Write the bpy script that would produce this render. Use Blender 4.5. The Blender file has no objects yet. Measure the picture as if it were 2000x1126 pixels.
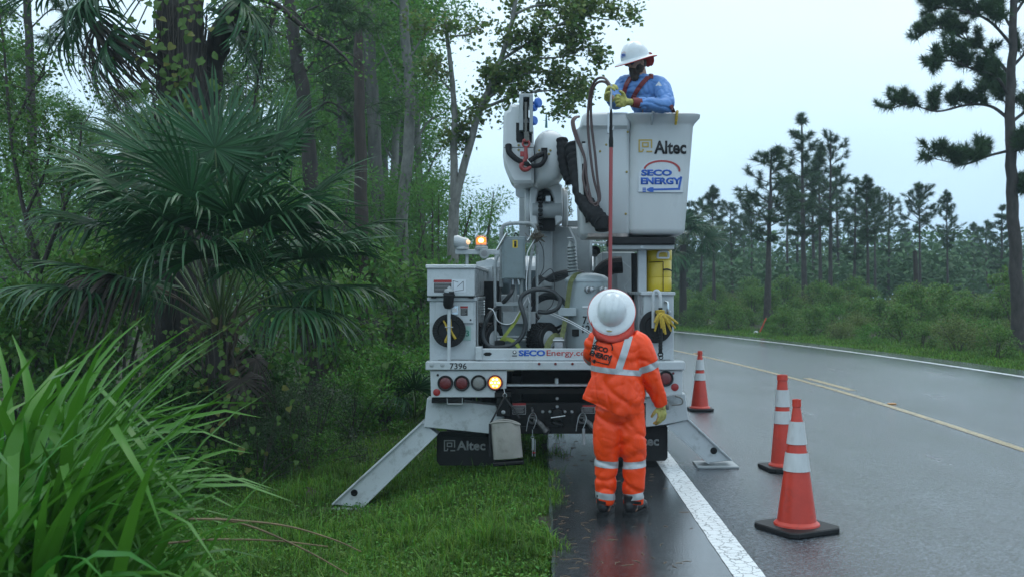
import bpy, bmesh, math, random
import numpy as np
from mathutils import Vector, Matrix, noise as mnoise
from mathutils.bvhtree import BVHTree

R = math.radians
scene = bpy.context.scene
col = scene.collection
random.seed(7); RNG = np.random.default_rng(7)

# ------------------------------------------------------------------ camera
F = 2000.0; CX = 1056.0; CY = 563.0; CH = 1.72
cam_d = bpy.data.cameras.new('camera'); cam = bpy.data.objects.new('camera', cam_d); col.objects.link(cam)
cam_d.sensor_width = 36.0; cam_d.lens = 36.0; cam_d.shift_x = -0.028
cam_d.clip_start = 0.05; cam_d.clip_end = 2000.0
cam.location = (0, 0, CH); cam.rotation_euler = (R(90), 0, 0)
cam_d.dof.use_dof = True; cam_d.dof.focus_distance = 9.2; cam_d.dof.aperture_fstop = 3.4
scene.camera = cam

# ------------------------------------------------------------------ overcast sky
world = bpy.data.worlds.new('World'); scene.world = world; world.use_nodes = True
wn = world.node_tree; wn.nodes.clear()
w_out = wn.nodes.new('ShaderNodeOutputWorld'); w_bg = wn.nodes.new('ShaderNodeBackground')
w_sky = wn.nodes.new('ShaderNodeTexSky'); w_sky.sky_type = 'NISHITA'; w_sky.sun_disc = False
SUN_EL, SUN_AZ = R(62), R(20)
w_sky.sun_elevation = SUN_EL; w_sky.sun_rotation = SUN_AZ; w_sky.dust_density = 4.0; w_sky.air_density = 1.2
w_tc = wn.nodes.new('ShaderNodeTexCoord'); w_sep = wn.nodes.new('ShaderNodeSeparateXYZ')
w_ramp = wn.nodes.new('ShaderNodeValToRGB')          # the cloud deck: a little brighter overhead
w_ramp.color_ramp.elements[0].position = 0.0; w_ramp.color_ramp.elements[0].color = (0.34, 0.55, 0.76, 1)
w_ramp.color_ramp.elements[1].position = 0.38; w_ramp.color_ramp.elements[1].color = (0.68, 0.84, 0.94, 1)
w_noise = wn.nodes.new('ShaderNodeTexNoise'); w_noise.inputs['Scale'].default_value = 1.6; w_noise.inputs['Detail'].default_value = 3
w_map = wn.nodes.new('ShaderNodeMapping'); w_map.inputs['Scale'].default_value = (1, 1, 3.0)
w_nr = wn.nodes.new('ShaderNodeMapRange'); w_nr.inputs[1].default_value = 0.3; w_nr.inputs[2].default_value = 0.7
w_nr.inputs[3].default_value = 0.86; w_nr.inputs[4].default_value = 1.08
w_mul = wn.nodes.new('ShaderNodeVectorMath'); w_mul.operation = 'SCALE'
w_ten = wn.nodes.new('ShaderNodeVectorMath'); w_ten.operation = 'SCALE'; w_ten.inputs['Scale'].default_value = 11.0
w_mix = wn.nodes.new('ShaderNodeMix'); w_mix.data_type = 'RGBA'; w_mix.inputs[0].default_value = 0.85
L = wn.links.new
L(w_tc.outputs['Generated'], w_sep.inputs[0]); L(w_sep.outputs['Z'], w_ramp.inputs[0])
L(w_tc.outputs['Generated'], w_map.inputs[0]); L(w_map.outputs[0], w_noise.inputs['Vector']); L(w_noise.outputs[0], w_nr.inputs[0])
L(w_ramp.outputs[0], w_mul.inputs[0]); L(w_nr.outputs[0], w_mul.inputs['Scale']); L(w_mul.outputs[0], w_ten.inputs[0])
L(w_sky.outputs[0], w_mix.inputs[6]); L(w_ten.outputs[0], w_mix.inputs[7])
L(w_mix.outputs[2], w_bg.inputs[0]); w_bg.inputs[1].default_value = 0.105
L(w_bg.outputs[0], w_out.inputs[0])

sun_d = bpy.data.lights.new('sun', 'SUN'); sun_d.energy = 0.5; sun_d.angle = R(40); sun_d.color = (1.0, 0.98, 0.95)
sun = bpy.data.objects.new('sun', sun_d); col.objects.link(sun); sun.location = (0, 0, 30)
# the veiled sun stands high behind the trees ahead of the camera
sdir = Vector((math.sin(SUN_AZ) * math.cos(SUN_EL), math.cos(SUN_AZ) * math.cos(SUN_EL), math.sin(SUN_EL)))
sun.rotation_euler = (-sdir).to_track_quat('-Z', 'Y').to_euler()

scene.view_settings.view_transform = 'Standard'; scene.view_settings.look = 'None'
scene.view_settings.exposure = 0.55; scene.view_settings.gamma = 1.0
cy = scene.cycles
cy.max_bounces = 5; cy.diffuse_bounces = 3; cy.glossy_bounces = 3; cy.transmission_bounces = 4
cy.volume_bounces = 1; cy.transparent_max_bounces = 6; cy.use_denoising = True
cy.caustics_reflective = False; cy.caustics_refractive = False
cy.sample_clamp_indirect = 4.0

# ------------------------------------------------------------------ helpers
def at(px, py, Y):
    """a photo pixel and a distance along the road -> a point"""
    return Vector(((px - CX) * Y / F, Y, CH - (py - CY) * Y / F))
def X_(px, Y): return (px - CX) * Y / F
def Z_(py, Y): return CH - (py - CY) * Y / F
def sstep(a, b, x):
    t = min(1.0, max(0.0, (x - a) / (b - a))); return t * t * (3 - 2 * t)

def link(name, me, parent=None):
    o = bpy.data.objects.new(name, me); col.objects.link(o)
    if parent is not None: o.parent = parent
    return o
def tag(o, label=None, cat=None, group=None, kind=None):
    if label: o['label'] = label
    if cat: o['category'] = cat
    if group: o['group'] = group
    if kind: o['kind'] = kind
    return o
def thing(name, label, cat, loc=(0, 0, 0), rz=0.0, group=None):
    o = link(name, None); o.location = loc; o.rotation_euler = (0, 0, rz)
    o.empty_display_size = 0.1
    return tag(o, label, cat, group)
def copy_tree(o, parent=None):
    c = o.copy(); col.objects.link(c); c.parent = parent
    for ch in list(o.children): copy_tree(ch, c)
    return c

def frames(pts):
    pts = [Vector(p) for p in pts]; n = len(pts)
    tans = []
    for i in range(n):
        t = pts[min(i + 1, n - 1)] - pts[max(i - 1, 0)]
        if t.length < 1e-9: t = Vector((0, 0, 1))
        tans.append(t.normalized())
    up = Vector((0, 0, 1)) if abs(tans[0].z) < 0.9 else Vector((0, 1, 0))
    u = tans[0].cross(up).normalized(); out = []
    for i in range(n):
        if i:
            q = tans[i - 1].rotation_difference(tans[i]); u = q @ u
        u = (u - tans[i] * u.dot(tans[i])).normalized()
        out.append((pts[i], u, tans[i].cross(u)))
    return out
def spline(pts, k=6):
    P = [Vector(p) for p in pts]; out = []
    for i in range(len(P) - 1):
        p0 = P[i - 1] if i else P[0] * 2 - P[1]; p1, p2 = P[i], P[i + 1]
        p3 = P[i + 2] if i + 2 < len(P) else P[-1] * 2 - P[-2]
        for j in range(k):
            t = j / k
            out.append(0.5 * (2 * p1 + (p2 - p0) * t + (2 * p0 - 5 * p1 + 4 * p2 - p3) * t * t + (3 * p1 - p0 - 3 * p2 + p3) * t ** 3))
    out.append(P[-1]); return out
def lerps(vals, n):
    return [float(np.interp(i / max(1, n - 1) * (len(vals) - 1), range(len(vals)), vals)) for i in range(n)]

class MB:
    def __init__(s): s.v = []; s.f = []; s.m = []; s.mi = 0; s.M = None
    def add(s, vs, fs):
        b = len(s.v)
        if s.M is not None: vs = [s.M @ Vector(v) for v in vs]
        s.v += [tuple(v) for v in vs]
        for f in fs: s.f.append([b + i for i in f]); s.m.append(s.mi)
        return s
    def box(s, x0, x1, y0, y1, z0, z1, b=0.004, M=None):
        x0, x1 = min(x0, x1), max(x0, x1); y0, y1 = min(y0, y1), max(y0, y1); z0, z1 = min(z0, z1), max(z0, z1)
        b = min(b, 0.3 * min(x1 - x0, y1 - y0, z1 - z0))
        if b <= 0:
            vs = [(x, y, z) for x in (x0, x1) for y in (y0, y1) for z in (z0, z1)]
            fs = [(0, 1, 3, 2), (4, 6, 7, 5), (0, 4, 5, 1), (2, 3, 7, 6), (0, 2, 6, 4), (1, 5, 7, 3)]
        else:
            vs = []; idx = {}
            for i, (x, sx) in enumerate(((x0, 1), (x1, -1))):
                for j, (y, sy) in enumerate(((y0, 1), (y1, -1))):
                    for k, (z, sz) in enumerate(((z0, 1), (z1, -1))):
                        for a, d in enumerate(((0, b * sy, b * sz), (b * sx, 0, b * sz), (b * sx, b * sy, 0))):
                            idx[i, j, k, a] = len(vs); vs.append((x + d[0], y + d[1], z + d[2]))
            fs = []
            I = lambda i, j, k, a: idx[i, j, k, a]
            for i in (0, 1): fs.append([I(i, 0, 0, 0), I(i, 1, 0, 0), I(i, 1, 1, 0), I(i, 0, 1, 0)])
            for j in (0, 1): fs.append([I(0, j, 0, 1), I(1, j, 0, 1), I(1, j, 1, 1), I(0, j, 1, 1)])
            for k in (0, 1): fs.append([I(0, 0, k, 2), I(1, 0, k, 2), I(1, 1, k, 2), I(0, 1, k, 2)])
            for j in (0, 1):
                for k in (0, 1): fs.append([I(0, j, k, 1), I(1, j, k, 1), I(1, j, k, 2), I(0, j, k, 2)])
            for i in (0, 1):
                for k in (0, 1): fs.append([I(i, 0, k, 0), I(i, 1, k, 0), I(i, 1, k, 2), I(i, 0, k, 2)])
            for i in (0, 1):
                for j in (0, 1): fs.append([I(i, j, 0, 0), I(i, j, 1, 0), I(i, j, 1, 1), I(i, j, 0, 1)])
            for i in (0, 1):
                for j in (0, 1):
                    for k in (0, 1): fs.append([I(i, j, k, 0), I(i, j, k, 1), I(i, j, k, 2)])
            c = Vector(((x0 + x1) / 2, (y0 + y1) / 2, (z0 + z1) / 2)); g = []
            for f in fs:
                p = [Vector(vs[q]) for q in f]; nn = (p[1] - p[0]).cross(p[2] - p[0])
                g.append(f if nn.dot(sum(p, Vector()) / len(p) - c) > 0 else f[::-1])
            fs = g
        if M is not None: vs = [M @ Vector(v) for v in vs]
        return s.add(vs, fs)
    def tube(s, pts, r, n=8, cap=True, flat=1.0):
        fr = frames(pts); m = len(fr); rs = lerps(r, m) if isinstance(r, (list, tuple)) else [r] * m
        vs = []; fs = []
        for (p, u, w), q in zip(fr, rs):
            for k in range(n):
                a = 2 * math.pi * k / n; vs.append(p + u * (math.cos(a) * q) + w * (math.sin(a) * q * flat))
        for i in range(m - 1):
            for k in range(n):
                k2 = (k + 1) % n; fs.append((i * n + k, i * n + k2, (i + 1) * n + k2, (i + 1) * n + k))
        if cap: fs.append(tuple(range(n))[::-1]); fs.append(tuple((m - 1) * n + k for k in range(n)))
        return s.add(vs, fs)
    def cyl(s, p0, p1, r0, r1=None, n=16):
        return s.tube([p0, p1], [r0, r0 if r1 is None else r1], n)
    def lathe(s, prof, o=(0, 0, 0), ax=(0, 0, 1), n=20, cap=True):
        o = Vector(o); ax = Vector(ax).normalized(); q = Vector((0, 0, 1)).rotation_difference(ax)
        vs = []; fs = []; m = len(prof)
        for r, z in prof:
            for k in range(n):
                a = 2 * math.pi * k / n; vs.append(o + q @ Vector((r * math.cos(a), r * math.sin(a), z)))
        for i in range(m - 1):
            for k in range(n):
                k2 = (k + 1) % n; fs.append((i * n + k, i * n + k2, (i + 1) * n + k2, (i + 1) * n + k))
        if cap: fs.append(tuple(range(n))[::-1]); fs.append(tuple((m - 1) * n + k for k in range(n)))
        return s.add(vs, fs)
    def prism(s, poly, y0, y1, b=0.004):
        """polygon in (x, z) extruded along y, its near and far rims chamfered"""
        n = len(poly); a = sum(poly[i][0] * poly[(i + 1) % n][1] - poly[(i + 1) % n][0] * poly[i][1] for i in range(n))
        if a < 0: poly = poly[::-1]
        def inset(d):
            out = []
            for i in range(n):
                p, c, q = Vector(poly[i - 1]), Vector(poly[i]), Vector(poly[(i + 1) % n])
                e1 = (c - p).normalized(); e2 = (q - c).normalized()
                n1 = Vector((-e1.y, e1.x)); n2 = Vector((-e2.y, e2.x)); h = n1 + n2
                out.append(c + h * (d / max(0.35, h.dot(n1))) if h.length > 1e-6 else c)
            return out
        ins = inset(b); vs = []
        for ring, y in ((ins, y0), (poly, y0 + b), (poly, y1 - b), (ins, y1)): vs += [(p[0], y, p[1]) for p in ring]
        fs = [tuple(range(n)), tuple(3 * n + i for i in range(n))[::-1]]
        for k in range(3):
            for i in range(n):
                j = (i + 1) % n; fs.append((k * n + i, (k + 1) * n + i, (k + 1) * n + j, k * n + j))
        return s.add(vs, fs)
    def loft(s, rings, cap=True, close=True):
        n = len(rings[0]); vs = [v for r in rings for v in r]; fs = []
        for i in range(len(rings) - 1):
            for k in range(n if close else n - 1):
                k2 = (k + 1) % n; fs.append((i * n + k, i * n + k2, (i + 1) * n + k2, (i + 1) * n + k))
        if cap: fs.append(tuple(range(n))[::-1]); fs.append(tuple((len(rings) - 1) * n + k for k in range(n)))
        return s.add(vs, fs)
    def ell(s, c, rx, ry, rz, n=16, m=10, rot=None):
        c = Vector(c); vs = []; fs = []
        for i in range(m + 1):
            t = math.pi * i / m
            for k in range(n):
                a = 2 * math.pi * k / n; p = Vector((rx * math.sin(t) * math.cos(a), ry * math.sin(t) * math.sin(a), rz * math.cos(t)))
                vs.append(c + (rot @ p if rot is not None else p))
        for i in range(m):
            for k in range(n):
                k2 = (k + 1) % n; fs.append((i * n + k, (i + 1) * n + k, (i + 1) * n + k2, i * n + k2))
        return s.add(vs, fs)
    def torus(s, c, ax, R0, r, n=24, k=8, a0=0, a1=360):
        c = Vector(c); q = Vector((0, 0, 1)).rotation_difference(Vector(ax).normalized())
        full = abs(a1 - a0) >= 360; m = n if full else n + 1
        pts = [c + q @ Vector((R0 * math.cos(R(a0 + (a1 - a0) * i / n)), R0 * math.sin(R(a0 + (a1 - a0) * i / n)), 0)) for i in range(m)]
        if full: pts = pts + [pts[0]]
        return s.tube(pts, r, k, cap=not full)
    def mesh(s, name, mats, smooth=35):
        me = bpy.data.meshes.new(name); me.from_pydata(s.v, [], s.f)
        bm = bmesh.new(); bm.from_mesh(me); bmesh.ops.recalc_face_normals(bm, faces=bm.faces); bm.to_mesh(me); bm.free()
        if not isinstance(mats, (list, tuple)): mats = [mats]
        for m in mats: me.materials.append(m)
        if len(mats) > 1: me.polygons.foreach_set('material_index', s.m)
        if smooth:
            me.polygons.foreach_set('use_smooth', [True] * len(me.polygons)); me.set_sharp_from_angle(angle=R(smooth))
        me.update(); return me
    def build(s, name, mats, parent=None, smooth=35):
        return link(name, s.mesh(name, mats, smooth), parent)

def np_mesh(name, V, Fc, mat, smooth=False):
    """big meshes from numpy arrays (all faces the same size)"""
    me = bpy.data.meshes.new(name); V = np.asarray(V, np.float32); Fc = np.asarray(Fc, np.int32)
    k = Fc.shape[1]; me.vertices.add(len(V)); me.vertices.foreach_set('co', V.ravel())
    me.loops.add(Fc.size); me.loops.foreach_set('vertex_index', Fc.ravel())
    me.polygons.add(len(Fc)); me.polygons.foreach_set('loop_start', np.arange(0, Fc.size, k, dtype=np.int32))
    try: me.polygons.foreach_set('loop_total', np.full(len(Fc), k, np.int32))
    except Exception: pass
    me.materials.append(mat)
    if smooth: me.polygons.foreach_set('use_smooth', np.ones(len(Fc), bool))
    me.update(calc_edges=True); return me

def text_mesh(body, w=None, h=None, bold=0.0, extrude=0.0012, align='CENTER', shear=0.0):
    """lettering from Blender's own font, fitted to w x h, lying in XZ and facing -Y, centred"""
    cu = bpy.data.curves.new('lettering', 'FONT'); cu.body = body; cu.size = 1.0; cu.offset = bold; cu.extrude = 0.0
    cu.align_x = 'CENTER'; cu.resolution_u = 3; cu.shear = shear
    o = bpy.data.objects.new('lettering', cu); col.objects.link(o); bpy.context.view_layer.update()
    me = bpy.data.meshes.new_from_object(o.evaluated_get(bpy.context.evaluated_depsgraph_get()))
    bpy.data.objects.remove(o); bpy.data.curves.remove(cu)
    xs = [v.co.x for v in me.vertices]; ys = [v.co.y for v in me.vertices]
    x0, x1, y0, y1 = min(xs), max(xs), min(ys), max(ys)
    sx = w / (x1 - x0) if w else None; sy = h / (y1 - y0) if h else None
    sx = sx or sy; sy = sy or sx
    bm = bmesh.new(); bm.from_mesh(me)
    for v in bm.verts: v.co = Vector(((v.co.x - (x0 + x1) / 2) * sx, 0, (v.co.y - (y0 + y1) / 2) * sy))
    ret = bmesh.ops.extrude_face_region(bm, geom=bm.faces[:])
    for e in ret['geom']:
        if isinstance(e, bmesh.types.BMVert): e.co.y -= extrude
    bmesh.ops.recalc_face_normals(bm, faces=bm.faces); bm.to_mesh(me); bm.free()
    return me
def text(body, M, mat, parent, w=None, h=None, bold=0.0, name='lettering', extrude=0.0012, shear=0.0):
    me = text_mesh(body, w, h, bold, extrude, shear=shear); me.transform(M); me.materials.append(mat); return link(name, me, parent)

# ------------------------------------------------------------------ materials
def mat(name, c, rough=0.5, metal=0.0, var=0.0, vs=8.0, dirt=None, dirt_amt=0.0, ds=3.0, bump=0.0, bs=60.0, coat=0.0,
        spec=0.5, island=0.0, trans=0.0, emit=None, es=0.0, stretch=(1, 1, 1), hue=0.0, rvar=0.0):
    m = bpy.data.materials.new(name); m.use_nodes = True; nt = m.node_tree; N = nt.nodes; P = N['Principled BSDF']; lk = nt.links.new
    out = [n for n in N if n.type == 'OUTPUT_MATERIAL'][0]
    c = tuple(c) + (1,); P.inputs['Roughness'].default_value = rough; P.inputs['Metallic'].default_value = metal
    P.inputs['Specular IOR Level'].default_value = spec
    P.inputs['Coat Weight'].default_value = coat; P.inputs['Coat Roughness'].default_value = 0.12
    tc = N.new('ShaderNodeTexCoord'); mp = N.new('ShaderNodeMapping'); mp.inputs['Scale'].default_value = stretch
    lk(tc.outputs['Object'], mp.inputs[0])
    rgb = N.new('ShaderNodeRGB'); rgb.outputs[0].default_value = c; cur = rgb.outputs[0]
    def nz(scale, det=4.0, rgh=0.6):
        t = N.new('ShaderNodeTexNoise'); t.inputs['Scale'].default_value = scale; t.inputs['Detail'].default_value = det
        t.inputs['Roughness'].default_value = rgh; lk(mp.outputs[0], t.inputs['Vector']); return t.outputs[0]
    def rng(src, a, b, lo, hi):
        t = N.new('ShaderNodeMapRange'); t.inputs[1].default_value = a; t.inputs[2].default_value = b
        t.inputs[3].default_value = lo; t.inputs[4].default_value = hi; lk(src, t.inputs[0]); return t.outputs[0]
    def hsv(src, v=None, h=None):
        t = N.new('ShaderNodeHueSaturation'); lk(src, t.inputs['Color'])
        if v is not None: lk(v, t.inputs['Value'])
        if h is not None: lk(h, t.inputs['Hue'])
        return t.outputs[0]
    if island:
        g = N.new('ShaderNodeNewGeometry'); v = rng(g.outputs['Random Per Island'], 0, 1, 1 - island, 1 + island)
        hh = None
        if hue:
            w = N.new('ShaderNodeTexWhiteNoise'); w.noise_dimensions = '1D'; lk(g.outputs['Random Per Island'], w.inputs['W'])
            hh = rng(w.outputs['Value'], 0, 1, 0.5 - hue, 0.5 + hue * 0.5)
        cur = hsv(cur, v, hh)
    if var: cur = hsv(cur, rng(nz(vs), 0.3, 0.7, 1 - var, 1 + var))
    if dirt is not None:
        mx = N.new('ShaderNodeMix'); mx.data_type = 'RGBA'; mx.inputs[7].default_value = tuple(dirt) + (1,)
        lk(cur, mx.inputs[6]); lk(rng(nz(ds, 8.0, 0.7), 0.52, 0.78, 0, dirt_amt), mx.inputs[0]); cur = mx.outputs[2]
    lk(cur, P.inputs['Base Color'])
    if rvar: lk(rng(nz(vs * 1.7), 0.3, 0.7, max(0.02, rough - rvar), min(1, rough + rvar)), P.inputs['Roughness'])
    if bump:
        b = N.new('ShaderNodeBump'); b.inputs['Strength'].default_value = bump; b.inputs['Distance'].default_value = 0.01
        lk(nz(bs, 3.0), b.inputs['Height']); lk(b.outputs[0], P.inputs['Normal'])
    if emit is not None:
        P.inputs['Emission Color'].default_value = tuple(emit) + (1,); P.inputs['Emission Strength'].default_value = es
    if trans:
        t = N.new('ShaderNodeBsdfTranslucent'); lk(cur, t.inputs[0]); ms = N.new('ShaderNodeMixShader'); ms.inputs[0].default_value = trans
        lk(P.outputs[0], ms.inputs[1]); lk(t.outputs[0], ms.inputs[2]); lk(ms.outputs[0], out.inputs[0])
    return m
# ================================================================== the setting: ground, road, verge
K = 0.0053
def c_line(y):                      # the centre line: straight, then bending left
    if y < 12: return 5.15
    if y < 46: return 5.15 - K * (y - 12) ** 2
    return 5.15 - K * 34 ** 2 - 2 * K * 34 * (y - 46)
def pave_l(y): return c_line(y) - 5.08
def pave_r(y): return c_line(y) + 5.55
def gh(x, y):
    """height of the ground"""
    e = pave_l(y) - x; q = x - pave_r(y)
    if e > -0.3:
        z = -0.05 - 0.33 * sstep(0.4, 2.0, e) - 0.10 * sstep(2.0, 4.0, e) + 0.25 * sstep(5, 14, e)
        z += 0.05 * mnoise.noise(Vector((x * 0.6, y * 0.6, 0))) * sstep(0.1, 1.2, e)
        return z
    if q > -0.3:
        return -0.05 - 0.12 * sstep(0.6, 2.5, q) + 0.25 * sstep(3, 12, q) + 0.05 * mnoise.noise(Vector((x * 0.4, y * 0.4, 3))) * sstep(0.3, 2, q)
    return -0.06

m_soil = mat('soil', (0.045, 0.05, 0.022), 0.9, var=0.35, vs=3, dirt=(0.03, 0.022, 0.014), dirt_amt=0.8, ds=1.5, bump=0.6, bs=25)
def graded(lo, hi, fine_lo, fine_hi, step, grow=1.25):
    a = list(np.arange(fine_lo, fine_hi + 1e-6, step)); s = step
    while a[-1] < hi: s *= grow; a.append(min(hi, a[-1] + s))
    s = step
    while a[0] > lo: s *= grow; a.insert(0, max(lo, a[0] - s))
    return a
gx = graded(-140, 140, -8, 14, 0.25); gy = graded(-20, 160, 3, 45, 0.3)
V = [(x, y, gh(x, y)) for y in gy for x in gx]; nx = len(gx)
Fc = [(j * nx + i, j * nx + i + 1, (j + 1) * nx + i + 1, (j + 1) * nx + i) for j in range(len(gy) - 1) for i in range(nx - 1)]
ground = link('ground', np_mesh('ground', V, Fc, m_soil, True)); tag(ground, 'soil ground under the grass and trees', kind='structure')

# wet asphalt: dark, patchily glossy, with fine stone relief
def wet_asphalt(name, base, r_lo, r_hi, grit=0.5, pud=0.25, film=0.0):
    m = bpy.data.materials.new(name); m.use_nodes = True; nt = m.node_tree; N = nt.nodes; P = N['Principled BSDF']; lk = nt.links.new
    tc = N.new('ShaderNodeTexCoord'); mp = N.new('ShaderNodeMapping'); mp.inputs['Scale'].default_value = (1, 0.35, 1)
    lk(tc.outputs['Object'], mp.inputs[0])
    def nz(s, d=4, v=None, rg=0.6):
        t = N.new('ShaderNodeTexNoise'); t.inputs['Scale'].default_value = s; t.inputs['Detail'].default_value = d; t.inputs['Roughness'].default_value = rg
        lk((v or tc.outputs['Object']), t.inputs['Vector']); return t.outputs[0]
    def rg(src, a, b, lo, hi):
        t = N.new('ShaderNodeMapRange'); t.inputs[1].default_value = a; t.inputs[2].default_value = b; t.inputs[3].default_value = lo; t.inputs[4].default_value = hi
        lk(src, t.inputs[0]); return t.outputs[0]
    h = N.new('ShaderNodeHueSaturation'); h.inputs['Color'].default_value = base + (1,); vc = N.new('ShaderNodeTexVoronoi'); vc.inputs['Scale'].default_value = 62; lk(tc.outputs['Object'], vc.inputs['Vector']); sv = N.new('ShaderNodeSeparateColor'); lk(vc.outputs['Color'], sv.inputs[0])
    mm = N.new('ShaderNodeMath'); mm.operation = 'MULTIPLY'; lk(rg(nz(40, 5, None, 0.8), 0.35, 0.65, 0.35, 1.7), mm.inputs[0]); lk(rg(sv.outputs[0], 0, 1, 0.3, 1.9), mm.inputs[1]); lk(mm.outputs[0], h.inputs['Value'])
    P.inputs['Coat Weight'].default_value = film; P.inputs['Coat Roughness'].default_value = r_lo + 0.04; P.inputs['Coat IOR'].default_value = 1.5
    h2 = N.new('ShaderNodeHueSaturation'); lk(h.outputs[0], h2.inputs['Color']); lk(rg(nz(1.1, 4, mp.outputs[0]), 0.35, 0.65, 0.75, 1.25), h2.inputs['Value'])
    lk(h2.outputs[0], P.inputs['Base Color'])
    lk(rg(nz(0.9, 5, mp.outputs[0]), 0.35, 0.68, r_lo, r_hi), P.inputs['Roughness'])
    P.inputs['IOR'].default_value = 1.45
    vor = N.new('ShaderNodeTexVoronoi'); vor.inputs['Scale'].default_value = 70; lk(tc.outputs['Object'], vor.inputs['Vector'])
    ad = N.new('ShaderNodeMath'); ad.operation = 'ADD'; lk(rg(vor.outputs['Distance'], 0, 0.7, 0.6, 0), ad.inputs[0]); lk(nz(240, 3), ad.inputs[1])
    b1 = N.new('ShaderNodeBump'); b1.inputs['Strength'].default_value = grit; b1.inputs['Distance'].default_value = 0.004; lk(ad.outputs[0], b1.inputs['Height'])
    b2 = N.new('ShaderNodeBump'); b2.inputs['Strength'].default_value = pud; b2.inputs['Distance'].default_value = 0.012; lk(nz(2.2, 3, mp.outputs[0]), b2.inputs['Height'])
    lk(b1.outputs[0], b2.inputs['Normal']); lk(b2.outputs[0], P.inputs['Normal']); lk(b2.outputs[0], P.inputs['Coat Normal'])
    return m
m_road = wet_asphalt('wet asphalt', (0.050, 0.062, 0.076), 0.12, 0.28, 0.9, 0.3, 0.9)
m_shoulder = wet_asphalt('dark wet shoulder asphalt', (0.024, 0.026, 0.028), 0.03, 0.12, 0.18, 0.10, 0.4)
def strip(name, fa, fb, y0, y1, z, m, parent=None, step=0.6, thick=0.0, seg=1):
    ys = list(np.arange(y0, y1, step)) + [y1]; V = []; Fc = []
    for y in ys:
        for k in range(seg + 1):
            t = k / seg; V.append((fa(y) * (1 - t) + fb(y) * t, y, z))
    n = seg + 1
    for j in range(len(ys) - 1):
        for k in range(seg): Fc.append((j * n + k, j * n + k + 1, (j + 1) * n + k + 1, (j + 1) * n + k))
    if thick:
        b = len(V); V += [(x, y, zz - thick) for x, y, zz in V[:b]]
        for j in range(len(ys) - 1):
            Fc.append((j * n, (j + 1) * n, b + (j + 1) * n, b + j * n)); k = n - 1
            Fc.append((j * n + k, b + j * n + k, b + (j + 1) * n + k, (j + 1) * n + k))
    return link(name, np_mesh(name, V, Fc, m), parent)
road = strip('road', lambda y: pave_l(y) + 0.03 * mnoise.noise(Vector((0, y * 2.3, 0))), pave_r, -12, 130, 0.0, m_road, step=0.4, thick=0.12, seg=4)
tag(road, 'wet asphalt two-lane road bending left', kind='structure')

strip('shoulder', lambda y: pave_l(y) + 0.02 + 0.03 * mnoise.noise(Vector((0, y * 2.3, 0))), lambda y: c_line(y) - 3.9, -5, 110, 0.003, m_shoulder, road, 0.4)
def paint(name, c, wear, scale):
    m = bpy.data.materials.new(name); m.use_nodes = True; nt = m.node_tree; N = nt.nodes; P = N['Principled BSDF']; lk = nt.links.new
    tc = N.new('ShaderNodeTexCoord')
    vo = N.new('ShaderNodeTexVoronoi'); vo.feature = 'DISTANCE_TO_EDGE'; vo.inputs['Scale'].default_value = scale
    nn = N.new('ShaderNodeTexNoise'); nn.inputs['Scale'].default_value = 9; nn.inputs['Detail'].default_value = 5; nn.inputs['Roughness'].default_value = 0.7
    ws = N.new('ShaderNodeMix'); ws.data_type = 'RGBA'; ws.inputs[0].default_value = 0.07
    lk(tc.outputs['Object'], nn.inputs['Vector']); lk(tc.outputs['Object'], ws.inputs[6]); lk(nn.outputs[1], ws.inputs[7]); lk(ws.outputs[2], vo.inputs['Vector'])
    mr = N.new('ShaderNodeMapRange'); mr.inputs[1].default_value = 0.0; mr.inputs[2].default_value = 0.05; lk(vo.outputs['Distance'], mr.inputs[0])
    n2 = N.new('ShaderNodeTexNoise'); n2.inputs['Scale'].default_value = 38; n2.inputs['Detail'].default_value = 6; n2.inputs['Roughness'].default_value = 0.75; lk(tc.outputs['Object'], n2.inputs['Vector'])
    m2 = N.new('ShaderNodeMapRange'); m2.inputs[1].default_value = wear; m2.inputs[2].default_value = wear + 0.05; m2.inputs[3].default_value = 1; m2.inputs[4].default_value = 0; lk(n2.outputs[0], m2.inputs[0])
    mu = N.new('ShaderNodeMath'); mu.operation = 'MULTIPLY'; lk(mr.outputs[0], mu.inputs[0]); lk(m2.outputs[0], mu.inputs[1])
    mx = N.new('ShaderNodeMix'); mx.data_type = 'RGBA'; mx.inputs[6].default_value = (0.06, 0.065, 0.07, 1); mx.inputs[7].default_value = c + (1,)
    lk(mu.outputs[0], mx.inputs[0]); lk(mx.outputs[2], P.inputs['Base Color']); P.inputs['Roughness'].default_value = 0.32
    b = N.new('ShaderNodeBump'); b.inputs['Strength'].default_value = 0.35; b.inputs['Distance'].default_value = 0.004; lk(mu.outputs[0], b.inputs['Height']); lk(b.outputs[0], P.inputs['Normal'])
    return m
m_white_paint = paint('worn white road paint', (0.66, 0.69, 0.70), 0.62, 13)
m_white_far = paint('white road paint', (0.72, 0.75, 0.76), 0.72, 6)
m_yellow_paint = paint('faded yellow road paint', (0.44, 0.34, 0.17), 0.55, 8)
wob = lambda y, s: 0.004 * mnoise.noise(Vector((s, y * 3.1, 0))) + 0.004 * mnoise.noise(Vector((s, y * 11, 5)))
strip('edge_line', lambda y: c_line(y) - 4.0 + wob(y, 1), lambda y: c_line(y) - 3.81 + wob(y, 2), -5, 110, 0.007, m_white_paint, road, 0.05)
strip('edge_line', lambda y: c_line(y) + 4.52 + wob(y, 3), lambda y: c_line(y) + 4.68 + wob(y, 4), -5, 110, 0.004, m_white_far, road, 0.5)
strip('centre_line', lambda y: c_line(y) - 0.06 + wob(y, 5), lambda y: c_line(y) + 0.06 + wob(y, 6), -5, 110, 0.004, m_yellow_paint, road, 0.3)
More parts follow.
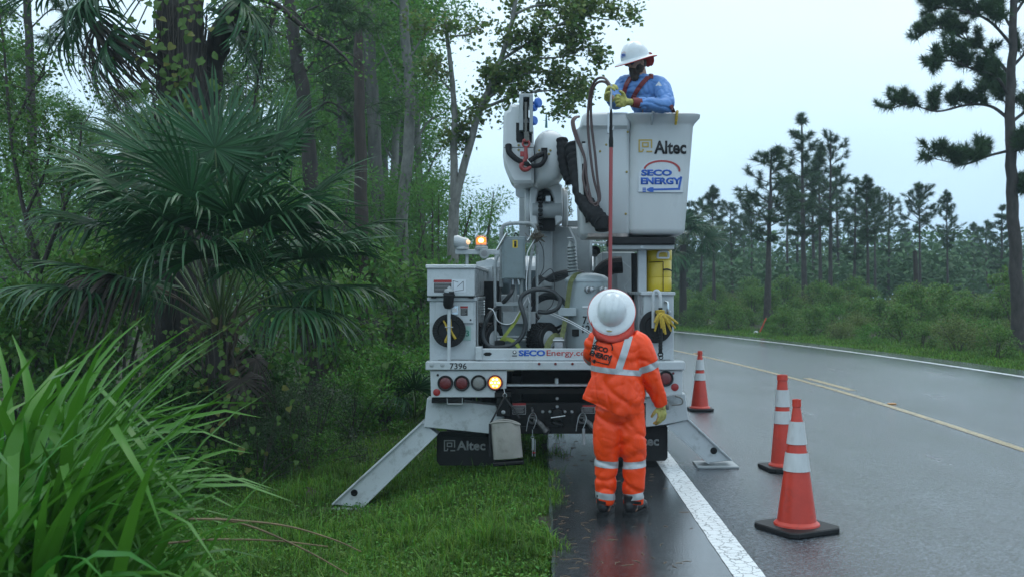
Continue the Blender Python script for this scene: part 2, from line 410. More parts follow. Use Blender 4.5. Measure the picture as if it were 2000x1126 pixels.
for y0 in (6.0, 17.3, 29.5, 41.7):
    strip('centre_dash', lambda y: c_line(y) + 0.20 + wob(y, 7), lambda y: c_line(y) + 0.34 + wob(y, 8), y0, y0 + 2.4, 0.004, m_yellow_paint, road, 0.3)
# raised reflective pavement markers
m_mark = mat('amber pavement marker', (0.5, 0.22, 0.04), 0.3)
for y in (15.2, 27.0, 39.0):
    MB().box(c_line(y) + 0.08, c_line(y) + 0.19, y, y + 0.1, 0.001, 0.018, 0.006).build('road_marker', m_mark, road)
# litter on the wet shoulder: pine needles and small twigs
mb = MB(); rnd = random.Random(5)
for i in range(150):
    x = 0.12 + 1.0 * rnd.random() ** 2; y = 5.6 + 6 * rnd.random(); a = rnd.random() * 6.3; l = 0.03 + 0.06 * rnd.random()
    mb.tube([(x, y, 0.003), (x + l * 0.5 * math.cos(a), y + l * 0.5 * math.sin(a), 0.006), (x + l * math.cos(a + 0.3), y + l * math.sin(a + 0.3), 0.003)], 0.0016, 4)
o = mb.build('road_litter', mat('wet straw', (0.17, 0.11, 0.06), 0.5, island=0.5)); tag(o, 'scattered pine needles and twigs on the wet shoulder', 'litter', kind='stuff')
# ================================================================== materials of the machines
m_white = mat('white truck paint', (0.47, 0.51, 0.53), 0.32, var=0.05, vs=5, dirt=(0.30, 0.30, 0.28), dirt_amt=0.55, ds=4, coat=0.3, rvar=0.12, bump=0.03, bs=30)
m_white2 = mat('white fibreglass', (0.56, 0.59, 0.60), 0.38, var=0.05, vs=3, dirt=(0.40, 0.41, 0.38), dirt_amt=0.5, ds=3, coat=0.2, rvar=0.12, stretch=(1, 1, 0.35))
m_grey = mat('grey steel paint', (0.33, 0.36, 0.37), 0.42, var=0.12, vs=6, dirt=(0.16, 0.15, 0.13), dirt_amt=0.6, ds=6, rvar=0.1)
m_bluegrey = mat('blue-grey enamel', (0.17, 0.215, 0.225), 0.4, var=0.08, vs=6, dirt=(0.08, 0.08, 0.07), dirt_amt=0.5, ds=8, rvar=0.1)
m_tank = mat('transformer grey enamel', (0.37, 0.43, 0.45), 0.36, var=0.06, vs=4, dirt=(0.2, 0.2, 0.18), dirt_amt=0.4, ds=5, coat=0.2)
m_black = mat('black painted steel', (0.007, 0.0075, 0.008), 0.45, spec=0.25, var=0.3, vs=9, dirt=(0.05, 0.045, 0.04), dirt_amt=0.5, ds=7)
m_rubber = mat('black rubber', (0.011, 0.012, 0.013), 0.55, spec=0.3, var=0.3, vs=12, bump=0.15, bs=90)
m_cloth_blk = mat('black sleeve fabric', (0.011, 0.012, 0.014), 0.7, spec=0.25, var=0.25, vs=20, bump=0.6, bs=45)
m_steel = mat('wet galvanized steel', (0.42, 0.44, 0.45), 0.35, metal=0.8, var=0.15, vs=15)
m_brass = mat('brass bolts', (0.30, 0.24, 0.08), 0.4, metal=0.6)
m_redlens = mat('dark red lens', (0.13, 0.012, 0.014), 0.22, bump=0.4, bs=150, coat=0.4)
m_refl = mat('red reflector', (0.30, 0.02, 0.02), 0.25, bump=0.3, bs=200)
m_clear = mat('clear ribbed lens', (0.22, 0.22, 0.21), 0.15, bump=0.8, bs=120, coat=0.5)
m_amber = mat('lit amber lens', (0.8, 0.25, 0.03), 0.3, emit=(1.0, 0.36, 0.05), es=1.25)
m_led = mat('lit amber diodes', (1, 0.8, 0.5), 0.3, emit=(1.0, 0.80, 0.40), es=6.0)
m_beacon = mat('lit beacon lamp', (1, 0.5, 0.1), 0.3, emit=(1.0, 0.60, 0.20), es=5.0)
m_beacon2 = mat('lit beacon dome', (0.8, 0.2, 0.02), 0.2, emit=(1.0, 0.25, 0.02), es=1.0)
m_blue = mat('blue vinyl', (0.02, 0.10, 0.45), 0.35); m_red = mat('red vinyl', (0.42, 0.05, 0.05), 0.4)
m_ink = mat('black ink', (0.012, 0.012, 0.014), 0.5); m_gold = mat('gold vinyl', (0.42, 0.30, 0.06), 0.4)
m_sheet = mat('white sticker', (0.66, 0.68, 0.70), 0.4); m_paleblue = mat('pale sticker', (0.58, 0.62, 0.66), 0.4, var=0.05)
m_greytext = mat('grey moulded lettering', (0.30, 0.31, 0.31), 0.5)
m_yellowrope = mat('yellow rope', (0.45, 0.31, 0.03), 0.6, var=0.35, vs=60, bump=0.5, bs=150)
m_blueplas = mat('blue plastic', (0.02, 0.12, 0.48), 0.35)
m_hookred = mat('red painted hook', (0.28, 0.035, 0.035), 0.4, dirt=(0.08, 0.05, 0.04), dirt_amt=0.7, ds=30)
m_chrome = mat('polished steel', (0.6, 0.62, 0.63), 0.18, metal=1.0)
m_yplate = mat('yellow label', (0.60, 0.42, 0.02), 0.4); m_green = mat('pale green tag', (0.30, 0.45, 0.42), 0.4, trans=0.0)
m_glass = mat('dark window glass', (0.05, 0.07, 0.075), 0.08, spec=0.8)
m_diamond = mat('aluminium tread plate', (0.55, 0.58, 0.59), 0.35, metal=0.3, bump=1.0, bs=55)

YR = 9.6                                  # the tail of the truck
def pbox(mb, x0, x1, y0, y1, Ya, Yb, b=0.004):
    """a box whose near face (at distance Ya) covers these photo pixels"""
    return mb.box(X_(x0, Ya), X_(x1, Ya), Ya, Yb, Z_(y1, Ya), Z_(y0, Ya), b)
def pp(pts, Y): return [(X_(x, Y), Z_(y, Y)) for x, y in pts]
truck = thing('bucket_truck', 'white utility bucket truck parked on the road shoulder with outriggers down', 'truck')
def T(mb, name, m, parent=None, smooth=35): return mb.build(name, m, parent or truck, smooth)
def TX(body, px, py, Y, w, h, m, parent=None, bold=0.02, **k):
    s = Y / F; return text(body, Matrix.Translation(at(px, py, Y)), m, parent or truck, w * s, h * s, bold, **k)
def rebase(root, base):
    base = Vector(base); root.location = base
    for ch in root.children: ch.location = ch.location - base

# ---- logos
def altec_logo(parent, px, py, Y, w, h, m):
    """the bracket emblem: an arch on feet with a small box in it"""
    mb = MB(); s = Y / F; c = at(px, py, Y); t = 0.105 * w
    def bar(x0, x1, z0, z1): mb.box(c.x + x0 * s, c.x + x1 * s, Y - 0.002, Y, c.z + z0 * s, c.z + z1 * s, 0)
    W, H = w / 2, h / 2
    bar(-W, W, H - t, H); bar(-W, -W + t, -H + t, H - t); bar(W - t, W, -H * 0.35, H - t)
    bar(-W, -W * 0.35, -H, -H + t); bar(W * 0.15, W, -H, -H + t)
    bar(-W * 0.5, W * 0.5, H * 0.35, H * 0.35 + t); bar(-W * 0.5, W * 0.5, -H * 0.25, -H * 0.25 + t)
    bar(-W * 0.5, -W * 0.5 + t, -H * 0.25 + t, H * 0.35); bar(W * 0.5 - t, W * 0.5, -H * 0.25 + t, H * 0.35)
    bar(-W * 0.45, -W * 0.45 + t, -H + t, -H * 0.5)
    return mb.build('emblem', m, parent, 0)
def seco_logo_meshes(w, h):
    """SECO / ENERGY between an arc above and a cord with a plug below; centred in XZ, facing -Y"""
    arc = MB(); pts = []
    for i in range(19):
        a = R(172 - i * (172 + 8) / 18); pts.append((0.02 * w + 0.40 * w * math.cos(a), 0.20 * h + 0.29 * h * math.sin(a)))
    for (a, b) in zip(pts, pts[1:]):
        d = (Vector(b) - Vector(a)).normalized(); n = Vector((-d.y, d.x)) * 0.022 * w
        arc.prism([tuple(Vector(a) - n), tuple(Vector(b) - n + d * 0.004 * w), tuple(Vector(b) + n + d * 0.004 * w), tuple(Vector(a) + n)], -0.0022, 0.0, 0.0002)
    cord = MB()
    def seg(a, b, t):
        a, b = Vector((a[0] * w, a[1] * h)), Vector((b[0] * w, b[1] * h)); d = (b - a).normalized(); n = Vector((-d.y, d.x)) * t * w
        cord.prism([tuple(a - n), tuple(b - n), tuple(b + n), tuple(a + n)], -0.0022, 0.0, 0.0002)
    seg((0.46, 0.0), (0.41, -0.36), 0.024); seg((0.43, -0.39), (-0.18, -0.41), 0.022)
    cord.prism([(-0.17 * w, -0.34 * h), (-0.17 * w, -0.49 * h), (-0.24 * w, -0.49 * h), (-0.32 * w, -0.44 * h), (-0.32 * w, -0.39 * h), (-0.24 * w, -0.34 * h)], -0.0024, 0.0, 0.0002)
    for z in (-0.37, -0.42, -0.47): seg((-0.34, z), (-0.42, z), 0.012)
    t1 = text_mesh('SECO', w * 0.70, h * 0.20, 0.05, 0.0022); t1.transform(Matrix.Translation((-0.10 * w, 0, 0.12 * h)))
    t2 = text_mesh('ENERGY', w * 0.92, h * 0.22, 0.05, 0.0022); t2.transform(Matrix.Translation((0, 0, -0.14 * h)))
    return arc, cord, t1, t2
def seco_logo(parent, M, w, h, m_arc, m_rest):
    arc, cord, t1, t2 = seco_logo_meshes(w, h)
    for mb, m, n in ((arc, m_arc, 'emblem_arc'), (cord, m_rest, 'emblem_plug')):
        o = mb.build(n, m, parent, 0); o.data.transform(M)
    for t in (t1, t2): t.transform(M); t.materials.append(m_rest); link('lettering', t, parent)

# ================================================================== chassis and tail
mb = MB(); pbox(mb, 831, 1338, 705, 722, YR, YR + 0.16, 0.008); bumper = T(mb, 'bumper', m_white)
TX('7396', 895, 714, YR - 0.0005, 33, 12, m_ink, bumper, 0.015)
for x in (1053, 1085, 1118, 1190):
    T(MB().lathe([(0.013, 0), (0.013, 0.006), (0.008, 0.011)], at(x, 709.5, YR), (0, -1, 0), 12), 'clearance_lamp', m_redlens, bumper)
for x in (843, 864):
    T(MB().lathe([(0.022, 0), (0.016, 0.004), (0.004, 0.005)], at(x, 712, YR), (0, -1, 0), 10), 'bolt_head', m_grey, bumper)
# tail panels with their lamps
mb = MB(); mb.prism(pp([(840, 723), (990, 723), (989, 758), (968, 759), (967, 775), (842, 775)], YR + 0.03), YR + 0.03, YR + 0.12); panel_l = T(mb, 'tail_panel', m_white)
mb = MB(); mb.prism(pp([(1262, 723), (1333, 723), (1333, 770), (1262, 774)], YR + 0.03), YR + 0.03, YR + 0.12); panel_r = T(mb, 'tail_panel', m_white)
def lamp(px, py, lens, parent, lit=False):
    Y = YR + 0.03; c = at(px, py, Y)
    ring = T(MB().lathe([(0.060, 0), (0.073, 0.003), (0.074, 0.018), (0.066, 0.026), (0.057, 0.022), (0.057, 0.005)], c, (0, -1, 0), 28), 'tail_lamp', m_rubber if not lit else m_redlens, parent)
    l = T(MB().lathe([(0.056, 0.0), (0.056, 0.014), (0.045, 0.019), (0.02, 0.021), (0.001, 0.021)], c, (0, -1, 0), 24), 'lens', lens, ring)
    if lit:
        for k in range(7):
            a = k * 2 * math.pi / 6; r = 0 if k == 6 else 0.034
            T(MB().ell(c + Vector((r * math.cos(a), -0.022, r * math.sin(a))), 0.0095, 0.005, 0.0095, 10, 6), 'diode', m_led, l)
    return ring
lamp(870, 747, m_redlens, panel_l); lamp(902, 747, m_redlens, panel_l); lamp(935, 746, m_clear, panel_l); lamp(967, 746, m_amber, panel_l, True)
lamp(1300, 738, m_redlens, panel_r); lamp(1268, 738, m_clear, panel_r)
for (x, y, r, p, m) in ((853, 765, 0.034, panel_l, m_refl), (1318, 755, 0.036, panel_r, m_refl), (855, 731.5, 0.012, panel_l, m_black), (1315, 728, 0.012, panel_r, m_redlens)):
    T(MB().lathe([(r, 0), (r, 0.005), (r * 0.9, 0.007)], at(x, y, YR + 0.03), (0, -1, 0), 20), 'reflector', m, p)
T(pbox(MB(), 1287, 1297, 757, 764, YR + 0.018, YR + 0.03), 'socket', m_black, panel_r)
# tail wall above the bumper with the web address
mb = MB(); pbox(mb, 930, 1262, 680, 703.5, YR + 0.06, YR + 0.14, 0.006); mb.box(X_(928, YR), X_(941, YR), YR + 0.03, YR + 0.2, Z_(703, YR), Z_(677, YR), 0.006)
board = T(mb, 'tailboard', m_white)
yb = YR + 0.0595
TX('SECO', 1039, 688.5, yb, 52, 12, m_blue, board, 0.045); TX('Energy.com', 1113, 690, yb, 91, 14.5, m_red, board, 0.012)
mb = MB().lathe([(0.018, 0), (0.018, 0.002)], at(1005, 687, yb), (0, -1, 0), 16); T(mb, 'emblem', m_ink, board)
T(MB().lathe([(0.011, 0), (0.011, 0.003)], at(1005, 686.5, yb), (0, -1, 0), 12), 'emblem', m_sheet, board)
T(pbox(MB(), 1000, 1010, 693, 695, yb - 0.001, yb, 0), 'emblem', m_ink, board)
T(MB().prism(pp([(944, 690), (949, 687), (957, 687), (961, 690), (957, 694), (948, 694)], yb), yb - 0.004, yb, 0.001), 'badge', m_black, board)
# deck and frame
mb = MB(); mb.box(-0.98, 1.24, YR + 0.17, 12.9, 0.98, 1.045); T(mb, 'deck', mat('wet deck plate', (0.16, 0.17, 0.17), 0.4, bump=0.8, bs=50))
mb = MB()
for x in (-0.28, 0.55): mb.box(x, x + 0.09, YR + 0.3, 16.4, 0.62, 0.88)
for y in (11.0, 12.4, 14.0): mb.box(-0.2, 0.55, y, y + 0.1, 0.66, 0.84)
T(mb, 'frame_rail', m_black)
# black cross-member with bolts, pintle and shackles
YC = YR + 0.22
mb = MB(); pbox(mb, 985, 1262, 785, 835, YC, YC + 0.06); pbox(mb, 985, 1262, 832, 846, YC - 0.02, YC + 0.05); pbox(mb, 988, 1262, 724, 786, YC + 0.5, YC + 0.54, 0)
pbox(mb, 990, 1262, 757, 768, YC - 0.03, YC + 0.1)
cross = T(mb, 'crossmember', m_black)
T(pbox(MB(), 990, 1262, 749, 754, YR + 0.1, YR + 0.2, 0.003), 'step_bar', m_steel, cross)
T(MB().lathe([(0.02, -0.02), (0.02, 0.03), (0.012, 0.04)], at(1087, 745, YR + 0.12), (0, 0, 1), 12), 'latch', m_steel, cross)
for x, y in ((1060, 803), (1074, 803), (1103, 803), (1117, 803), (1088, 793), (1088, 777)):
    T(MB().lathe([(0.017, 0), (0.017, 0.006), (0.010, 0.013)], at(x, y, YC), (0, -1, 0), 8), 'bolt_head', m_steel, cross)
mb = MB(); pbox(mb, 1078, 1098, 800, 822, YC - 0.16, YC, 0.01); mb.torus(at(1088, 826, YC - 0.12), (0.4, 0, 1), 0.045, 0.018, 18, 8); T(mb, 'pintle_hitch', m_black, cross)
T(MB().tube([at(1076, 815, YC - 0.18), at(1104, 811, YC - 0.18)], 0.006, 6), 'hitch_pin', m_steel, cross)
for x in (1040, 1137):
    mb = MB(); mb.tube(spline([at(x - 1, 796, YC), at(x, 800, YC - 0.05), at(x, 806, YC - 0.055)], 4), 0.012, 8)
    mb.torus(at(x, 817, YC - 0.05), (0, 1, 0), 0.038, 0.011, 18, 6); mb.cyl(at(x - 5, 815, YC - 0.05), at(x + 5, 815, YC - 0.05), 0.008, n=8)
    mb.tube([at(x + 4, 818, YC - 0.03), at(x + 14, 826, YC - 0.06), at(x + 25, 838, YC - 0.07)], [0.024, 0.026, 0.03], 10)
    mb.lathe([(0.03, 0), (0.036, 0.01), (0.036, 0.04), (0.02, 0.05)], at(x + 24, 837, YC - 0.07), (0.6, -0.3, -0.6), 10)
    sh = T(mb, 'air_coupling', mat('grimy coupling', (0.10, 0.10, 0.10), 0.45, metal=0.4, var=0.5, vs=30), cross)
    T(MB().tube(spline([at(x - 12, 841, YC - 0.08), at(x - 9, 822, YC - 0.08), at(x - 4, 808, YC - 0.07), at(x + 4, 806, YC - 0.07), at(x + 8, 818, YC - 0.08), at(x + 2, 836, YC - 0.08)], 5), 0.004, 5), 'chain', m_steel, cross)
T(pbox(MB(), 1137, 1143, 836, 868, YC - 0.07, YC - 0.05), 'tow_pin', m_steel, cross)
mb = MB(); pbox(mb, 966, 999, 765, 775, YR + 0.02, YR + 0.2); pbox(mb, 970, 996, 775, 812, YR + 0.05, YR + 0.2)
br = T(mb, 'bag_bracket', m_black, cross)
T(MB().lathe([(0.02, 0), (0.02, 0.006), (0.012, 0.014)], at(983, 804, YR + 0.05), (0, -1, 0), 10), 'bolt_head', m_steel, br)
def sticker(px0, px1, py0, py1, Y, parent, head=True, name='warning_label'):
    w = T(pbox(MB(), px0, px1, py0, py1, Y - 0.0015, Y, 0), name, m_sheet, parent, 0); h = py1 - py0
    if head: T(pbox(MB(), px0, px1, py0, py0 + h * 0.22, Y - 0.003, Y - 0.0016, 0), 'heading', m_refl, w, 0)
    T(pbox(MB(), px0 + 0.5, px1 - 0.5, py0 + h * 0.25, py1 - 0.5, Y - 0.003, Y - 0.0016, 0), 'panel', mat('dark print', (0.03, 0.03, 0.032), 0.5), w, 0)
    for k in range(5):
        yy = py0 + h * (0.33 + 0.12 * k)
        T(pbox(MB(), px0 + 2, px1 - 2 - (k * 7 % 5), yy, yy + h * 0.035, Y - 0.0045, Y - 0.0031, 0), 'print_line', m_greytext, w, 0)
    return w
sticker(1001, 1027, 786, 808, YC, cross)
sticker(1138, 1162, 790, 806, YC, cross)
# wheels: dual rears behind the flaps, single fronts
def wheel(cx, y, cz, r, w, parent, side):
    prof = [(r * 0.52, -w / 2 + 0.02), (r * 0.62, -w / 2), (r * 0.9, -w / 2), (r * 0.97, -w / 2 + 0.025), (r, -w / 2 + 0.05), (r, w / 2 - 0.05), (r * 0.97, w / 2 - 0.025), (r * 0.9, w / 2), (r * 0.62, w / 2), (r * 0.52, w / 2 - 0.02)]
    t = MB().lathe(prof, (cx, y, cz), (1, 0, 0), 40, cap=False)
    for k in range(40):
        a = 2 * math.pi * k / 40
        for s in (-1, 1):
            M = Matrix.Translation((cx, y, cz)) @ Matrix.Rotation(a + s * 0.04, 4, 'X')
            t.box(s * w * 0.05, s * w * 0.42, -0.026, 0.026, r - 0.004, r + 0.012, 0, M)
    wh = T(t, 'wheel', m_rubber, parent)
    T(MB().lathe([(r * 0.53, -w * 0.3), (r * 0.5, 0), (r * 0.2, w * 0.1 * side), (0.02, w * 0.12 * side)], (cx, y, cz), (1, 0, 0), 24), 'rim', m_white, wh)
    return wh
RW = 0.46
for cx, dz in ((-0.83, -0.12), (-0.50, -0.09), (0.86, 0), (1.16, 0)): wheel(cx, 10.85, RW + dz, RW, 0.25, truck, 1 if cx > 0 else -1)
for cx, dz in ((-0.80, -0.09), (1.08, 0)): wheel(cx, 15.3, RW + dz, RW, 0.26, truck, 1 if cx > 0 else -1)
T(MB().cyl((-0.6, 10.85, 0.44), (1.0, 10.85, 0.46), 0.07).ell((0.15, 10.85, 0.45), 0.18, 0.2, 0.19), 'axle', m_black)
for px0, px1, py0, py1, tx in ((853, 966, 842, 908, 909), (1180, 1304, 825, 899, 1248)):
    Y = 10.02; mb = MB(); mb.prism(pp([(px0, py0), (px1, py0), (px1, py1 - 6), (px1 - 5, py1), (px0 + 6, py1), (px0, py1 - 8)], Y), Y, Y + 0.02, 0.004)
    fl = T(mb, 'mud_flap', m_rubber); T(pbox(MB(), px0 + 8, px1 - 4, py0, py0 + 9, Y - 0.06, Y - 0.005), 'flap_bracket', m_black, fl)
    yy = 869 if px0 < 1000 else 860
    altec_logo(fl, tx - 31, yy, Y - 0.001, 22, 22, m_greytext); TX('Altec', tx + 11, yy, Y - 0.001, 56, 19, m_greytext, fl, 0.03)
# outriggers
m_out = mat('white outrigger paint', (0.47, 0.51, 0.53), 0.36, var=0.06, vs=4, dirt=(0.10, 0.095, 0.08), dirt_amt=0.75, ds=9, rvar=0.1)
def outrigger(house, leg, hole, foot, Y):
    mb = MB(); mb.prism(pp(house, Y), Y, Y + 0.22, 0.006); hs = T(mb, 'outrigger_housing', m_out)
    mb = MB(); yl = Y + 0.03; q = pp(leg, yl); mb.prism(q, yl, yl + 0.19, 0.006)
    # raised lips along the two long edges
    for a, b, s in ((0, 1, 1), (3, 2, -1)):
        p0, p1 = Vector(q[a]), Vector(q[b]); d = (p1 - p0).normalized(); n = Vector((-d.y, d.x)); c = Vector((sum(p[0] for p in q) / len(q), sum(p[1] for p in q) / len(q)))
        if n.dot(c - p0) > 0: n = -n
        mb.prism([tuple(p0 - n * 0.004), tuple(p1 - n * 0.004), tuple(p1 + n * 0.012), tuple(p0 + n * 0.012)], yl - 0.025, yl + 0.215, 0.003)
    lg = T(mb, 'outrigger_leg', m_out)
    T(MB().lathe([(0.033, 0), (0.033, 0.004), (0.02, 0.005), (0.019, 0.0015), (0.001, 0.0015)], at(hole[0], hole[1], yl), (0, -1, 0), 20), 'pin_hole', m_black, lg)
    x0, x1 = sorted((X_(foot[0], yl), X_(foot[1], yl))); z = foot[2]
    mb = MB(); mb.box(x0, x1, yl - 0.06, yl + 0.26, z, z + 0.022, 0.004); T(mb, 'foot_plate', m_grey)
zl = gh(X_(676, 9.78), 9.85) - 0.01
outrigger([(834, 777), (968, 791), (985, 816), (955, 846), (828, 833)], [(826, 824), (650, 984), (706, 990), (853, 846)], (692, 961), (648, 706, zl), 9.75)
outrigger([(1338, 768), (1345, 819), (1300, 828), (1262, 833), (1240, 800), (1262, 778)], [(1343, 818), (1428, 898), (1385, 903), (1303, 829)], (1394, 879), (1360, 1441, 0.001), 9.82)
mb = MB(); mb.tube(spline([at(1289, 772, YR + 0.02), at(1290, 790, YR), at(1300, 794, YR), at(1304, 780, YR)], 4), 0.008, 6); mb.tube(spline([at(1318, 772, YR + 0.02), at(1332, 778, YR), at(1331, 788, YR), at(1312, 790, YR)], 4), 0.008, 6)
mb.lathe([(0.02, 0), (0.028, 0.02), (0.014, 0.08)], at(1300, 783, YR), (0.3, 0, -1), 8); T(mb, 'safety_chain_hook', mat('dull grey iron', (0.16, 0.16, 0.15), 0.5, metal=0.5), panel_r)
mb = MB(); pbox(mb, 843, 905, 776, 786, YR + 0.06, YR + 0.2); pbox(mb, 874, 902, 777, 789, YR + 0.03, YR + 0.06, 0.002); T(mb, 'plate_holder', m_black, panel_l)
mb = MB()
for a in (((873, 776), (874, 788)), ((874, 788), (903, 788)), ((903, 788), (903, 776))): mb.tube([at(*a[0], YR + 0.02), at(*a[1], YR + 0.02)], 0.005, 6)
T(mb, 'plate_frame', m_steel, panel_l)

# ================================================================== cabinets
YCB = 9.78
def cab_side(mb, x0, x1, y0, y1, Ya, Yb): return pbox(mb, x0, x1, y0, y1, Ya, Yb, 0.008)
cl = T(cab_side(MB(), 839, 929, 583, 704, YCB, 12.7), 'cabinet', m_white)
T(pbox(MB(), 834, 931, 580, 587, YCB - 0.03, 12.72, 0.005), 'rain_gutter', m_white, cl)
dr = T(pbox(MB(), 850, 925, 589, 631, YCB - 0.022, YCB + 0.002, 0.006), 'cabinet_door', m_white, cl)
lat = T(pbox(MB(), 881, 895, 596, 614, YCB - 0.031, YCB - 0.02), 'door_latch', m_chrome, dr); T(pbox(MB(), 883.5, 892.5, 601, 609, YCB - 0.036, YCB - 0.03), 'latch_handle', m_sheet, lat)
sticker(899, 914, 597, 616, YCB - 0.022, dr)
T(MB().lathe([(0.009, 0), (0.009, 0.004)], at(919, 624, YCB - 0.022), (0, -1, 0), 10), 'key_lock', m_black, dr)
pl = T(pbox(MB(), 897, 920, 636, 664, YCB - 0.006, YCB), 'licence_plate', m_green, cl); TX('3', 913, 650, YCB - 0.0065, 7, 12, mat('green ink', (0.03, 0.2, 0.14), 0.5), pl)
YCH = 9.70
ch = T(cab_side(MB(), 834, 927, 523, 578, YCH, 12.2), 'tool_chest', m_white)
T(pbox(MB(), 831, 930, 516.5, 524, YCH - 0.025, 12.25, 0.006), 'chest_lid', m_diamond, ch)
sticker(847, 882, 546, 571, YCH, ch, name='danger_label')
dg = T(pbox(MB(), 883, 910, 545, 570, YCH - 0.0015, YCH, 0), 'diagram_label', m_paleblue, ch, 0)
mb = MB()
for a, b in (((885, 567), (885, 548)), ((885, 548), (895, 551)), ((893, 560), (905, 549)), ((905, 549), (905, 566)), ((888, 568), (905, 566)), ((884, 549), (886, 549))):
    mb.tube([at(*a, YCH - 0.002), at(*b, YCH - 0.002)], 0.002, 4)
T(mb, 'diagram_lines', m_ink, dg)
for x in (842, 915): T(pbox(MB(), x, x + 10, 577.5, 582, YCH + 0.01, YCH + 0.06), 'hinge_foot', m_black, ch)
# pole at the left tail with the work lamp
mb = MB(); mb.tube([at(877, 703, 9.66), at(877, 580, 9.66)], 0.0165, 12); pole = T(mb, 'pad_holder', m_white)
mb = MB(); mb.lathe([(0.03, -0.13), (0.047, -0.10), (0.05, -0.02), (0.052, 0.0), (0.045, 0.035), (0.012, 0.05)], at(877, 575, 9.64), (0.1, -0.1, 1), 16); mb.torus(at(877, 575, 9.64), (0.1, -0.2, 1), 0.05, 0.008, 16, 6)
T(mb, 'rubber_boot', m_rubber, pole); T(MB().lathe([(0.05, 0.0), (0.046, 0.02), (0.02, 0.033), (0.012, 0.05), (0.004, 0.055)], at(877, 570, 9.64), (0.1, -0.1, 1), 16), 'cap', m_grey, pole)
T(MB().tube([at(869, 638, 9.645), at(885, 638, 9.645)], 0.005, 6), 'cross_pin', m_steel, pole)
# right cabinet, stand post, handle
cr = T(cab_side(MB(), 1257, 1316, 574, 704, YCB, 12.7), 'cabinet', m_white)
T(pbox(MB(), 1252, 1319, 569.5, 576, YCB - 0.03, 12.72, 0.005), 'rain_gutter', m_white, cr)
hd = T(MB().tube(spline([at(1299, 590, YCB), at(1300, 588, YCB - 0.04), at(1304, 591, YCB - 0.05), at(1305, 610, YCB - 0.05), at(1305, 613, YCB)], 4), 0.012, 8), 'door_handle', m_chrome, cr)
T(MB().lathe([(0.02, 0), (0.02, 0.02), (0.012, 0.03)], at(1306, 609, YCB), (0, -1, 0), 12), 'latch_knob', m_steel, cr)
mb = MB(); mb.tube(spline([at(1276, 640, 9.66), at(1276, 592, 9.66), at(1276, 577, 9.66), at(1279, 569, 9.66), at(1284, 568, 9.65), at(1288, 573, 9.64), at(1290, 585, 9.63), at(1290, 606, 9.63)], 5), 0.0165, 12); p2 = T(mb, 'pad_holder', m_white)
mb = MB(); mb.tube([at(1290, 600, 9.63), at(1290, 690, 9.63)], 0.0185, 12)
for k in range(14): mb.torus(at(1290, 602 + 6 * k, 9.63), (0, 0, 1), 0.018, 0.005, 12, 5)
T(mb, 'rubber_grip', m_rubber, p2); T(MB().torus(at(1290, 691, 9.62), (0, 1, 0.3), 0.022, 0.006, 14, 6).torus(at(1291, 697, 9.62), (0.3, 1, 0), 0.018, 0.005, 14, 6), 'retaining_ring', m_black, p2)
mb = MB(); pbox(mb, 1246, 1263, 487, 700, 10.05, 10.14, 0.006); post = T(mb, 'bucket_rest', mat('grey aluminium', (0.40, 0.42, 0.43), 0.35, metal=0.4, var=0.1))
T(pbox(MB(), 1193, 1317, 478, 487, 9.85, 10.5, 0.004), 'rest_plate', m_grey, post); T(pbox(MB(), 1193, 1319, 463, 478, 9.82, 10.52, 0.012), 'rest_pad', m_rubber, post)
T(MB().lathe([(0.016, 0), (0.016, 0.01)], at(1254, 482.5, 9.85), (0, -1, 0), 8), 'bolt_head', m_steel, post)

# ================================================================== cab and roof lamps
mb = MB(); Y0, Y1 = 13.1, 14.9
rings = []
for z, i0, i1, b0, b1 in ((0.75, -0.86, 1.14, Y0, Y1), (1.35, -0.9, 1.18, Y0, Y1), (1.55, -0.88, 1.16, Y0, Y1), (2.0, -0.78, 1.06, Y0 + 0.05, Y1 - 0.45), (2.11, -0.70, 0.98, Y0 + 0.15, Y1 - 0.6), (2.14, -0.5, 0.78, Y0 + 0.3, Y1 - 0.8)):
    ring = []
    for (sx, sy) in ((0, 0), (1, 0), (1, 1), (0, 1)):
        cx = i1 if sx else i0; cyy = b1 if sy else b0; rr = 0.10
        for k in range(5):
            a = {(0, 0): 180, (1, 0): 270, (1, 1): 0, (0, 1): 90}[sx, sy] + k * 22.5
            ring.append((cx + (-rr if sx else rr) + rr * math.cos(R(a)), cyy + (-rr if sy else rr) + rr * math.sin(R(a)), z))
    rings.append(ring)
mb.loft(rings); cab = T(mb, 'cab', m_white)
T(MB().prism([(-0.62, 1.58), (0.90, 1.58), (0.84, 1.95), (-0.56, 1.95)], Y0 - 0.004, Y0 + 0.06, 0.003), 'rear_window', m_glass, cab)
for s, x in ((-1, -0.885), (1, 1.165)): T(MB().box(x - 0.012, x + 0.012, 13.6, 14.3, 1.48, 1.92, 0.004), 'side_window', m_glass, cab)
mb = MB(); rings = []
for y, z1, x0, x1 in ((14.8, 1.5, -0.88, 1.16), (15.6, 1.42, -0.88, 1.16), (16.2, 1.3, -0.84, 1.12), (16.5, 1.05, -0.78, 1.06)):
    rings.append([(x0, y, 0.6), (x1, y, 0.6), (x1, y, z1 - 0.15), (x1 - 0.15, y, z1), (x0 + 0.15, y, z1), (x0, y, z1 - 0.15)])
mb.loft(rings); T(mb, 'bonnet', m_white, cab)
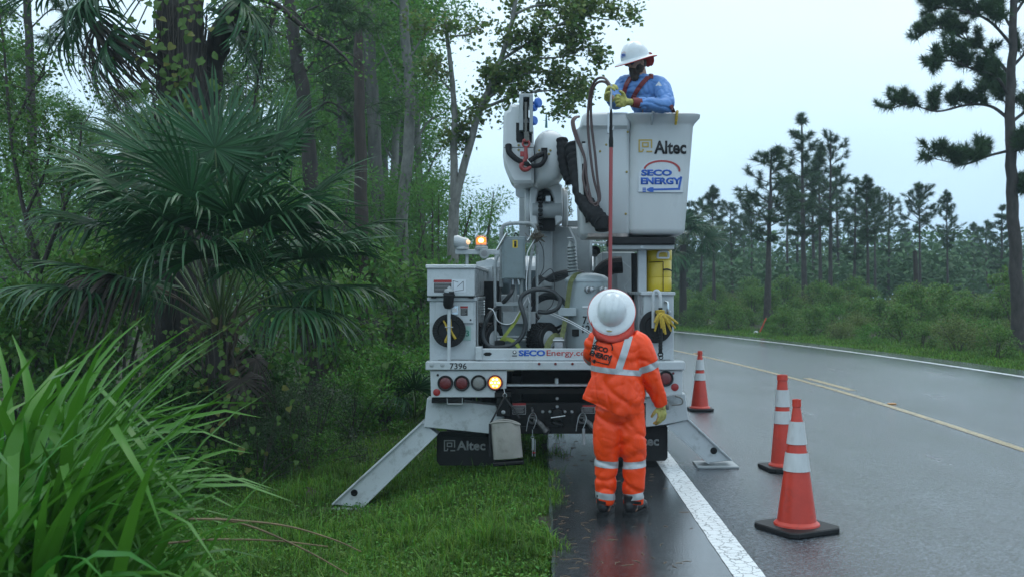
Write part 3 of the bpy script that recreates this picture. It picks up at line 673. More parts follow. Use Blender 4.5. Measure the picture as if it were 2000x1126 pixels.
# headboard, cross-bar and lamps above it
mb = MB(); pbox(mb, 889, 976, 487, 497, 12.9, 12.98, 0.006); mb.cyl(at(970, 492, 12.94), at(970, 640, 12.94), 0.03); mb.cyl(at(912, 492, 12.96), at(912, 600, 12.96), 0.02); bar = T(mb, 'light_bar', m_white)
mb = MB(); mb.lathe([(0.085, 0.0), (0.085, 0.02), (0.055, 0.04), (0.06, 0.06)], at(903, 487, 12.94), (0, 0, 1), 20)
M = Matrix.Translation(at(901, 474, 12.94)); rg = []
for x, r in ((-0.095, 0.05), (-0.088, 0.075), (-0.04, 0.085), (0.02, 0.075), (0.07, 0.068), (0.092, 0.055), (0.098, 0.03)):
    rg.append([M @ Vector((x, r * math.cos(a), r * math.sin(a) + (0.012 if x < 0 else -0.006))) for a in [2 * math.pi * k / 18 for k in range(18)]])
mb.loft(rg); sp = T(mb, 'remote_spotlight', m_white, bar); T(MB().ell(at(914, 473, 12.885), 0.03, 0.02, 0.03), 'lens', mat('glowing cream lens', (0.9, 0.7, 0.5), 0.2, emit=(1.0, 0.55, 0.25), es=0.6), sp)
def beacon(c, s, parent):
    b = T(MB().lathe([(0.085 * s, 0), (0.085 * s, 0.03 * s), (0.07 * s, 0.05 * s), (0.07 * s, 0.065 * s)], c, (0, 0, 1), 20), 'beacon', m_grey, parent)
    T(MB().lathe([(0.062 * s, 0.065 * s), (0.064 * s, 0.12 * s), (0.055 * s, 0.155 * s), (0.02 * s, 0.165 * s), (0.001, 0.166 * s)], c, (0, 0, 1), 20), 'dome', m_beacon2, b)
    T(MB().ell(c + Vector((0, -0.045 * s, 0.115 * s)), 0.036 * s, 0.03 * s, 0.034 * s), 'lamp', m_beacon, b)
    g = MB()
    for k in range(6):
        a = R(60 * k + 30); u = Vector((math.cos(a), math.sin(a), 0)) * 0.078 * s
        g.tube([c + u, c + u + Vector((0, 0, 0.155 * s)), c + u * 0.6 + Vector((0, 0, 0.18 * s)), c + Vector((0, 0, 0.182 * s))], 0.004, 5)
    g.torus(c + Vector((0, 0, 0.08 * s)), (0, 0, 1), 0.078 * s, 0.004, 20, 5); T(g, 'guard', m_steel, b)
beacon(at(940, 488, 12.94), 1.0, bar); beacon(at(1152, 474, 12.94), 0.7, bar)
wl = T(MB().lathe([(0.03, 0.09), (0.062, 0.05), (0.066, 0.0), (0.06, -0.004)], at(946, 495, 12.8), (0, 1, 0), 24), 'work_lamp', m_grey, bar)
T(MB().lathe([(0.058, 0.002), (0.04, -0.004), (0.001, -0.006)], at(946, 495, 12.8), (0, 1, 0), 20), 'lens', mat('frosted lens', (0.26, 0.27, 0.28), 0.25, bump=1.0, bs=140), wl)
mb = MB(); mb.cyl(at(1152, 474, 12.94) - Vector((0, 0, 0.6)), at(1152, 474, 12.94), 0.02); mb.box(0.62, 1.0, 12.9, 12.98, Z_(476, 12.94), Z_(472, 12.94)); T(mb, 'lamp_stalk', m_grey, bar)
hn = T(MB().lathe([(0.02, 0.12), (0.03, 0.06), (0.062, 0.005), (0.066, 0.0), (0.058, 0.002), (0.028, 0.03), (0.02, 0.03), (0.001, 0.025)], at(1162, 491, 12.3), (0, 1, 0), 24), 'horn', m_black); T(MB().cyl(at(1163, 495, 12.4), at(1163, 640, 12.4), 0.025), 'horn_post', m_grey, hn)
# headboard wall behind the load and assorted bins on it
mb = MB(); pbox(mb, 934, 975, 549, 700, 11.3, 11.9, 0.004); T(mb, 'dark_bin', m_black)
mb = MB(); pbox(mb, 932, 1190, 575, 690, 12.3, 12.7); pbox(mb, 925, 962, 520, 575, 12.0, 12.6); T(mb, 'headboard', m_white)
mb = MB(); mb.prism(pp([(930, 512), (960, 505), (975, 512), (975, 522), (930, 524)], 12.1), 12.1, 12.9); T(mb, 'boom_cradle', m_white)
mb = MB(); pbox(mb, 1176, 1240, 492, 690, 11.2, 12.2, 0.01); mb.prism(pp([(1205, 500), (1240, 530), (1220, 560), (1238, 600), (1205, 600)], 11.15), 11.15, 11.2); T(mb, 'boom_control_cabinet', m_grey)
mb = MB(); mb.tube([at(1241, 495, 10.8), at(1243, 690, 10.8)], 0.045, 12); T(mb, 'hose_tube', m_rubber)
mb = MB(); mb.tube(spline([at(1170, 570, 10.9), at(1175, 535, 10.9), at(1192, 520, 10.9), at(1215, 517, 10.9)], 5), 0.09, 10); T(mb, 'tarp_roll', m_cloth_blk)

# ================================================================== pedestal and booms
YB = 11.2
col_ = T(MB().prism(pp([(1046, 690), (1046, 470), (1052, 440), (1112, 440), (1126, 470), (1130, 560), (1130, 690)], YB), YB, YB + 0.7, 0.02), 'lower_boom', m_grey)
mb = MB(); pbox(mb, 1062, 1079, 447, 560, YB - 0.09, YB + 0.02, 0.01); cyl_ = T(mb, 'lift_cylinder', m_grey, col_)
T(MB().cyl(at(1070, 448, YB - 0.05), at(1070, 392, YB - 0.05), 0.014), 'piston_rod', m_chrome, cyl_)
mb = MB(); mb.prism(pp([(1112, 690), (1112, 442), (1138, 440), (1142, 455), (1157, 462), (1157, 690)], 11.6), 11.6, 12.3, 0.03); T(mb, 'turret', m_grey)
mb = MB(); pbox(mb, 1108, 1141, 431, 442, 11.0, 11.1); T(mb, 'turret_arm', m_grey)
mb = MB(); mb.prism(pp([(1007, 362), (1032, 362), (1032, 386), (1012, 386), (1007, 381)], 11.0), 11.0, 11.06); T(mb, 'latch_plate', m_white)
mb = MB(); pbox(mb, 1014, 1034, 386, 470, 11.3, 11.9); T(mb, 'boom_side_box', m_grey)
# elbow: two cheeks, hubs, dark throat with chain
YE = 10.75
mb = MB()
arch = [(1036, 440), (1033, 400), (1036, 362), (1050, 352), (1085, 352), (1098, 362), (1100, 400), (1098, 432), (1086, 440), (1082, 415), (1081, 388), (1075, 372), (1064, 367), (1052, 372), (1048, 390), (1049, 415), (1052, 440)]
mb.prism(pp(arch, YE), YE, YE + 0.5, 0.015); elbow = T(mb, 'elbow', m_white2)
T(pbox(MB(), 1049, 1084, 366, 450, YE + 0.12, YE + 0.3), 'elbow_throat', m_black, elbow)
for x in (1033, 1101): T(MB().lathe([(0.2, -0.02), (0.215, 0), (0.215, 0.03), (0.19, 0.045)], at(x, 405, YE + 0.25), (1 if x > 1060 else -1, 0, 0), 28), 'elbow_hub', m_white2, elbow)
T(MB().cyl(at(1040, 410, YE + 0.06), at(1098, 410, YE + 0.06), 0.09, n=20), 'elbow_pin', m_grey, elbow)
mb = MB()
for k in range(9): mb.box(X_(1051, YE), X_(1060, YE), YE - 0.05, YE - 0.005, Z_(376 + 8 * k, YE) - 0.035, Z_(376 + 8 * k, YE), 0.008)
T(mb, 'leaf_chain', m_black, elbow)
T(MB().lathe([(0.03, -0.02), (0.03, 0.02)], at(1070, 391, YE - 0.02), (1, 0, 0), 14).box(X_(1065, YE), X_(1075, YE), YE - 0.05, YE + 0.03, Z_(396, YE), Z_(382, YE), 0.01), 'rod_eye', m_steel, elbow)
mb = MB(); mb.tube([(X_(1070, YE), YE + 0.4, 2.62), (X_(1070, YE), 13.8, 2.45)], [0.17, 0.15], 4); T(mb, 'upper_boom', m_white2, elbow)
# boom-tip covers
YT = 10.35
def rbox(mb, px_poly, Ya, Yb, b): return mb.prism(pp(px_poly, Ya), Ya, Yb, b)
jib = [(983, 226), (985, 218), (993, 214), (996, 204), (1001, 203), (1014, 204), (1040, 238), (1042, 250), (1043, 357), (1037, 358), (1003, 358), (996, 350), (984, 322), (982, 305)]
jc = T(rbox(MB(), jib, YT, YT + 0.6, 0.03), 'winch_cover', m_white2)
T(MB().prism(pp([(1008, 240), (1039, 240), (1039, 279), (1010, 279), (1008, 274)], YT), YT - 0.004, YT + 0.02, 0.002), 'cover_opening', m_black, jc)
T(pbox(MB(), 984, 1042, 287.5, 288.6, YT - 0.004, YT, 0), 'cover_seam', m_black, jc)
mb = MB(); pbox(mb, 1014, 1022, 184, 255, YT - 0.1, YT + 0.05); pbox(mb, 1034, 1041, 184, 258, YT - 0.1, YT + 0.05); pbox(mb, 1014, 1041, 183, 190, YT - 0.09, YT + 0.3); pbox(mb, 1016, 1040, 190, 206, YT + 0.01, YT + 0.3); sh = T(mb, 'jib_head', m_grey, jc)
for y in (214, 262): T(MB().lathe([(0.10, -0.028), (0.105, -0.022), (0.085, 0), (0.105, 0.022), (0.10, 0.028)], at(1027, y, YT + 0.0), (1, 0, 0), 24), 'sheave', m_black, sh)
T(MB().tube([at(1027, 200, YT - 0.1), at(1027, 262, YT - 0.11), at(1029, 275, YT - 0.1)], 0.013, 8).cyl(at(1028, 258, YT - 0.1), at(1029, 276, YT - 0.1), 0.026, n=10), 'winch_rope', mat('grey rope', (0.13, 0.13, 0.12), 0.7, bump=0.8, bs=80), sh)
for (x, y, rx, rz) in ((1051, 201, 0.022, 0.05), (1043, 211, 0.024, 0.036), (1042, 236, 0.028, 0.046)):
    k = T(MB().lathe([(rz * 0.8, -rx), (rz, -rx * 0.6), (rz, rx * 0.6), (rz * 0.8, rx)], at(x, y, YT - 0.05), (0.8, -0.6, 0), 16), 'blue_knob', m_blueplas, sh); T(MB().cyl(at(1038, y, YT - 0.03), at(x, y, YT - 0.05), 0.014, n=8), 'knob_stem', m_blueplas, k)
# hook block on the rope
mb = MB(); cx = 1027; Yh = YT - 0.11
mb.torus(at(1027.5, 281, Yh), (0, 1, 0), 0.034, 0.011, 16, 7); mb.tube([at(1021, 276, Yh), at(1034, 276, Yh)], 0.013, 8); mb.ell(at(1024, 275, Yh), 0.02, 0.02, 0.02, 10, 6)
mb.tube([at(1027, 288, Yh), at(1027, 310, Yh)], [0.017, 0.024], 10)
mb.tube(spline([at(1028, 309, Yh), at(1023, 317, Yh), at(1018, 324, Yh), at(1022, 331, Yh), at(1030, 331, Yh), at(1036, 325, Yh), at(1036, 319, Yh)], 5), [0.022, 0.024, 0.023, 0.021, 0.008], 10)
hook = T(mb, 'hook', m_hookred, sh); T(MB().box(X_(1016, Yh), X_(1027, Yh), Yh - 0.01, Yh + 0.02, Z_(306, Yh), Z_(296, Yh), 0.003), 'hook_tag', m_refl, hook); T(MB().tube([at(1029, 312, Yh - 0.01), at(1037, 321, Yh - 0.01)], 0.005, 6), 'hook_latch', m_chrome, hook)
# dome cover at the bucket pivot
prof = [(362, 1050, 1062), (358, 1043, 1074), (350, 1041, 1094), (340, 1041, 1101), (320, 1041, 1107), (300, 1041, 1107.5), (285, 1041.5, 1107), (270, 1044, 1105), (260, 1050, 1099), (253, 1058, 1090), (249, 1067, 1081), (248, 1072, 1076)]
rings = []
for (y, a, b) in prof:
    xa, xb = X_(a, YT), X_(b, YT); cxm, hw = (xa + xb) / 2, (xb - xa) / 2; ring = []
    dp = 0.30 * min(1.0, (hw / 0.17) ** 0.6)
    for k in range(28):
        t = 2 * math.pi * k / 28; ct, st = math.cos(t), math.sin(t)
        ring.append((cxm + hw * math.copysign(abs(ct) ** 0.7, ct), YT + 0.3 + dp * math.copysign(abs(st) ** 0.6, st), Z_(y, YT)))
    rings.append(ring)
mb = MB(); mb.loft(rings); dome = T(mb, 'pivot_cover', m_white2, None, 50)
T(MB().prism(pp([(1057, 289), (1069, 289), (1069, 300), (1057, 300)], YT), YT - 0.012, YT + 0.02, 0.002), 'cover_opening', m_black, dome)
T(MB().prism(pp([(1093, 271), (1104, 270), (1105, 325), (1094, 325)], YT), YT + 0.0, YT + 0.1, 0.002), 'cover_opening', m_black, dome)
for x, y in ((1053, 294), (1075, 294), (1050, 301), (1072, 301), (1013, 284), (1013, 293)):
    T(MB().lathe([(0.012, -0.01), (0.012, 0.006), (0.007, 0.012)], at(x, y, YT - 0.002), (0, -1, 0), 8), 'bolt_head', m_brass, dome)
T(MB().cyl(at(1067, 250, YT + 0.2), at(1067, 224, YT + 0.2), 0.014, 0.007, 8), 'sight_gauge', mat('teal plastic', (0.05, 0.16, 0.16), 0.3), dome)
# black sling between the covers through the hook
T(MB().tube(spline([at(993, 284, YT - 0.01), at(995, 298, YT - 0.05), at(1010, 312, YT - 0.09), at(1026, 319, YT - 0.11), at(1040, 324, YT - 0.1), at(1056, 322, YT - 0.09), at(1065, 308, YT - 0.05), at(1063, 296, YT - 0.01)], 6), [0.034, 0.03, 0.026, 0.024, 0.024, 0.024, 0.022], 10), 'sling', m_cloth_blk, dome)
T(MB().tube(spline([at(1034, 315, YT - 0.1), at(1048, 306, YT - 0.08), at(1062, 300, YT - 0.02)], 6), 0.026, 10), 'sling', m_cloth_blk, dome)
# sleeved hose bundle from the pivot to the bucket
def sleeve(pts, r, name='hose_sleeve'):
    P = spline(pts, 8); rs = [r * (1 + 0.07 * math.sin(i * 1.9) + 0.05 * mnoise.noise(Vector((i * 0.7, r, 0)))) for i in range(len(P))]
    return T(MB().tube(P, rs, 14), name, m_cloth_blk)
sleeve([at(1097, 273, YT + 0.05), at(1100, 300, YT), at(1105, 330, YT - 0.05), at(1116, 355, YT - 0.1)], 0.062)
sleeve([at(1118, 285, YT - 0.12), at(1124, 312, YT - 0.2), at(1130, 345, YT - 0.3), at(1140, 388, YT - 0.45), at(1158, 415, YT - 0.62), at(1176, 436, YT - 0.72)], 0.085)
T(MB().lathe([(0.07, -0.06), (0.085, 0), (0.08, 0.06), (0.03, 0.09)], at(1177, 438, YT - 0.72), (0, 0.2, 1), 14), 'hose_collar', m_cloth_blk)
# moss on the boom
mb = MB(); rn = random.Random(3)
for k in range(260):
    t = rn.random(); p = at(1106 + 8 * t + rn.gauss(0, 3), 362 + 60 * t + rn.gauss(0, 4), YE + 0.1 + 0.1 * rn.random()); d = Vector((rn.gauss(0, 1), rn.gauss(0, 1), rn.gauss(-0.3, 1))).normalized() * 0.03; u = d.orthogonal().normalized() * 0.006
    mb.add([p - u, p + u, p + d], [(0, 1, 2)])
o = T(mb, 'moss', mat('moss', (0.10, 0.13, 0.05), 0.8, island=0.4), elbow, 0); o['kind'] = 'stuff'

# ================================================================== the bucket
YK = 9.78
def bucket_ring(y, xa, xb, ya, yb, r, n=6):
    za = Z_(y, YK); x0, x1 = X_(xa, YK), X_(xb, YK); ring = []
    for (sx, sy, a0) in ((1, 0, 270), (1, 1, 0), (0, 1, 90), (0, 0, 180)):
        cx = x1 - r if sx else x0 + r; cyy = yb - r if sy else ya + r
        for k in range(n): a = R(a0 + 90 * k / (n - 1)); ring.append((cx + r * math.cos(a), cyy + r * math.sin(a), za))
    return ring
D = 0.78
outer = [bucket_ring(459, 1236, 1330, YK + 0.10, YK + D - 0.1, 0.05), bucket_ring(454, 1227, 1339, YK + 0.055, YK + D - 0.055, 0.07), bucket_ring(446, 1225, 1341, YK + 0.045, YK + D - 0.045, 0.075), bucket_ring(340, 1228, 1349, YK + 0.02, YK + D - 0.02, 0.08), bucket_ring(246, 1231, 1356, YK, YK + D, 0.08),
         bucket_ring(240, 1229, 1359, YK - 0.012, YK + D + 0.012, 0.085), bucket_ring(230, 1220, 1368, YK - 0.055, YK + D + 0.05, 0.10), bucket_ring(224, 1219, 1369, YK - 0.06, YK + D + 0.055, 0.10), bucket_ring(222, 1222, 1366, YK - 0.048, YK + D + 0.045, 0.10),
         bucket_ring(222, 1234, 1354, YK + 0.015, YK + D - 0.015, 0.07), bucket_ring(240, 1236, 1351, YK + 0.025, YK + D - 0.025, 0.07), bucket_ring(445, 1236, 1332, YK + 0.08, YK + D - 0.08, 0.05)]
mb = MB(); mb.loft(outer); bucket = T(mb, 'bucket', m_white2, None, 50)
# side pod with the controls
def pod_ring(y, xa, xb, ya, yb): return bucket_ring(y, xa, xb, ya, yb, 0.04, 4)
mb = MB(); mb.loft([pod_ring(462, 1140, 1230, YK + 0.10, YK + 0.75), pod_ring(452, 1134, 1231, YK + 0.045, YK + 0.78), pod_ring(330, 1130, 1231, YK + 0.035, YK + 0.78), pod_ring(252, 1126, 1231, YK + 0.025, YK + 0.78), pod_ring(246, 1133, 1231, YK - 0.015, YK + 0.76), pod_ring(226, 1137, 1230, YK - 0.012, YK + 0.74), pod_ring(219, 1143, 1228, YK + 0.03, YK + 0.70)])
pod = T(mb, 'control_pod', m_white2, bucket, 50)
T(MB().prism(pp([(1136, 276), (1144, 272), (1146, 400), (1152, 432), (1144, 436), (1137, 330)], YK), YK + 0.028, YK + 0.06, 0.002), 'pod_recess', m_black, pod)
T(pbox(MB(), 1137, 1146, 280, 320, YK + 0.015, YK + 0.04), 'pod_latch', m_white2, pod)
for x, y, yy in ((1226, 258, 0.03), (1184, 283, 0.035), (1172, 296, 0.035), (1224, 336, 0.038), (1222, 418, 0.044)):
    T(MB().lathe([(0.012, -0.012), (0.012, 0.006), (0.007, 0.010)], at(x, y, YK + yy), (0, -1, 0), 8), 'bolt_head', m_brass, pod)
T(pbox(MB(), 1148, 1226, 456, 463, YK + 0.05, YK + 0.6), 'bucket_mount', mat('stained underside', (0.33, 0.29, 0.27), 0.6, var=0.4, vs=15), pod)
T(MB().cyl(at(1108, 330, YT + 0.3), at(1160, 340, YT + 0.15), 0.1, n=18), 'bucket_pivot', m_white2, bucket)
# emblems on the bucket: each stands a little proud of the tapered wall
ya = YK + 0.006
altec_logo(bucket, 1260.5, 285, ya, 27, 25, m_gold)
TX('Altec', 1309, 288, ya, 63, 26, m_ink, bucket, 0.03)
pl = T(MB().prism(pp([(1247, 375), (1247, 338), (1258, 322), (1274, 313), (1296, 312), (1314, 319), (1326, 336), (1335, 348), (1334, 376)], YK + 0.012), YK + 0.0105, YK + 0.06, 0.0005), 'logo_plate', m_paleblue, bucket, 0)
s = YK / F; seco_logo(pl, Matrix.Translation(at(1291, 345, YK + 0.0100)), 86 * s, 62 * s, m_red, m_blue)
for x, yb_, m in ((1274, 246, m_grey), (1321, 247, m_yellowrope)):
    h = MB().tube(spline([at(x + 2, 220, YK + 0.02), at(x + 2, 217.5, YK - 0.03), at(x + 1, 221, YK - 0.078), at(x, 232, YK - 0.078), at(x - 1.5, 244, YK - 0.06)], 5), [0.013, 0.013, 0.013, 0.015, 0.011], 8)
    T(h, 'lip_hook', m, bucket)
# hydraulic tool hoses looping from the pod
m_hose = mat('brown hydraulic hose', (0.075, 0.045, 0.043), 0.4, var=0.15, vs=20)
for k, off in enumerate((0, 7)):
    pts = [at(1193 + off * 0.3, 168 + off, 9.42), at(1180, 153 + off, 9.5), at(1163, 157 + off * 1.2, 9.58), at(1152 + off * 0.4, 185 + off, 9.65), at(1148 + off, 240, 9.68), at(1153 + off * 1.3, 300, 9.68), at(1160 + off, 350, 9.68), at(1169 + off * 0.4, 385, 9.68), at(1166 + off * 0.2, 402 - off, 9.68), at(1156 - off * 0.4, 394, 9.7), at(1146 - off, 350, 9.72), at(1142, 310, 9.75), at(1124 + off * 0.5, 268, 9.8), at(1117 + off * 0.5, 240, 9.85), at(1122 + off * 0.5, 230, 9.9), at(1131, 228, 9.95)]
    T(MB().tube(spline(pts, 6), 0.0125, 8), 'tool_hose', m_hose, pod)
rebase(truck, (0.135, 11.5, 0.0))
# ================================================================== the load and loose gear
def G(mb, name, m, parent, smooth=35): return mb.build(name, m, parent, smooth)
DECK = 1.045
# --- pole-mount transformer
YT2 = 10.35; tc = at(1147, 680, YT2); tc.z = DECK + 0.004; rt = 42 * YT2 / F
tr = thing('transformer', 'grey cylindrical pole transformer with ribbed bushing strapped on the truck deck', 'transformer', tc)
zt = Z_(548, YT2) - tc.z
G(MB().lathe([(rt * 0.96, 0), (rt, 0.02), (rt, zt - 0.01)], n=36), 'tank', m_tank, tr)
G(MB().lathe([(rt * 1.04, zt - 0.012), (rt * 1.05, zt + 0.012), (rt * 1.03, zt + 0.02), (rt * 0.8, zt + 0.055), (rt * 0.4, zt + 0.075), (0.002, zt + 0.08)], n=36), 'tank_lid', m_tank, tr)
bx, bz = -0.14, zt + 0.055; prof = [(0.055, 0.0), (0.055, 0.03)]
for k in range(8): z = 0.035 + k * 0.034; prof += [(0.034, z), (0.057 - 0.0015 * k, z + 0.012), (0.054 - 0.0015 * k, z + 0.02), (0.034, z + 0.03)]
prof += [(0.026, 0.32), (0.022, 0.345), (0.001, 0.35)]
bu = G(MB().lathe(prof, (bx, 0.02, bz), (-0.08, 0, 1), 20), 'bushing', mat('grey porcelain', (0.24, 0.27, 0.27), 0.25, coat=0.4), tr)
G(MB().cyl((bx - 0.03, 0.02, bz + 0.35), (bx - 0.035, 0.02, bz + 0.39), 0.012, n=8).cyl((bx - 0.06, 0.02, bz + 0.375), (bx, 0.0, bz + 0.375), 0.008, n=6), 'terminal', m_steel, bu)
for dx in (-0.04, 0.10):
    zz = zt - 0.09
    G(MB().lathe([(0.035, 0), (0.035, 0.03), (0.02, 0.035), (0.02, 0.06), (0.028, 0.065), (0.028, 0.09), (0.012, 0.1)], (dx + 0.03, -rt + 0.01, zz), (0.5, -0.8, 0.05), 14), 'low_voltage_lug', m_steel, tr)
mb = MB(); mb.box(-0.30, -0.12, -rt - 0.03, -rt + 0.16, 0.40, 0.48, 0.005); G(mb, 'mounting_bracket', m_tank, tr)
G(MB().prism([(-0.42, 0.44), (-0.22, 0.56), (-0.20, 0.34), (-0.50, 0.2), (-0.62, 0.2)], -0.02, 0.02), 'support_arm', m_tank, tr)
def on_tank(body, px, py, w, h, m, bold=0.02):
    me = text_mesh(body, w * YT2 / F, h * YT2 / F, bold, 0.001); cx = X_(px, YT2) - tc.x; cz = Z_(py, YT2) - tc.z
    for v in me.vertices:
        x = v.co.x + cx; x = max(-rt * 0.99, min(rt * 0.99, x)); v.co = Vector((x, -math.sqrt(max(0, rt * rt - x * x)) - 0.006 + v.co.y, v.co.z + cz))
    me.materials.append(m); link('lettering', me, tr)
on_tank('7.', 1142, 623, 11, 15, m_ink); on_tank('12', 1143, 640, 15, 15, m_ink); on_tank('R3', 1113, 607, 9, 8, mat('green marker', (0.03, 0.16, 0.05), 0.5))
mb = MB(); mb.box(-0.06, 0.06, -rt - 0.006, -rt + 0.002, zt - 0.27, zt - 0.25, 0.002); G(mb, 'name_plate', m_sheet, tr)
G(MB().box(-0.16, -0.09, -rt * 0.93, -rt * 0.85, 0.2, 0.27, 0.004), 'data_plate', m_black, tr)
# --- hand truck with the grey tool box on it
YD = 10.05
dol = thing('hand_truck', 'grey two-wheeled hand cart with chunky tyres and rusty tube handle on the truck deck', 'hand cart')
m_tubegrey = mat('chipped grey tube', (0.30, 0.33, 0.34), 0.4, var=0.15, vs=20, dirt=(0.10, 0.07, 0.05), dirt_amt=0.8, ds=25)
mb = MB()
mb.tube(spline([at(967, 678, YD), at(967, 600, YD), at(967, 520, YD), at(972, 500, YD)], 5), 0.015, 8); mb.tube(spline([at(1034, 678, YD), at(1034, 560, YD), at(1036, 510, YD), at(1044, 470, YD), at(1046, 455, YD)], 5), 0.016, 8)
G(mb, 'upright', m_tubegrey, dol)
mb = MB(); mb.tube(spline([at(979, 560, YD + 0.1), at(979, 490, YD + 0.08), at(979, 455, YD + 0.05), at(984, 441, YD + 0.04), at(996, 437, YD + 0.02), at(1018, 436, YD), at(1036, 437, YD), at(1045, 445, YD), at(1048, 462, YD)], 6), 0.0185, 10); mb.tube([at(1049, 462, YD + 0.1), at(1049, 610, YD + 0.1)], 0.014, 8); G(mb, 'handle', m_tubegrey, dol)
G(MB().tube([at(971, 488, YD - 0.05), at(990, 455, YD - 0.08)], 0.014, 8), 'release_lever', m_chrome, dol)
mb = MB(); pbox(mb, 968, 1020, 589, 597, YD - 0.02, YD + 0.02); pbox(mb, 970, 1030, 655, 659, YD - 0.02, YD + 0.0); pbox(mb, 982, 1046, 608, 632, YD + 0.05, YD + 0.1); G(mb, 'crossbar', m_grey, dol)
mb = MB(); mb.prism(pp([(980, 608), (1046, 608), (1046, 630), (1030, 680), (985, 680), (980, 640)], YD + 0.12), YD + 0.12, YD + 0.2); G(mb, 'toe_plate', m_bluegrey, dol)
def cart_wheel(px, py, Y, r, w, yaw):
    c = at(px, py, Y); c.z = DECK + r + 0.006; M = Matrix.Translation(c) @ Matrix.Rotation(yaw, 4, 'Z')
    t = MB(); t.M = M; t.lathe([(r * 0.55, -w / 2 + 0.01), (r * 0.65, -w / 2), (r * 0.9, -w / 2 + 0.004), (r * 0.98, -w / 2 + 0.025), (r, 0), (r * 0.98, w / 2 - 0.025), (r * 0.9, w / 2 - 0.004), (r * 0.65, w / 2), (r * 0.55, w / 2 - 0.01)], (0, 0, 0), (1, 0, 0), 32, False)
    for row in range(6):
        for k in range(30):
            a = 2 * math.pi * (k + 0.5 * (row % 2)) / 30; xx = (row - 2.5) * w * 0.15
            t.M = M @ Matrix.Rotation(a, 4, 'X'); t.box(xx - w * 0.055, xx + w * 0.055, -0.010, 0.010, r - 0.006, r + 0.007, 0)
    o = G(t, 'wheel', m_rubber, dol)
    t = MB(); t.M = M; t.lathe([(r * 0.57, w * 0.45), (r * 0.53, w * 0.47), (r * 0.5, w * 0.3), (r * 0.2, w * 0.25), (0.03, w * 0.33), (0.001, w * 0.33)], (0, 0, 0), (1, 0, 0), 24); G(t, 'rim', m_white, o)
cart_wheel(1060, 646, YD + 0.05, 0.165, 0.18, R(-38)); cart_wheel(953, 646, YD + 0.05, 0.165, 0.18, R(-32))
G(MB().cyl((X_(955, YD), YD + 0.06, DECK + 0.17), (X_(1062, YD), YD + 0.06, DECK + 0.17), 0.014, n=8), 'axle', m_steel, dol)
rebase(dol, (X_(1005, YD), YD, DECK))
tb = thing('electrical_box', 'blue-grey steel box marked with a yellow number 1 label on the hand cart', 'box')
mb = MB(); pbox(mb, 980, 1026, 462, 545, YD - 0.06, YD + 0.14, 0.006); bxo = G(mb, 'case', m_bluegrey, tb)
G(pbox(MB(), 984, 1022, 466, 543, YD - 0.068, YD - 0.058, 0.004), 'front_cover', m_bluegrey, tb)
y1 = G(pbox(MB(), 1001, 1011, 469, 484, YD - 0.070, YD - 0.068, 0), 'number_label', m_yplate, tb, 0); text('1', Matrix.Translation(at(1006.5, 476.5, YD - 0.0705)), m_ink, y1, 0.022, 0.06, 0.03)
G(MB().box(X_(1026, YD - 0.06), X_(1026, YD - 0.06) + 0.002, YD - 0.02, YD + 0.03, Z_(492, YD), Z_(478, YD), 0), 'side_label', m_yplate, tb, 0)
G(MB().tube(spline([at(1004, 463, YD), at(1008, 455, YD), at(1013, 463, YD)], 4), 0.006, 6), 'lifting_eye', m_black, tb)
G(MB().cyl(at(1002, 545, YD), at(1002, 558, YD), 0.018, n=10).cyl(at(1011, 543, YD - 0.03), at(1014, 556, YD - 0.03), 0.01, n=8), 'cable_gland', m_steel, tb)
for x in (1006, 1018): G(MB().cyl(at(x, 540, YD + 0.05), at(x, 608, YD + 0.08), 0.02, n=8), 'mounting_leg', m_grey, tb)
rebase(tb, at(1003, 545, YD + 0.04))
# --- cables and hoses lying over the load
m_cable = mat('black cable jacket', (0.03, 0.034, 0.037), 0.38, var=0.1, vs=20)
cb = thing('power_cable', 'thick dark cable looping over the hand cart and around its left wheel', 'cable')
Yc = YD - 0.12
pts = [at(1002, 558, YD), at(998, 572, Yc + 0.06), at(985, 588, Yc + 0.1), at(975, 596, Yc + 0.18), at(955, 615, Yc), at(945, 640, Yc), at(945, 662, Yc), at(957, 676, Yc), at(980, 677, Yc - 0.02), at(1003, 671, Yc - 0.02), at(1020, 655, Yc - 0.02), at(1026, 630, Yc - 0.02), at(1020, 605, Yc - 0.02), at(1016, 588, Yc), at(1022, 575, Yc), at(1040, 566, Yc), at(1066, 565, Yc), at(1085, 573, Yc), at(1094, 587, Yc), at(1088, 602, Yc), at(1070, 609, Yc + 0.05), at(1052, 608, Yc + 0.1)]
G(MB().tube(spline(pts, 7), 0.0215, 10), 'cable_run', m_cable, cb); rebase(cb, at(980, 677, Yc))
cb = thing('cable_coil', 'bundle of thin black cables coiled on the deck beside the transformer', 'cable')
for k in range(6):
    o_ = random.Random(k).uniform; pts = [at(1030 + 4 * k, 600 - k, YD + 0.35), at(1045 + o_(-4, 4), 560 - 4 * k, YD + 0.35), at(1080, 535 + 3 * k, YD + 0.4), at(1120 + o_(-5, 5), 527 + 2 * k, YD + 0.6), at(1150, 540 + 2 * k, YD + 0.75), at(1160 + 2 * k, 570, YD + 0.75), at(1150, 670, YD + 0.75)]
    G(MB().tube(spline(pts, 6), 0.011, 7), 'cable_strand', m_cable, cb)
for k in range(4):
    G(MB().torus(at(1075, 620 - 6 * k, YD + 0.3), (0.2, 1, 0.1 * k), 0.2 - 0.012 * k, 0.014, 28, 7), 'coil_turn', m_cable, cb)
rebase(cb, at(1075, 670, YD + 0.4))
wr = thing('wire_bundle', 'pale thin wires tangled over the cart handle and around the box', 'wire'); m_wire = mat('grey wire', (0.33, 0.35, 0.35), 0.45)
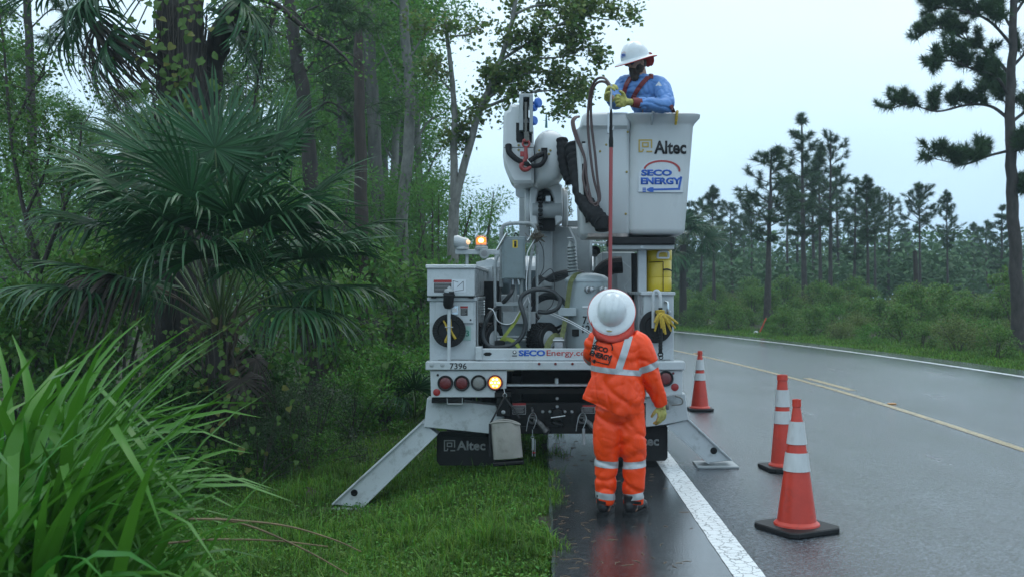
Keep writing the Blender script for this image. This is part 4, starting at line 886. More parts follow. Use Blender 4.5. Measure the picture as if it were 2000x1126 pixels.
pts = [at(1034, 590, YD - 0.09), at(1028, 560, YD - 0.09), at(1030, 520, YD - 0.09), at(1030, 495, YD - 0.09), at(1040, 475, YD - 0.06), at(1048, 462, YD - 0.04), at(1040, 456, YD - 0.05), at(1030, 470, YD - 0.09)]
G(MB().tube(spline(pts, 6), 0.005, 5), 'wire_run', m_sheet, wr)
pts = [at(1045, 460, YD - 0.05), at(1060, 485, YD), at(1062, 520, YD), at(1055, 540, YD), at(1075, 525, YD), at(1083, 545, YD), at(1080, 590, YD), at(1066, 607, YD)]
G(MB().tube(spline(pts, 6), 0.004, 5), 'wire_run', m_ink, wr)
pts = [at(953, 601, YD - 0.16), at(963, 605, YD - 0.16), at(972, 625, YD - 0.16), at(985, 632, YD - 0.1), at(1000, 630, YD - 0.1), at(1010, 615, YD - 0.1), at(1030, 580, YD - 0.1)]
G(MB().tube(spline(pts, 6), 0.005, 5), 'wire_run', m_sheet, wr)
pts = [at(1075, 613, YD), at(1110, 628, YD - 0.05), at(1150, 650, YD - 0.1), at(1165, 660, YD - 0.15)]
for d in (0, 4): G(MB().tube(spline([p + Vector((0, 0, d * 0.005)) for p in pts], 6), 0.005, 5), 'wire_run', m_sheet, wr)
rn = random.Random(4); mb = MB()
for k in range(26):
    c = at(1047, 462, YD - 0.05); q = [c + Vector((rn.gauss(0, 0.04), rn.gauss(0, 0.02), rn.gauss(0, 0.035))) for _ in range(4)]; mb.tube(spline(q, 3), 0.003, 4)
G(mb, 'tangle', mat('rusty wire', (0.10, 0.085, 0.06), 0.6), wr); rebase(wr, at(1040, 590, YD))
# wire rack ends by the bin
rk = thing('bolt_rack', 'row of long grey bolts sticking out beside the left cabinet', 'rack')
for k in range(6): G(MB().cyl(at(933, 588 + 5 * k, 9.9), at(946, 588 + 5 * k, 9.85), 0.006, n=6).cyl(at(945, 588 + 5 * k, 9.85), at(947, 588 + 5 * k, 9.85), 0.012, n=6), 'bolt', m_steel, rk)
G(MB().box(X_(931, 9.9), X_(934, 9.9), 9.88, 9.95, Z_(700, 9.9), Z_(580, 9.9)), 'rack_upright', m_grey, rk); rebase(rk, at(933, 700, 9.9))
# --- webbing straps
m_web = mat('olive webbing', (0.16, 0.18, 0.07), 0.7, var=0.25, vs=30, bump=0.5, bs=200); m_web2 = mat('lime webbing', (0.25, 0.30, 0.05), 0.7, var=0.2, vs=30, bump=0.5, bs=200)
def ribbon(pts, w, m, parent, name='webbing', n_=None):
    P = spline(pts, 6); fr = frames(P); mb = MB(); rings = []
    for i, (p, u, v) in enumerate(fr):
        t = (P[min(i + 1, len(P) - 1)] - P[max(i - 1, 0)]).normalized(); side = t.cross(Vector((0, 1, 0)) if n_ is None else n_)
        side = side.normalized() if side.length > 1e-3 else Vector((1, 0, 0)); nn = side.cross(t).normalized() * 0.002
        rings.append([p - side * w - nn, p + side * w - nn, p + side * w + nn, p - side * w + nn])
    mb.loft(rings); return G(mb, name, m, parent)
st = thing('ratchet_strap', 'olive ratchet strap running down over the transformer lid', 'strap')
ribbon([at(1140, 540, YT2 - 0.02), at(1128, 536, YT2 - 0.12), at(1117, 545, YT2 - 0.21), at(1112, 565, YT2 - 0.2), at(1106, 610, YT2 - 0.19), at(1100, 645, YT2 - 0.25), at(1094, 668, YT2 - 0.35)], 0.024, m_web, st)
ribbon([at(1094, 668, YT2 - 0.35), at(1085, 655, YT2 - 0.40), at(1072, 668, YT2 - 0.42), at(1068, 682, YT2 - 0.42)], 0.03, m_web, st)
mb = MB(); pbox(mb, 1082, 1100, 658, 680, YT2 - 0.42, YT2 - 0.36, 0.006); mb.cyl(at(1078, 682, YT2 - 0.45), at(1103, 684, YT2 - 0.47), 0.012, n=8); mb.cyl(at(1080, 664, YT2 - 0.43), at(1102, 664, YT2 - 0.43), 0.014, n=8); G(mb, 'ratchet_buckle', m_steel, st); rebase(st, at(1094, 680, YT2 - 0.4))
st = thing('tie_strap', 'lime green tie strap crossing the foot of the hand cart', 'strap')
ribbon([at(1016, 608, YD - 0.06), at(1008, 625, YD - 0.08), at(990, 650, YD - 0.1), at(976, 668, YD - 0.1)], 0.016, m_web2, st); ribbon([at(976, 668, YD - 0.1), at(990, 661, YD - 0.14), at(1006, 668, YD - 0.15), at(1014, 679, YD - 0.16)], 0.018, m_web2, st)
G(pbox(MB(), 966, 986, 664, 676, YD - 0.13, YD - 0.09, 0.008), 'strap_buckle', m_black, st); rebase(st, at(990, 678, YD - 0.1))
# --- water cooler
YW = 10.2; wc = thing('water_cooler', 'yellow drum water cooler standing on the right-hand cabinet', 'cooler')
m_yel = mat('yellow plastic', (0.55, 0.40, 0.015), 0.38, var=0.06, vs=5, coat=0.2); c0 = at(1285, 570, YW); c0.z = Z_(570, YCB) + 0.008; rw = 0.135; hz = 0.415
G(MB().lathe([(rw * 0.93, 0), (rw, 0.02), (rw * 1.0, 0.125), (rw * 0.975, 0.13), (rw * 0.975, 0.136), (rw * 1.0, 0.14), (rw * 1.0, 0.30), (rw * 0.97, 0.306)], c0, n=32), 'barrel', m_yel, wc)
G(MB().lathe([(rw * 1.02, 0.306), (rw * 1.03, 0.33), (rw * 1.03, 0.40), (rw * 0.95, 0.42), (0.01, 0.425)], c0, n=32), 'cooler_lid', m_yel, wc)
cc = c0 + Vector((0.035, -rw * 1.02, 0.355)); G(MB().tube(spline([cc + Vector((-0.055, 0.01, -0.03)), cc + Vector((-0.05, -0.02, 0.015)), cc + Vector((-0.03, -0.03, 0.032)), cc + Vector((0.03, -0.03, 0.032)), cc + Vector((0.05, -0.015, 0.015)), cc + Vector((0.055, 0.015, -0.03))], 4), 0.011, 8).box(cc.x - 0.055, cc.x + 0.055, cc.y - 0.012, cc.y + 0.02, cc.z - 0.04, cc.z - 0.022, 0.004), 'carry_handle', m_sheet, wc)
mb = MB()
for x, z0, z1 in ((0.035, 0.0, 0.29),): mb.tube([c0 + Vector((x, -rw * 1.06, z0)), c0 + Vector((x, -rw * 1.06, z1))], 0.004, 6)
mb.tube(spline([c0 + Vector((0.035, -rw * 1.06, 0.29)), c0 + Vector((-0.06, -rw * 0.98, 0.285)), c0 + Vector((-rw * 1.05, -0.02, 0.28))], 5), 0.004, 6); G(mb, 'cooler_rack', m_black, wc)
G(MB().tube(spline([c0 + Vector((0.04, -rw * 1.06, 0.21)), c0 + Vector((0.08, -rw * 0.95, 0.215)), c0 + Vector((rw * 0.98, -0.03, 0.20))], 5), 0.008, 6), 'bungee', m_rubber, wc); rebase(wc, c0)
# --- round outrigger pads in their holders
def pad(px, py, Y, r, ribbed, label):
    c = at(px, py, Y); t = thing('outrigger_pad', label, 'outrigger pad')
    G(MB().lathe([(r * 0.97, 0.03), (r, 0.022), (r, -0.004), (r * 0.97, -0.01), (r * 0.68, -0.01), (r * 0.64, 0.002), (0.001, 0.002)], c, (0, 1, 0), 40), 'disc', m_rubber, t)
    if ribbed:
        for k in range(36):
            a = 2 * math.pi * k / 36; u = Vector((math.cos(a), 0, math.sin(a))); v = Vector((-u.z, 0, u.x)); mb = MB(); p0, p1 = c + u * r * 0.70, c + u * r * 0.985
            mb.add([p0 - v * 0.009 + Vector((0, -0.009, 0)), p0 + v * 0.009 + Vector((0, -0.009, 0)), p1 + v * 0.011 + Vector((0, -0.009, 0)), p1 - v * 0.011 + Vector((0, -0.009, 0)), p0 - v * 0.007 + Vector((0, -0.016, 0)), p0 + v * 0.007 + Vector((0, -0.016, 0)), p1 + v * 0.009 + Vector((0, -0.016, 0)), p1 - v * 0.009 + Vector((0, -0.016, 0))], [(4, 5, 6, 7), (0, 1, 5, 4), (1, 2, 6, 5), (2, 3, 7, 6), (3, 0, 4, 7)])
            G(mb, 'rib', m_rubber, t, 0)
        for pts in (((866, 625), (872, 636), (876, 650), (871, 663), (870, 668)), ((880, 622), (880, 638), (882, 648), (888, 658), (890, 661))):
            G(MB().tube(spline([at(x, y, Y - 0.02) for x, y in pts], 5), [0.008, 0.012, 0.011, 0.013, 0.012], 8), 'rope_handle', m_yellowrope, t)
        for k in range(26):
            pass
    rebase(t, c - Vector((0, 0, r))); return t
pad(877, 645, 9.70, 0.158, True, 'round ribbed black outrigger pad with yellow rope on the left cabinet')
pad(1281, 637, 9.70, 0.155, False, 'smooth round black outrigger pad hung on the right cabinet')
rp = thing('rope_tuft', 'frayed bundle of yellow rope wrapped round the right pad holder', 'rope'); rn = random.Random(9); c = at(1290, 607, 9.60)
for k in range(3): G(MB().torus(c + Vector((0, 0.02, -0.012 * k)), (0.1 * k, 0.1, 1), 0.035, 0.011, 16, 6), 'rope_turn', m_yellowrope, rp)
for (x, y) in ((1324, 631), (1319, 640), (1311, 646), (1300, 652), (1297, 649), (1279, 646), (1278, 629), (1308, 632), (1315, 636), (1292, 640)):
    p1 = at(x, y, 9.56 - 0.04 * rn.random()); G(MB().tube(spline([at(1290 + rn.uniform(-4, 4), 612, 9.58), at(1290 + (x - 1290) * 0.45, 620 + (y - 640) * 0.3, 9.55), p1], 5), [0.014, 0.016, 0.014, 0.009], 8), 'rope_end', m_yellowrope, rp)
rebase(rp, c)
# --- canvas bag on its cord, and the forked tool beside it
YG = 9.45; m_canvas = mat('stained grey canvas', (0.33, 0.32, 0.29), 0.8, var=0.12, vs=5, dirt=(0.12, 0.11, 0.09), dirt_amt=0.8, ds=6, bump=0.5, bs=120)
bag = thing('canvas_bag', 'stained grey canvas tool bag hanging from the truck tail on black cords', 'bag'); mb = MB(); rings = []; NU = 14
for i, (y, xa, xb, dp) in enumerate(((826, 958, 1015, 0.10), (832, 958.5, 1016, 0.11), (845, 959.5, 1017, 0.12), (862, 961, 1018, 0.13), (880, 963, 1020, 0.12), (896, 964, 1021, 0.10))):
    ring = []
    for k in range(NU * 2):
        f = k < NU; t = (k % NU) / (NU - 1); t = t if f else 1 - t; x = xa + (xb - xa) * t; yy = y + (-3 + 6 * (t - 0.35) ** 2 * 4 - 5 * t if i < 2 else (-5 if i == 5 else -2) * t)
        bulge = dp * math.sin(math.pi * t) ** 0.6; n = 0.016 * mnoise.noise(Vector((t * 5, i * 0.9, 3 if f else 8)))
        p = at(x, yy, YG); ring.append((p.x, YG + (-bulge * 0.5 + n if f else bulge * 0.5 + 0.03 + n), p.z))
    rings.append(ring)
mb.loft(rings, cap=False); lastr = rings[-1]; mb.add(lastr, [tuple(range(len(lastr)))]); G(mb, 'bag_body', m_canvas, bag, 60)
rim = [Vector(p) for p in rings[0]]; G(MB().tube(rim + [rim[0]], 0.009, 6, False), 'bag_rim', m_canvas, bag)
p = rings[-1]; G(MB().box(p[0][0] - 0.005, p[NU - 1][0] + 0.01, YG - 0.06, YG + 0.08, -0.018, 0.018, 0.01, Matrix.Translation((0, 0, p[3][2])) @ Matrix.Rotation(R(-4), 4, 'Y') @ Matrix.Translation((0, 0, -0.015))), 'bag_base', m_black, bag)
top = at(986, 774, YR - 0.02); G(MB().tube([at(958, 825, YG), top], 0.009, 6).tube([at(1015, 815, YG), top], 0.009, 6).tube([at(957, 890, YG - 0.02), at(957, 826, YG)], 0.011, 6), 'cord', m_rubber, bag)
G(MB().torus(top + Vector((0, 0, 0.015)), (0, 1, 0), 0.018, 0.004, 14, 6).tube([top + Vector((0, 0, 0.03)), top + Vector((-0.01, 0.02, 0.08))], 0.005, 6), 'snap_hook', m_steel, bag); rebase(bag, at(990, 905, YG))
fk = thing('forked_tool', 'small forked metal tool dangling from a clip under the truck tail', 'tool'); Yf = 9.62; mb = MB()
mb.tube([at(1040, 838, Yf), at(1040, 852, Yf)], 0.004, 6); mb.torus(at(1040, 853, Yf), (0, 1, 0), 0.014, 0.003, 12, 5); G(mb, 'clip', m_steel, fk)
mb = MB(); mb.box(X_(1038.5, Yf), X_(1043, Yf), Yf - 0.01, Yf + 0.01, Z_(878, Yf), Z_(855, Yf), 0.003)
for x in (1040, 1045): mb.box(X_(x - 0.8, Yf), X_(x + 0.8, Yf), Yf - 0.008, Yf + 0.008, Z_(890, Yf), Z_(857, Yf), 0.002)
G(mb, 'shaft', m_steel, fk); G(pbox(MB(), 1039.5, 1046, 882, 884.5, Yf - 0.012, Yf + 0.012), 'red_band', m_refl, fk); rebase(fk, at(1041, 890, Yf))
# --- red hot stick
YS = 9.35; hs = thing('hot_stick', 'long red insulated pole hanging from the hands of the worker in the bucket', 'pole')
G(MB().tube([at(1193.5, 285, YS), at(1190.5, 690, YS)], 0.0175, 12), 'red_shaft', mat('red fibreglass', (0.30, 0.022, 0.02), 0.28, coat=0.5, dirt=(0.12, 0.03, 0.03), dirt_amt=0.5, ds=12), hs)
G(MB().lathe([(0.02, 0), (0.021, 0.05), (0.019, 0.08), (0.016, 0.10), (0.017, 0.17), (0.013, 0.2), (0.013, 0.30), (0.009, 0.36)], at(1193.5, 288, YS), (0, 0, 1), 12), 'coupling', m_black, hs)
G(MB().box(X_(1186, YS), X_(1190, YS), YS - 0.02, YS + 0.01, Z_(262, YS), Z_(222, YS), 0.004).cyl(at(1196, 255, YS), at(1199, 248, YS), 0.012, n=8).cyl(at(1193, 215, YS), at(1194, 165, YS), 0.011, n=8), 'valve_trigger', m_steel, hs); rebase(hs, at(1190.5, 690, YS))

# ================================================================== traffic cones
def cone_body(prof_or, label, px, py, h, r0, r1, base, rz, bands, necks, group=None):
    Y = F * CH / (py - CY); c = Vector((X_(px, Y), Y, 0.002)); t = thing('traffic_cone', label, 'traffic cone', c, rz)
    m_or = mat('orange cone plastic', (0.56, 0.040, 0.018), 0.42, var=0.12, vs=6, dirt=(0.20, 0.03, 0.02), dirt_amt=0.65, ds=7, coat=0.15)
    m_bd = mat('reflective collar', (0.55, 0.57, 0.57), 0.4, var=0.12, vs=12, dirt=(0.20, 0.20, 0.18), dirt_amt=1.0, ds=7, stretch=(1, 1, 0.3))
    bt = 0.04; R_ = lambda z: r0 + (r1 - r0) * (z - bt) / (h - bt)
    G(MB().lathe([(R_(bt) + 0.022, bt - 0.006), (R_(bt) + 0.018, bt + 0.012), (R_(bt + 0.03), bt + 0.03), (R_(h * 0.95) , h - 0.10), (R_(h) * 0.98, h - 0.055), (R_(h) * 1.15, h - 0.05), (R_(h) * 1.1, h - 0.02), (R_(h) * 1.1, h), (R_(h) * 0.8, h), (R_(h) * 0.75, h - 0.05)], n=32), 'cone_body', m_or, t)
    b = base / 2; k = 0.045; poly = [(-b + k, -b), (b - k, -b), (b, -b + k), (b, b - k), (b - k, b), (-b + k, b), (-b, b - k), (-b, -b + k)]
    mb = MB(); mb.loft([[(x * 0.97, y * 0.97, 0) for x, y in poly], [(x, y, 0.008) for x, y in poly], [(x, y, bt - 0.008) for x, y in poly], [(x * 0.97, y * 0.97, bt) for x, y in poly]]); G(mb, 'rubber_base', m_rubber, t)
    for z0, z1 in bands: G(MB().lathe([(R_(z0) + 0.004, z0), (R_(z1) + 0.004, z1)], n=32, cap=False), 'reflective_collar', m_bd, t)
    return t
cone_body(0, 'large orange traffic cone with dirty white collars on a wide black base', 1556, 1034, 0.93, 0.142, 0.028, 0.46, R(28), ((0.425, 0.555), (0.615, 0.775)), 0)
cone_body(1, 'slim near-cylindrical orange delineator cone beside the right outrigger', 1528, 916, 0.90, 0.110, 0.045, 0.38, R(10), ((0.44, 0.56), (0.60, 0.76)), 0)
cone_body(2, 'orange traffic cone farthest along the truck, level with its cab', 1367, 801, 0.84, 0.125, 0.032, 0.34, R(4), ((0.43, 0.53), (0.575, 0.72)), 0)
# ================================================================== people
def fuse(mb, voxel=0.012, smooth=4, wr=None):
    """one continuous surface from overlapping closed pieces"""
    me = mb.mesh('fuse', [], 0); o = bpy.data.objects.new('fuse', me); col.objects.link(o)
    r = o.modifiers.new('r', 'REMESH'); r.mode = 'VOXEL'; r.voxel_size = voxel
    s = o.modifiers.new('s', 'SMOOTH'); s.iterations = smooth; s.factor = 0.6
    bpy.context.view_layer.update(); out = bpy.data.meshes.new_from_object(o.evaluated_get(bpy.context.evaluated_depsgraph_get()))
    bpy.data.objects.remove(o); bpy.data.meshes.remove(me)
    if wr:
        nrm = [v.normal.copy() for v in out.vertices]
        for v, n in zip(out.vertices, nrm): v.co += n * wr(v.co)
    out.polygons.foreach_set('use_smooth', [True] * len(out.polygons)); out.update(); return out
def putmesh(me, name, m, parent): me.materials.clear(); me.materials.append(m); return link(name, me, parent)
def band(me, p, n, half, name, m, parent, keep=None, off=0.004):
    """a strip of the garment between two planes, lifted off its surface"""
    bm = bmesh.new(); bm.from_mesh(me); n = Vector(n).normalized(); p = Vector(p)
    for s in (1, -1):
        bmesh.ops.bisect_plane(bm, geom=bm.verts[:] + bm.edges[:] + bm.faces[:], plane_co=p + n * half * s, plane_no=n * s, clear_outer=True)
    if keep: bmesh.ops.delete(bm, geom=[f for f in bm.faces if not keep(f.calc_center_median())], context='FACES')
    bm.normal_update()
    for v in bm.verts: v.co += v.normal * off
    o = bpy.data.meshes.new(name); bm.to_mesh(o); bm.free(); o.polygons.foreach_set('use_smooth', [True] * len(o.polygons)); return putmesh(o, name, m, parent)
def project(me, target, off=0.005, d=Vector((0, 1, 0)), sub=0):
    """press a flat print onto the garment along the view into the scene"""
    bm = bmesh.new(); bm.from_mesh(target); bvh = BVHTree.FromBMesh(bm); bm.free()
    if sub:
        b2 = bmesh.new(); b2.from_mesh(me); bmesh.ops.triangulate(b2, faces=b2.faces)
        for _ in range(sub):
            es = [e for e in b2.edges if e.calc_length() > 0.02]
            if es: bmesh.ops.subdivide_edges(b2, edges=es, cuts=1); bmesh.ops.triangulate(b2, faces=b2.faces)
        b2.to_mesh(me); b2.free()
    for v in me.vertices:
        h = bvh.ray_cast(v.co - d * 1.0, d)
        if h[0] is not None: v.co = h[0] - d * off
    me.update(); return me
def wrinkle(sx, sy, sz, a, seed=0):
    def f(p):
        q = Vector((p.x * sx + seed, p.y * sy, p.z * sz + 0.8 * sx * p.x * 0.35)); n1 = mnoise.noise(q); n2 = mnoise.noise(q * 2.3 + Vector((5, 1, 2)))
        return a * (0.35 - 1.25 * math.exp(-(n1 / 0.11) ** 2)) + a * 0.45 * n2
    return f
def hand(o, d, n, side, m, parent, curl=(0.5, 0.6, 0.4), scale=1.0, wrist=None, name='glove'):
    o, d, n = Vector(o), Vector(d).normalized(), Vector(n); n = (n - d * n.dot(d)).normalized(); l = d.cross(n) * side; mb = MB(); S = scale
    rot = Matrix((l, d, n)).transposed()
    mb.ell(o + d * 0.045 * S, 0.046 * S, 0.056 * S, 0.021 * S, 14, 10, rot)
    for i, (ln, sp) in enumerate(((0.95, 0.10), (1.06, 0.03), (1.0, -0.03), (0.80, -0.12))):
        p = o + d * (0.082 - 0.004 * abs(i - 1)) * S + l * (1.5 - i) * 0.0235 * S; pts = [p - d * 0.03 * S, p]; a = 0; 
        for q, c in zip((0.042, 0.03, 0.024), curl):
            a += c; u = (d + l * sp).normalized() * math.cos(a) + n * math.sin(a); p = p + u * q * ln * S; pts.append(p.copy())
        mb.tube(pts, [0.013 * S, 0.0128 * S, 0.0118 * S, 0.0108 * S, 0.009 * S], 8)
    p = o + d * 0.02 * S + l * 0.035 * S; pts = [p - l * 0.015]; 
    for q, (cl, cd, cn) in zip((0.035, 0.032, 0.026), ((0.75, 0.6, 0.25), (0.35, 0.75, 0.55), (0.05, 0.75, 0.65))):
        u = (l * cl + d * cd + n * cn).normalized(); p = p + u * q * S; pts.append(p.copy())
    mb.tube(pts, [0.018 * S, 0.0155 * S, 0.013 * S, 0.010 * S], 8)
    w = Vector(wrist) if wrist is not None else o - d * 0.08
    mb.tube([o + d * 0.03, o - d * 0.01, w], [0.036, 0.032, 0.037], 10)
    me = fuse(mb, 0.0055, 2, lambda v: 0.002 * mnoise.noise(v * 60)); return putmesh(me, name, m, parent)
def helmet(M, m_shell, m_trim, parent):
    rings = []; n = 48
    def dome(rho, a):
        x, y = rho * 0.112 * math.cos(a), rho * 0.138 * math.sin(a); z = 0.128 * math.sqrt(max(0, 1 - rho ** 2.3))
        for xi in (-0.042, 0, 0.042): z += 0.012 * math.exp(-((x - xi) / 0.011) ** 2) * sstep(0.95, 0.5, rho) * sstep(-0.13, -0.02, y + 0.03)
        return (x, y, z + 0.004)
    for rho in (0.02, 0.12, 0.22, 0.32, 0.42, 0.52, 0.62, 0.72, 0.8, 0.87, 0.93, 0.97, 1.0): rings.append([dome(rho, 2 * math.pi * k / n) for k in range(n)])
    def brim(k, t, z): a = 2 * math.pi * k / n; e = 1 + 0.08 * max(0, math.sin(a)); return ((0.112 + 0.062 * t) * math.cos(a), (0.138 + 0.056 * t * e) * math.sin(a), z - 0.018 * t * t * (0.6 + 0.5 * abs(math.sin(a))))
    for t, z in ((0.12, 0.0), (0.4, -0.002), (0.7, -0.003), (0.97, -0.004), (1.0, -0.007), (0.97, -0.010), (0.5, -0.009), (0.0, -0.008)): rings.append([brim(k, t, z) for k in range(n)])
    mb = MB(); mb.M = M; mb.loft(rings); h = mb.build('hard_hat', m_shell, parent, 50)
    tr = MB(); pts = [M @ Vector(brim(k, 1.0, -0.009)) for k in range(n)]; tr.tube(pts + [pts[0]], 0.0045, 6, False); tr.build('hat_trim', m_trim, h)
    return h, [M @ Vector(brim(k, 0.9, -0.014)) for k in range(n)]
def basis(up, front, o):
    up = Vector(up).normalized(); f = Vector(front); f = (f - up * f.dot(up)).normalized(); x = f.cross(up)
    return Matrix.Translation(o) @ Matrix((x, f, up)).transposed().to_4x4()
m_hv = mat('wet hi-vis orange', (0.95, 0.070, 0.008), 0.40, var=0.08, vs=4, dirt=(0.60, 0.03, 0.006), dirt_amt=0.5, ds=5, bump=0.9, bs=10, spec=0.35)
m_tape = mat('silver reflective tape', (0.42, 0.45, 0.47), 0.35, metal=0.2, var=0.12, vs=14, bump=0.2, bs=40)
m_shade = mat('red neck shade', (0.48, 0.035, 0.02), 0.6, var=0.12, vs=10, bump=0.3, bs=30)
m_hat = mat('white hard hat', (0.62, 0.66, 0.68), 0.28, coat=0.4, var=0.04, vs=8, dirt=(0.35, 0.34, 0.32), dirt_amt=0.4, ds=14)
m_glove = mat('yellow work glove', (0.42, 0.40, 0.11), 0.65, var=0.25, vs=30, dirt=(0.16, 0.13, 0.06), dirt_amt=0.7, ds=25, bump=0.4, bs=80)
m_skin = mat('skin', (0.40, 0.22, 0.16), 0.45, var=0.1, vs=15); m_leather = mat('black leather', (0.014, 0.014, 0.016), 0.35, bump=0.3, bs=50, var=0.3, vs=20)

# ------------------------------------------------------------------ the worker on the road
YP = 7.78
def W(px, py, dy=0.0): return at(px, py, YP + dy)
gw = thing('person', 'person in orange rain suit and white hard hat standing behind the truck, looking up', 'person')
# body under the clothes
mb = MB()
mb.ell(W(1197, 622, 0.03), 0.078, 0.098, 0.115, 16, 12, Matrix.Rotation(R(50), 3, 'X')); mb.ell(W(1197, 600, 0.13), 0.016, 0.022, 0.018, 8, 6)
mb.tube([W(1198, 630, 0.02), W(1204, 665, -0.01)], [0.058, 0.066], 12)
mb.tube([W(1205, 655, 0), W(1205, 700, 0), W(1208, 760, 0), W(1210, 800, 0)], [0.10, 0.145, 0.13, 0.14], 14)
mb.tube([W(1205, 664, 0), W(1248, 672, 0), W(1274, 735, 0.03), W(1290, 786, 0.11)], [0.07, 0.058, 0.044, 0.03], 10)
mb.tube([W(1205, 664, 0), W(1164, 668, 0.03), W(1160, 692, 0.32), W(1187, 652, 0.60)], [0.07, 0.058, 0.044, 0.03], 10)
for hx, kx, ax in ((1190, 1186, 1183), (1232, 1237, 1236)): mb.tube([W(hx, 795), W(kx, 895, 0.01), W(ax, 985), W(ax, 998)], [0.09, 0.058, 0.04, 0.04], 12)
for s in (1, -1): mb.ell(W(1197 + s * 20, 622, 0.03), 0.012, 0.02, 0.03, 8, 6)
putmesh(fuse(mb, 0.013, 3), 'body', m_skin, gw)
# trousers
mb = MB()
mb.ell(W(1210, 800), 0.19, 0.145, 0.12)
for pts, rs in (([W(1192, 790), W(1185, 850, -0.005), W(1186, 895, 0.01), W(1183, 945, 0), W(1181, 984, 0)], [0.105, 0.105, 0.092, 0.080, 0.073]),
                ([W(1230, 790), W(1235, 850, -0.01), W(1238, 895, 0.0), W(1237, 945, 0), W(1237, 984, 0)], [0.105, 0.106, 0.090, 0.082, 0.076])):
    mb.tube(spline(pts, 4), rs, 20)
tr_me = fuse(mb, 0.009, 2, lambda p: wrinkle(3.6, 3, 6.5, 0.010, 3)(p) + wrinkle(9, 7, 12, 0.0025, 8)(p)); tro = putmesh(tr_me, 'trousers', m_hv, gw)
for yb_, hw in ((903, 0.026), (965, 0.024)):
    for sgn, px in ((-1, 1184), (1, 1238)):
        xm = X_(1212, YP)
        band(tr_me, W(px, yb_ + (0 if sgn < 0 else 1)), (0.10 * -sgn, 0, 1), hw, 'reflective_band', m_tape, tro, (lambda c, sg=sgn: (c.x - xm) * sg > 0))
for px, w in ((1174, 8), (1238, 13)):
    me = bpy.data.meshes.new('ankle_tab'); p = [W(px - w, 972), W(px + w, 974.5), W(px + w, 981), W(px - w, 978)]
    n = 8; V = []; Fc = []
    for i in range(n + 1):
        for j in range(2): a = p[0].lerp(p[1], i / n); b = p[3].lerp(p[2], i / n); V.append(a.lerp(b, j))
    for i in range(n): Fc.append((2 * i, 2 * i + 1, 2 * i + 3, 2 * i + 2))
    me.from_pydata([tuple(v) for v in V], [], Fc); putmesh(project(me, tr_me, 0.004), 'ankle_tab', m_ink, tro)
# jacket
def oval(c, rx, ry, n=28, tilt=0.0, lean=0.0):
    return [c + Vector((rx * math.cos(a), ry * math.sin(a), tilt * rx * math.cos(a) + lean * ry * math.sin(a))) for a in [2 * math.pi * k / n for k in range(n)]]
mb = MB()
mb.loft([oval(W(1200, 812), 0.20, 0.155, tilt=-0.05), oval(W(1206, 800), 0.205, 0.165, tilt=-0.12), oval(W(1206, 770), 0.215, 0.175, tilt=-0.15), oval(W(1205, 735), 0.19, 0.165, tilt=-0.08), oval(W(1203, 700), 0.188, 0.16), oval(W(1204, 672), 0.19, 0.145), oval(W(1204, 656), 0.15, 0.11), oval(W(1202, 645), 0.085, 0.085)])
mb.loft([[W(1172, 715, -0.05), W(1172, 715, 0.12), W(1166, 715, 0.12), W(1166, 715, -0.05)], [W(1185, 770, -0.11), W(1185, 770, 0.16), W(1146, 758, 0.13), W(1146, 758, -0.05)], [W(1190, 806, -0.12), W(1190, 806, 0.16), W(1134, 784, 0.12), W(1134, 784, -0.04)]])
sl_r = [W(1232, 664, 0), W(1250, 676, 0), W(1264, 708, 0.0), W(1273, 737, 0.03), W(1283, 764, 0.07), W(1290, 786, 0.11)]
mb.tube(spline(sl_r, 4), [0.09, 0.092, 0.084, 0.078, 0.068, 0.06], 18)
sl_l = [W(1176, 664, 0), W(1164, 672, 0.04), W(1159, 690, 0.2), W(1160, 694, 0.32), W(1172, 676, 0.45), W(1185, 656, 0.57)]
mb.tube(spline(sl_l, 4), [0.085, 0.09, 0.08, 0.075, 0.065, 0.055], 18)
def jw(p):
    f1 = wrinkle(3.6, 3, 4.5, 0.010, 11)(p) + wrinkle(9, 7, 11, 0.0025, 4)(p); f2 = wrinkle(9, 6, 2.5, 0.008, 2)(p); return f1 + f2 * sstep(1.15, 0.85, p.z)
jk = fuse(mb, 0.009, 2, jw)
# hem: higher on the left, lower over the right hip
bm = bmesh.new(); bm.from_mesh(jk); pn = Vector((0.0, 0, -1)) + Vector((-0.42, 0, 0)); bmesh.ops.bisect_plane(bm, geom=bm.verts[:] + bm.edges[:] + bm.faces[:], plane_co=W(1212, 808), plane_no=pn, clear_outer=True); bm.to_mesh(jk); bm.free()
jo = putmesh(jk, 'jacket', m_hv, gw)
xr = X_(1246, YP)
band(jk, W(1206, 722), (0.10, 0, 1), 0.021, 'reflective_band', m_tape, jo, lambda c: c.x < X_(1249, YP) and c.x > X_(1150, YP))
ad = (sl_r[3] - sl_r[1]).normalized(); band(jk, W(1264, 714, 0.01), ad, 0.026, 'reflective_band', m_tape, jo, lambda c: (c - W(1265, 714, 0.01)).length < 0.13 and c.x > X_(1243, YP))
ad = (sl_l[3] - sl_l[1]).normalized(); band(jk, W(1158, 690, 0.17), ad, 0.026, 'reflective_band', m_tape, jo, lambda c: (c - W(1158, 690, 0.17)).length < 0.13 and c.y > YP + 0.1)
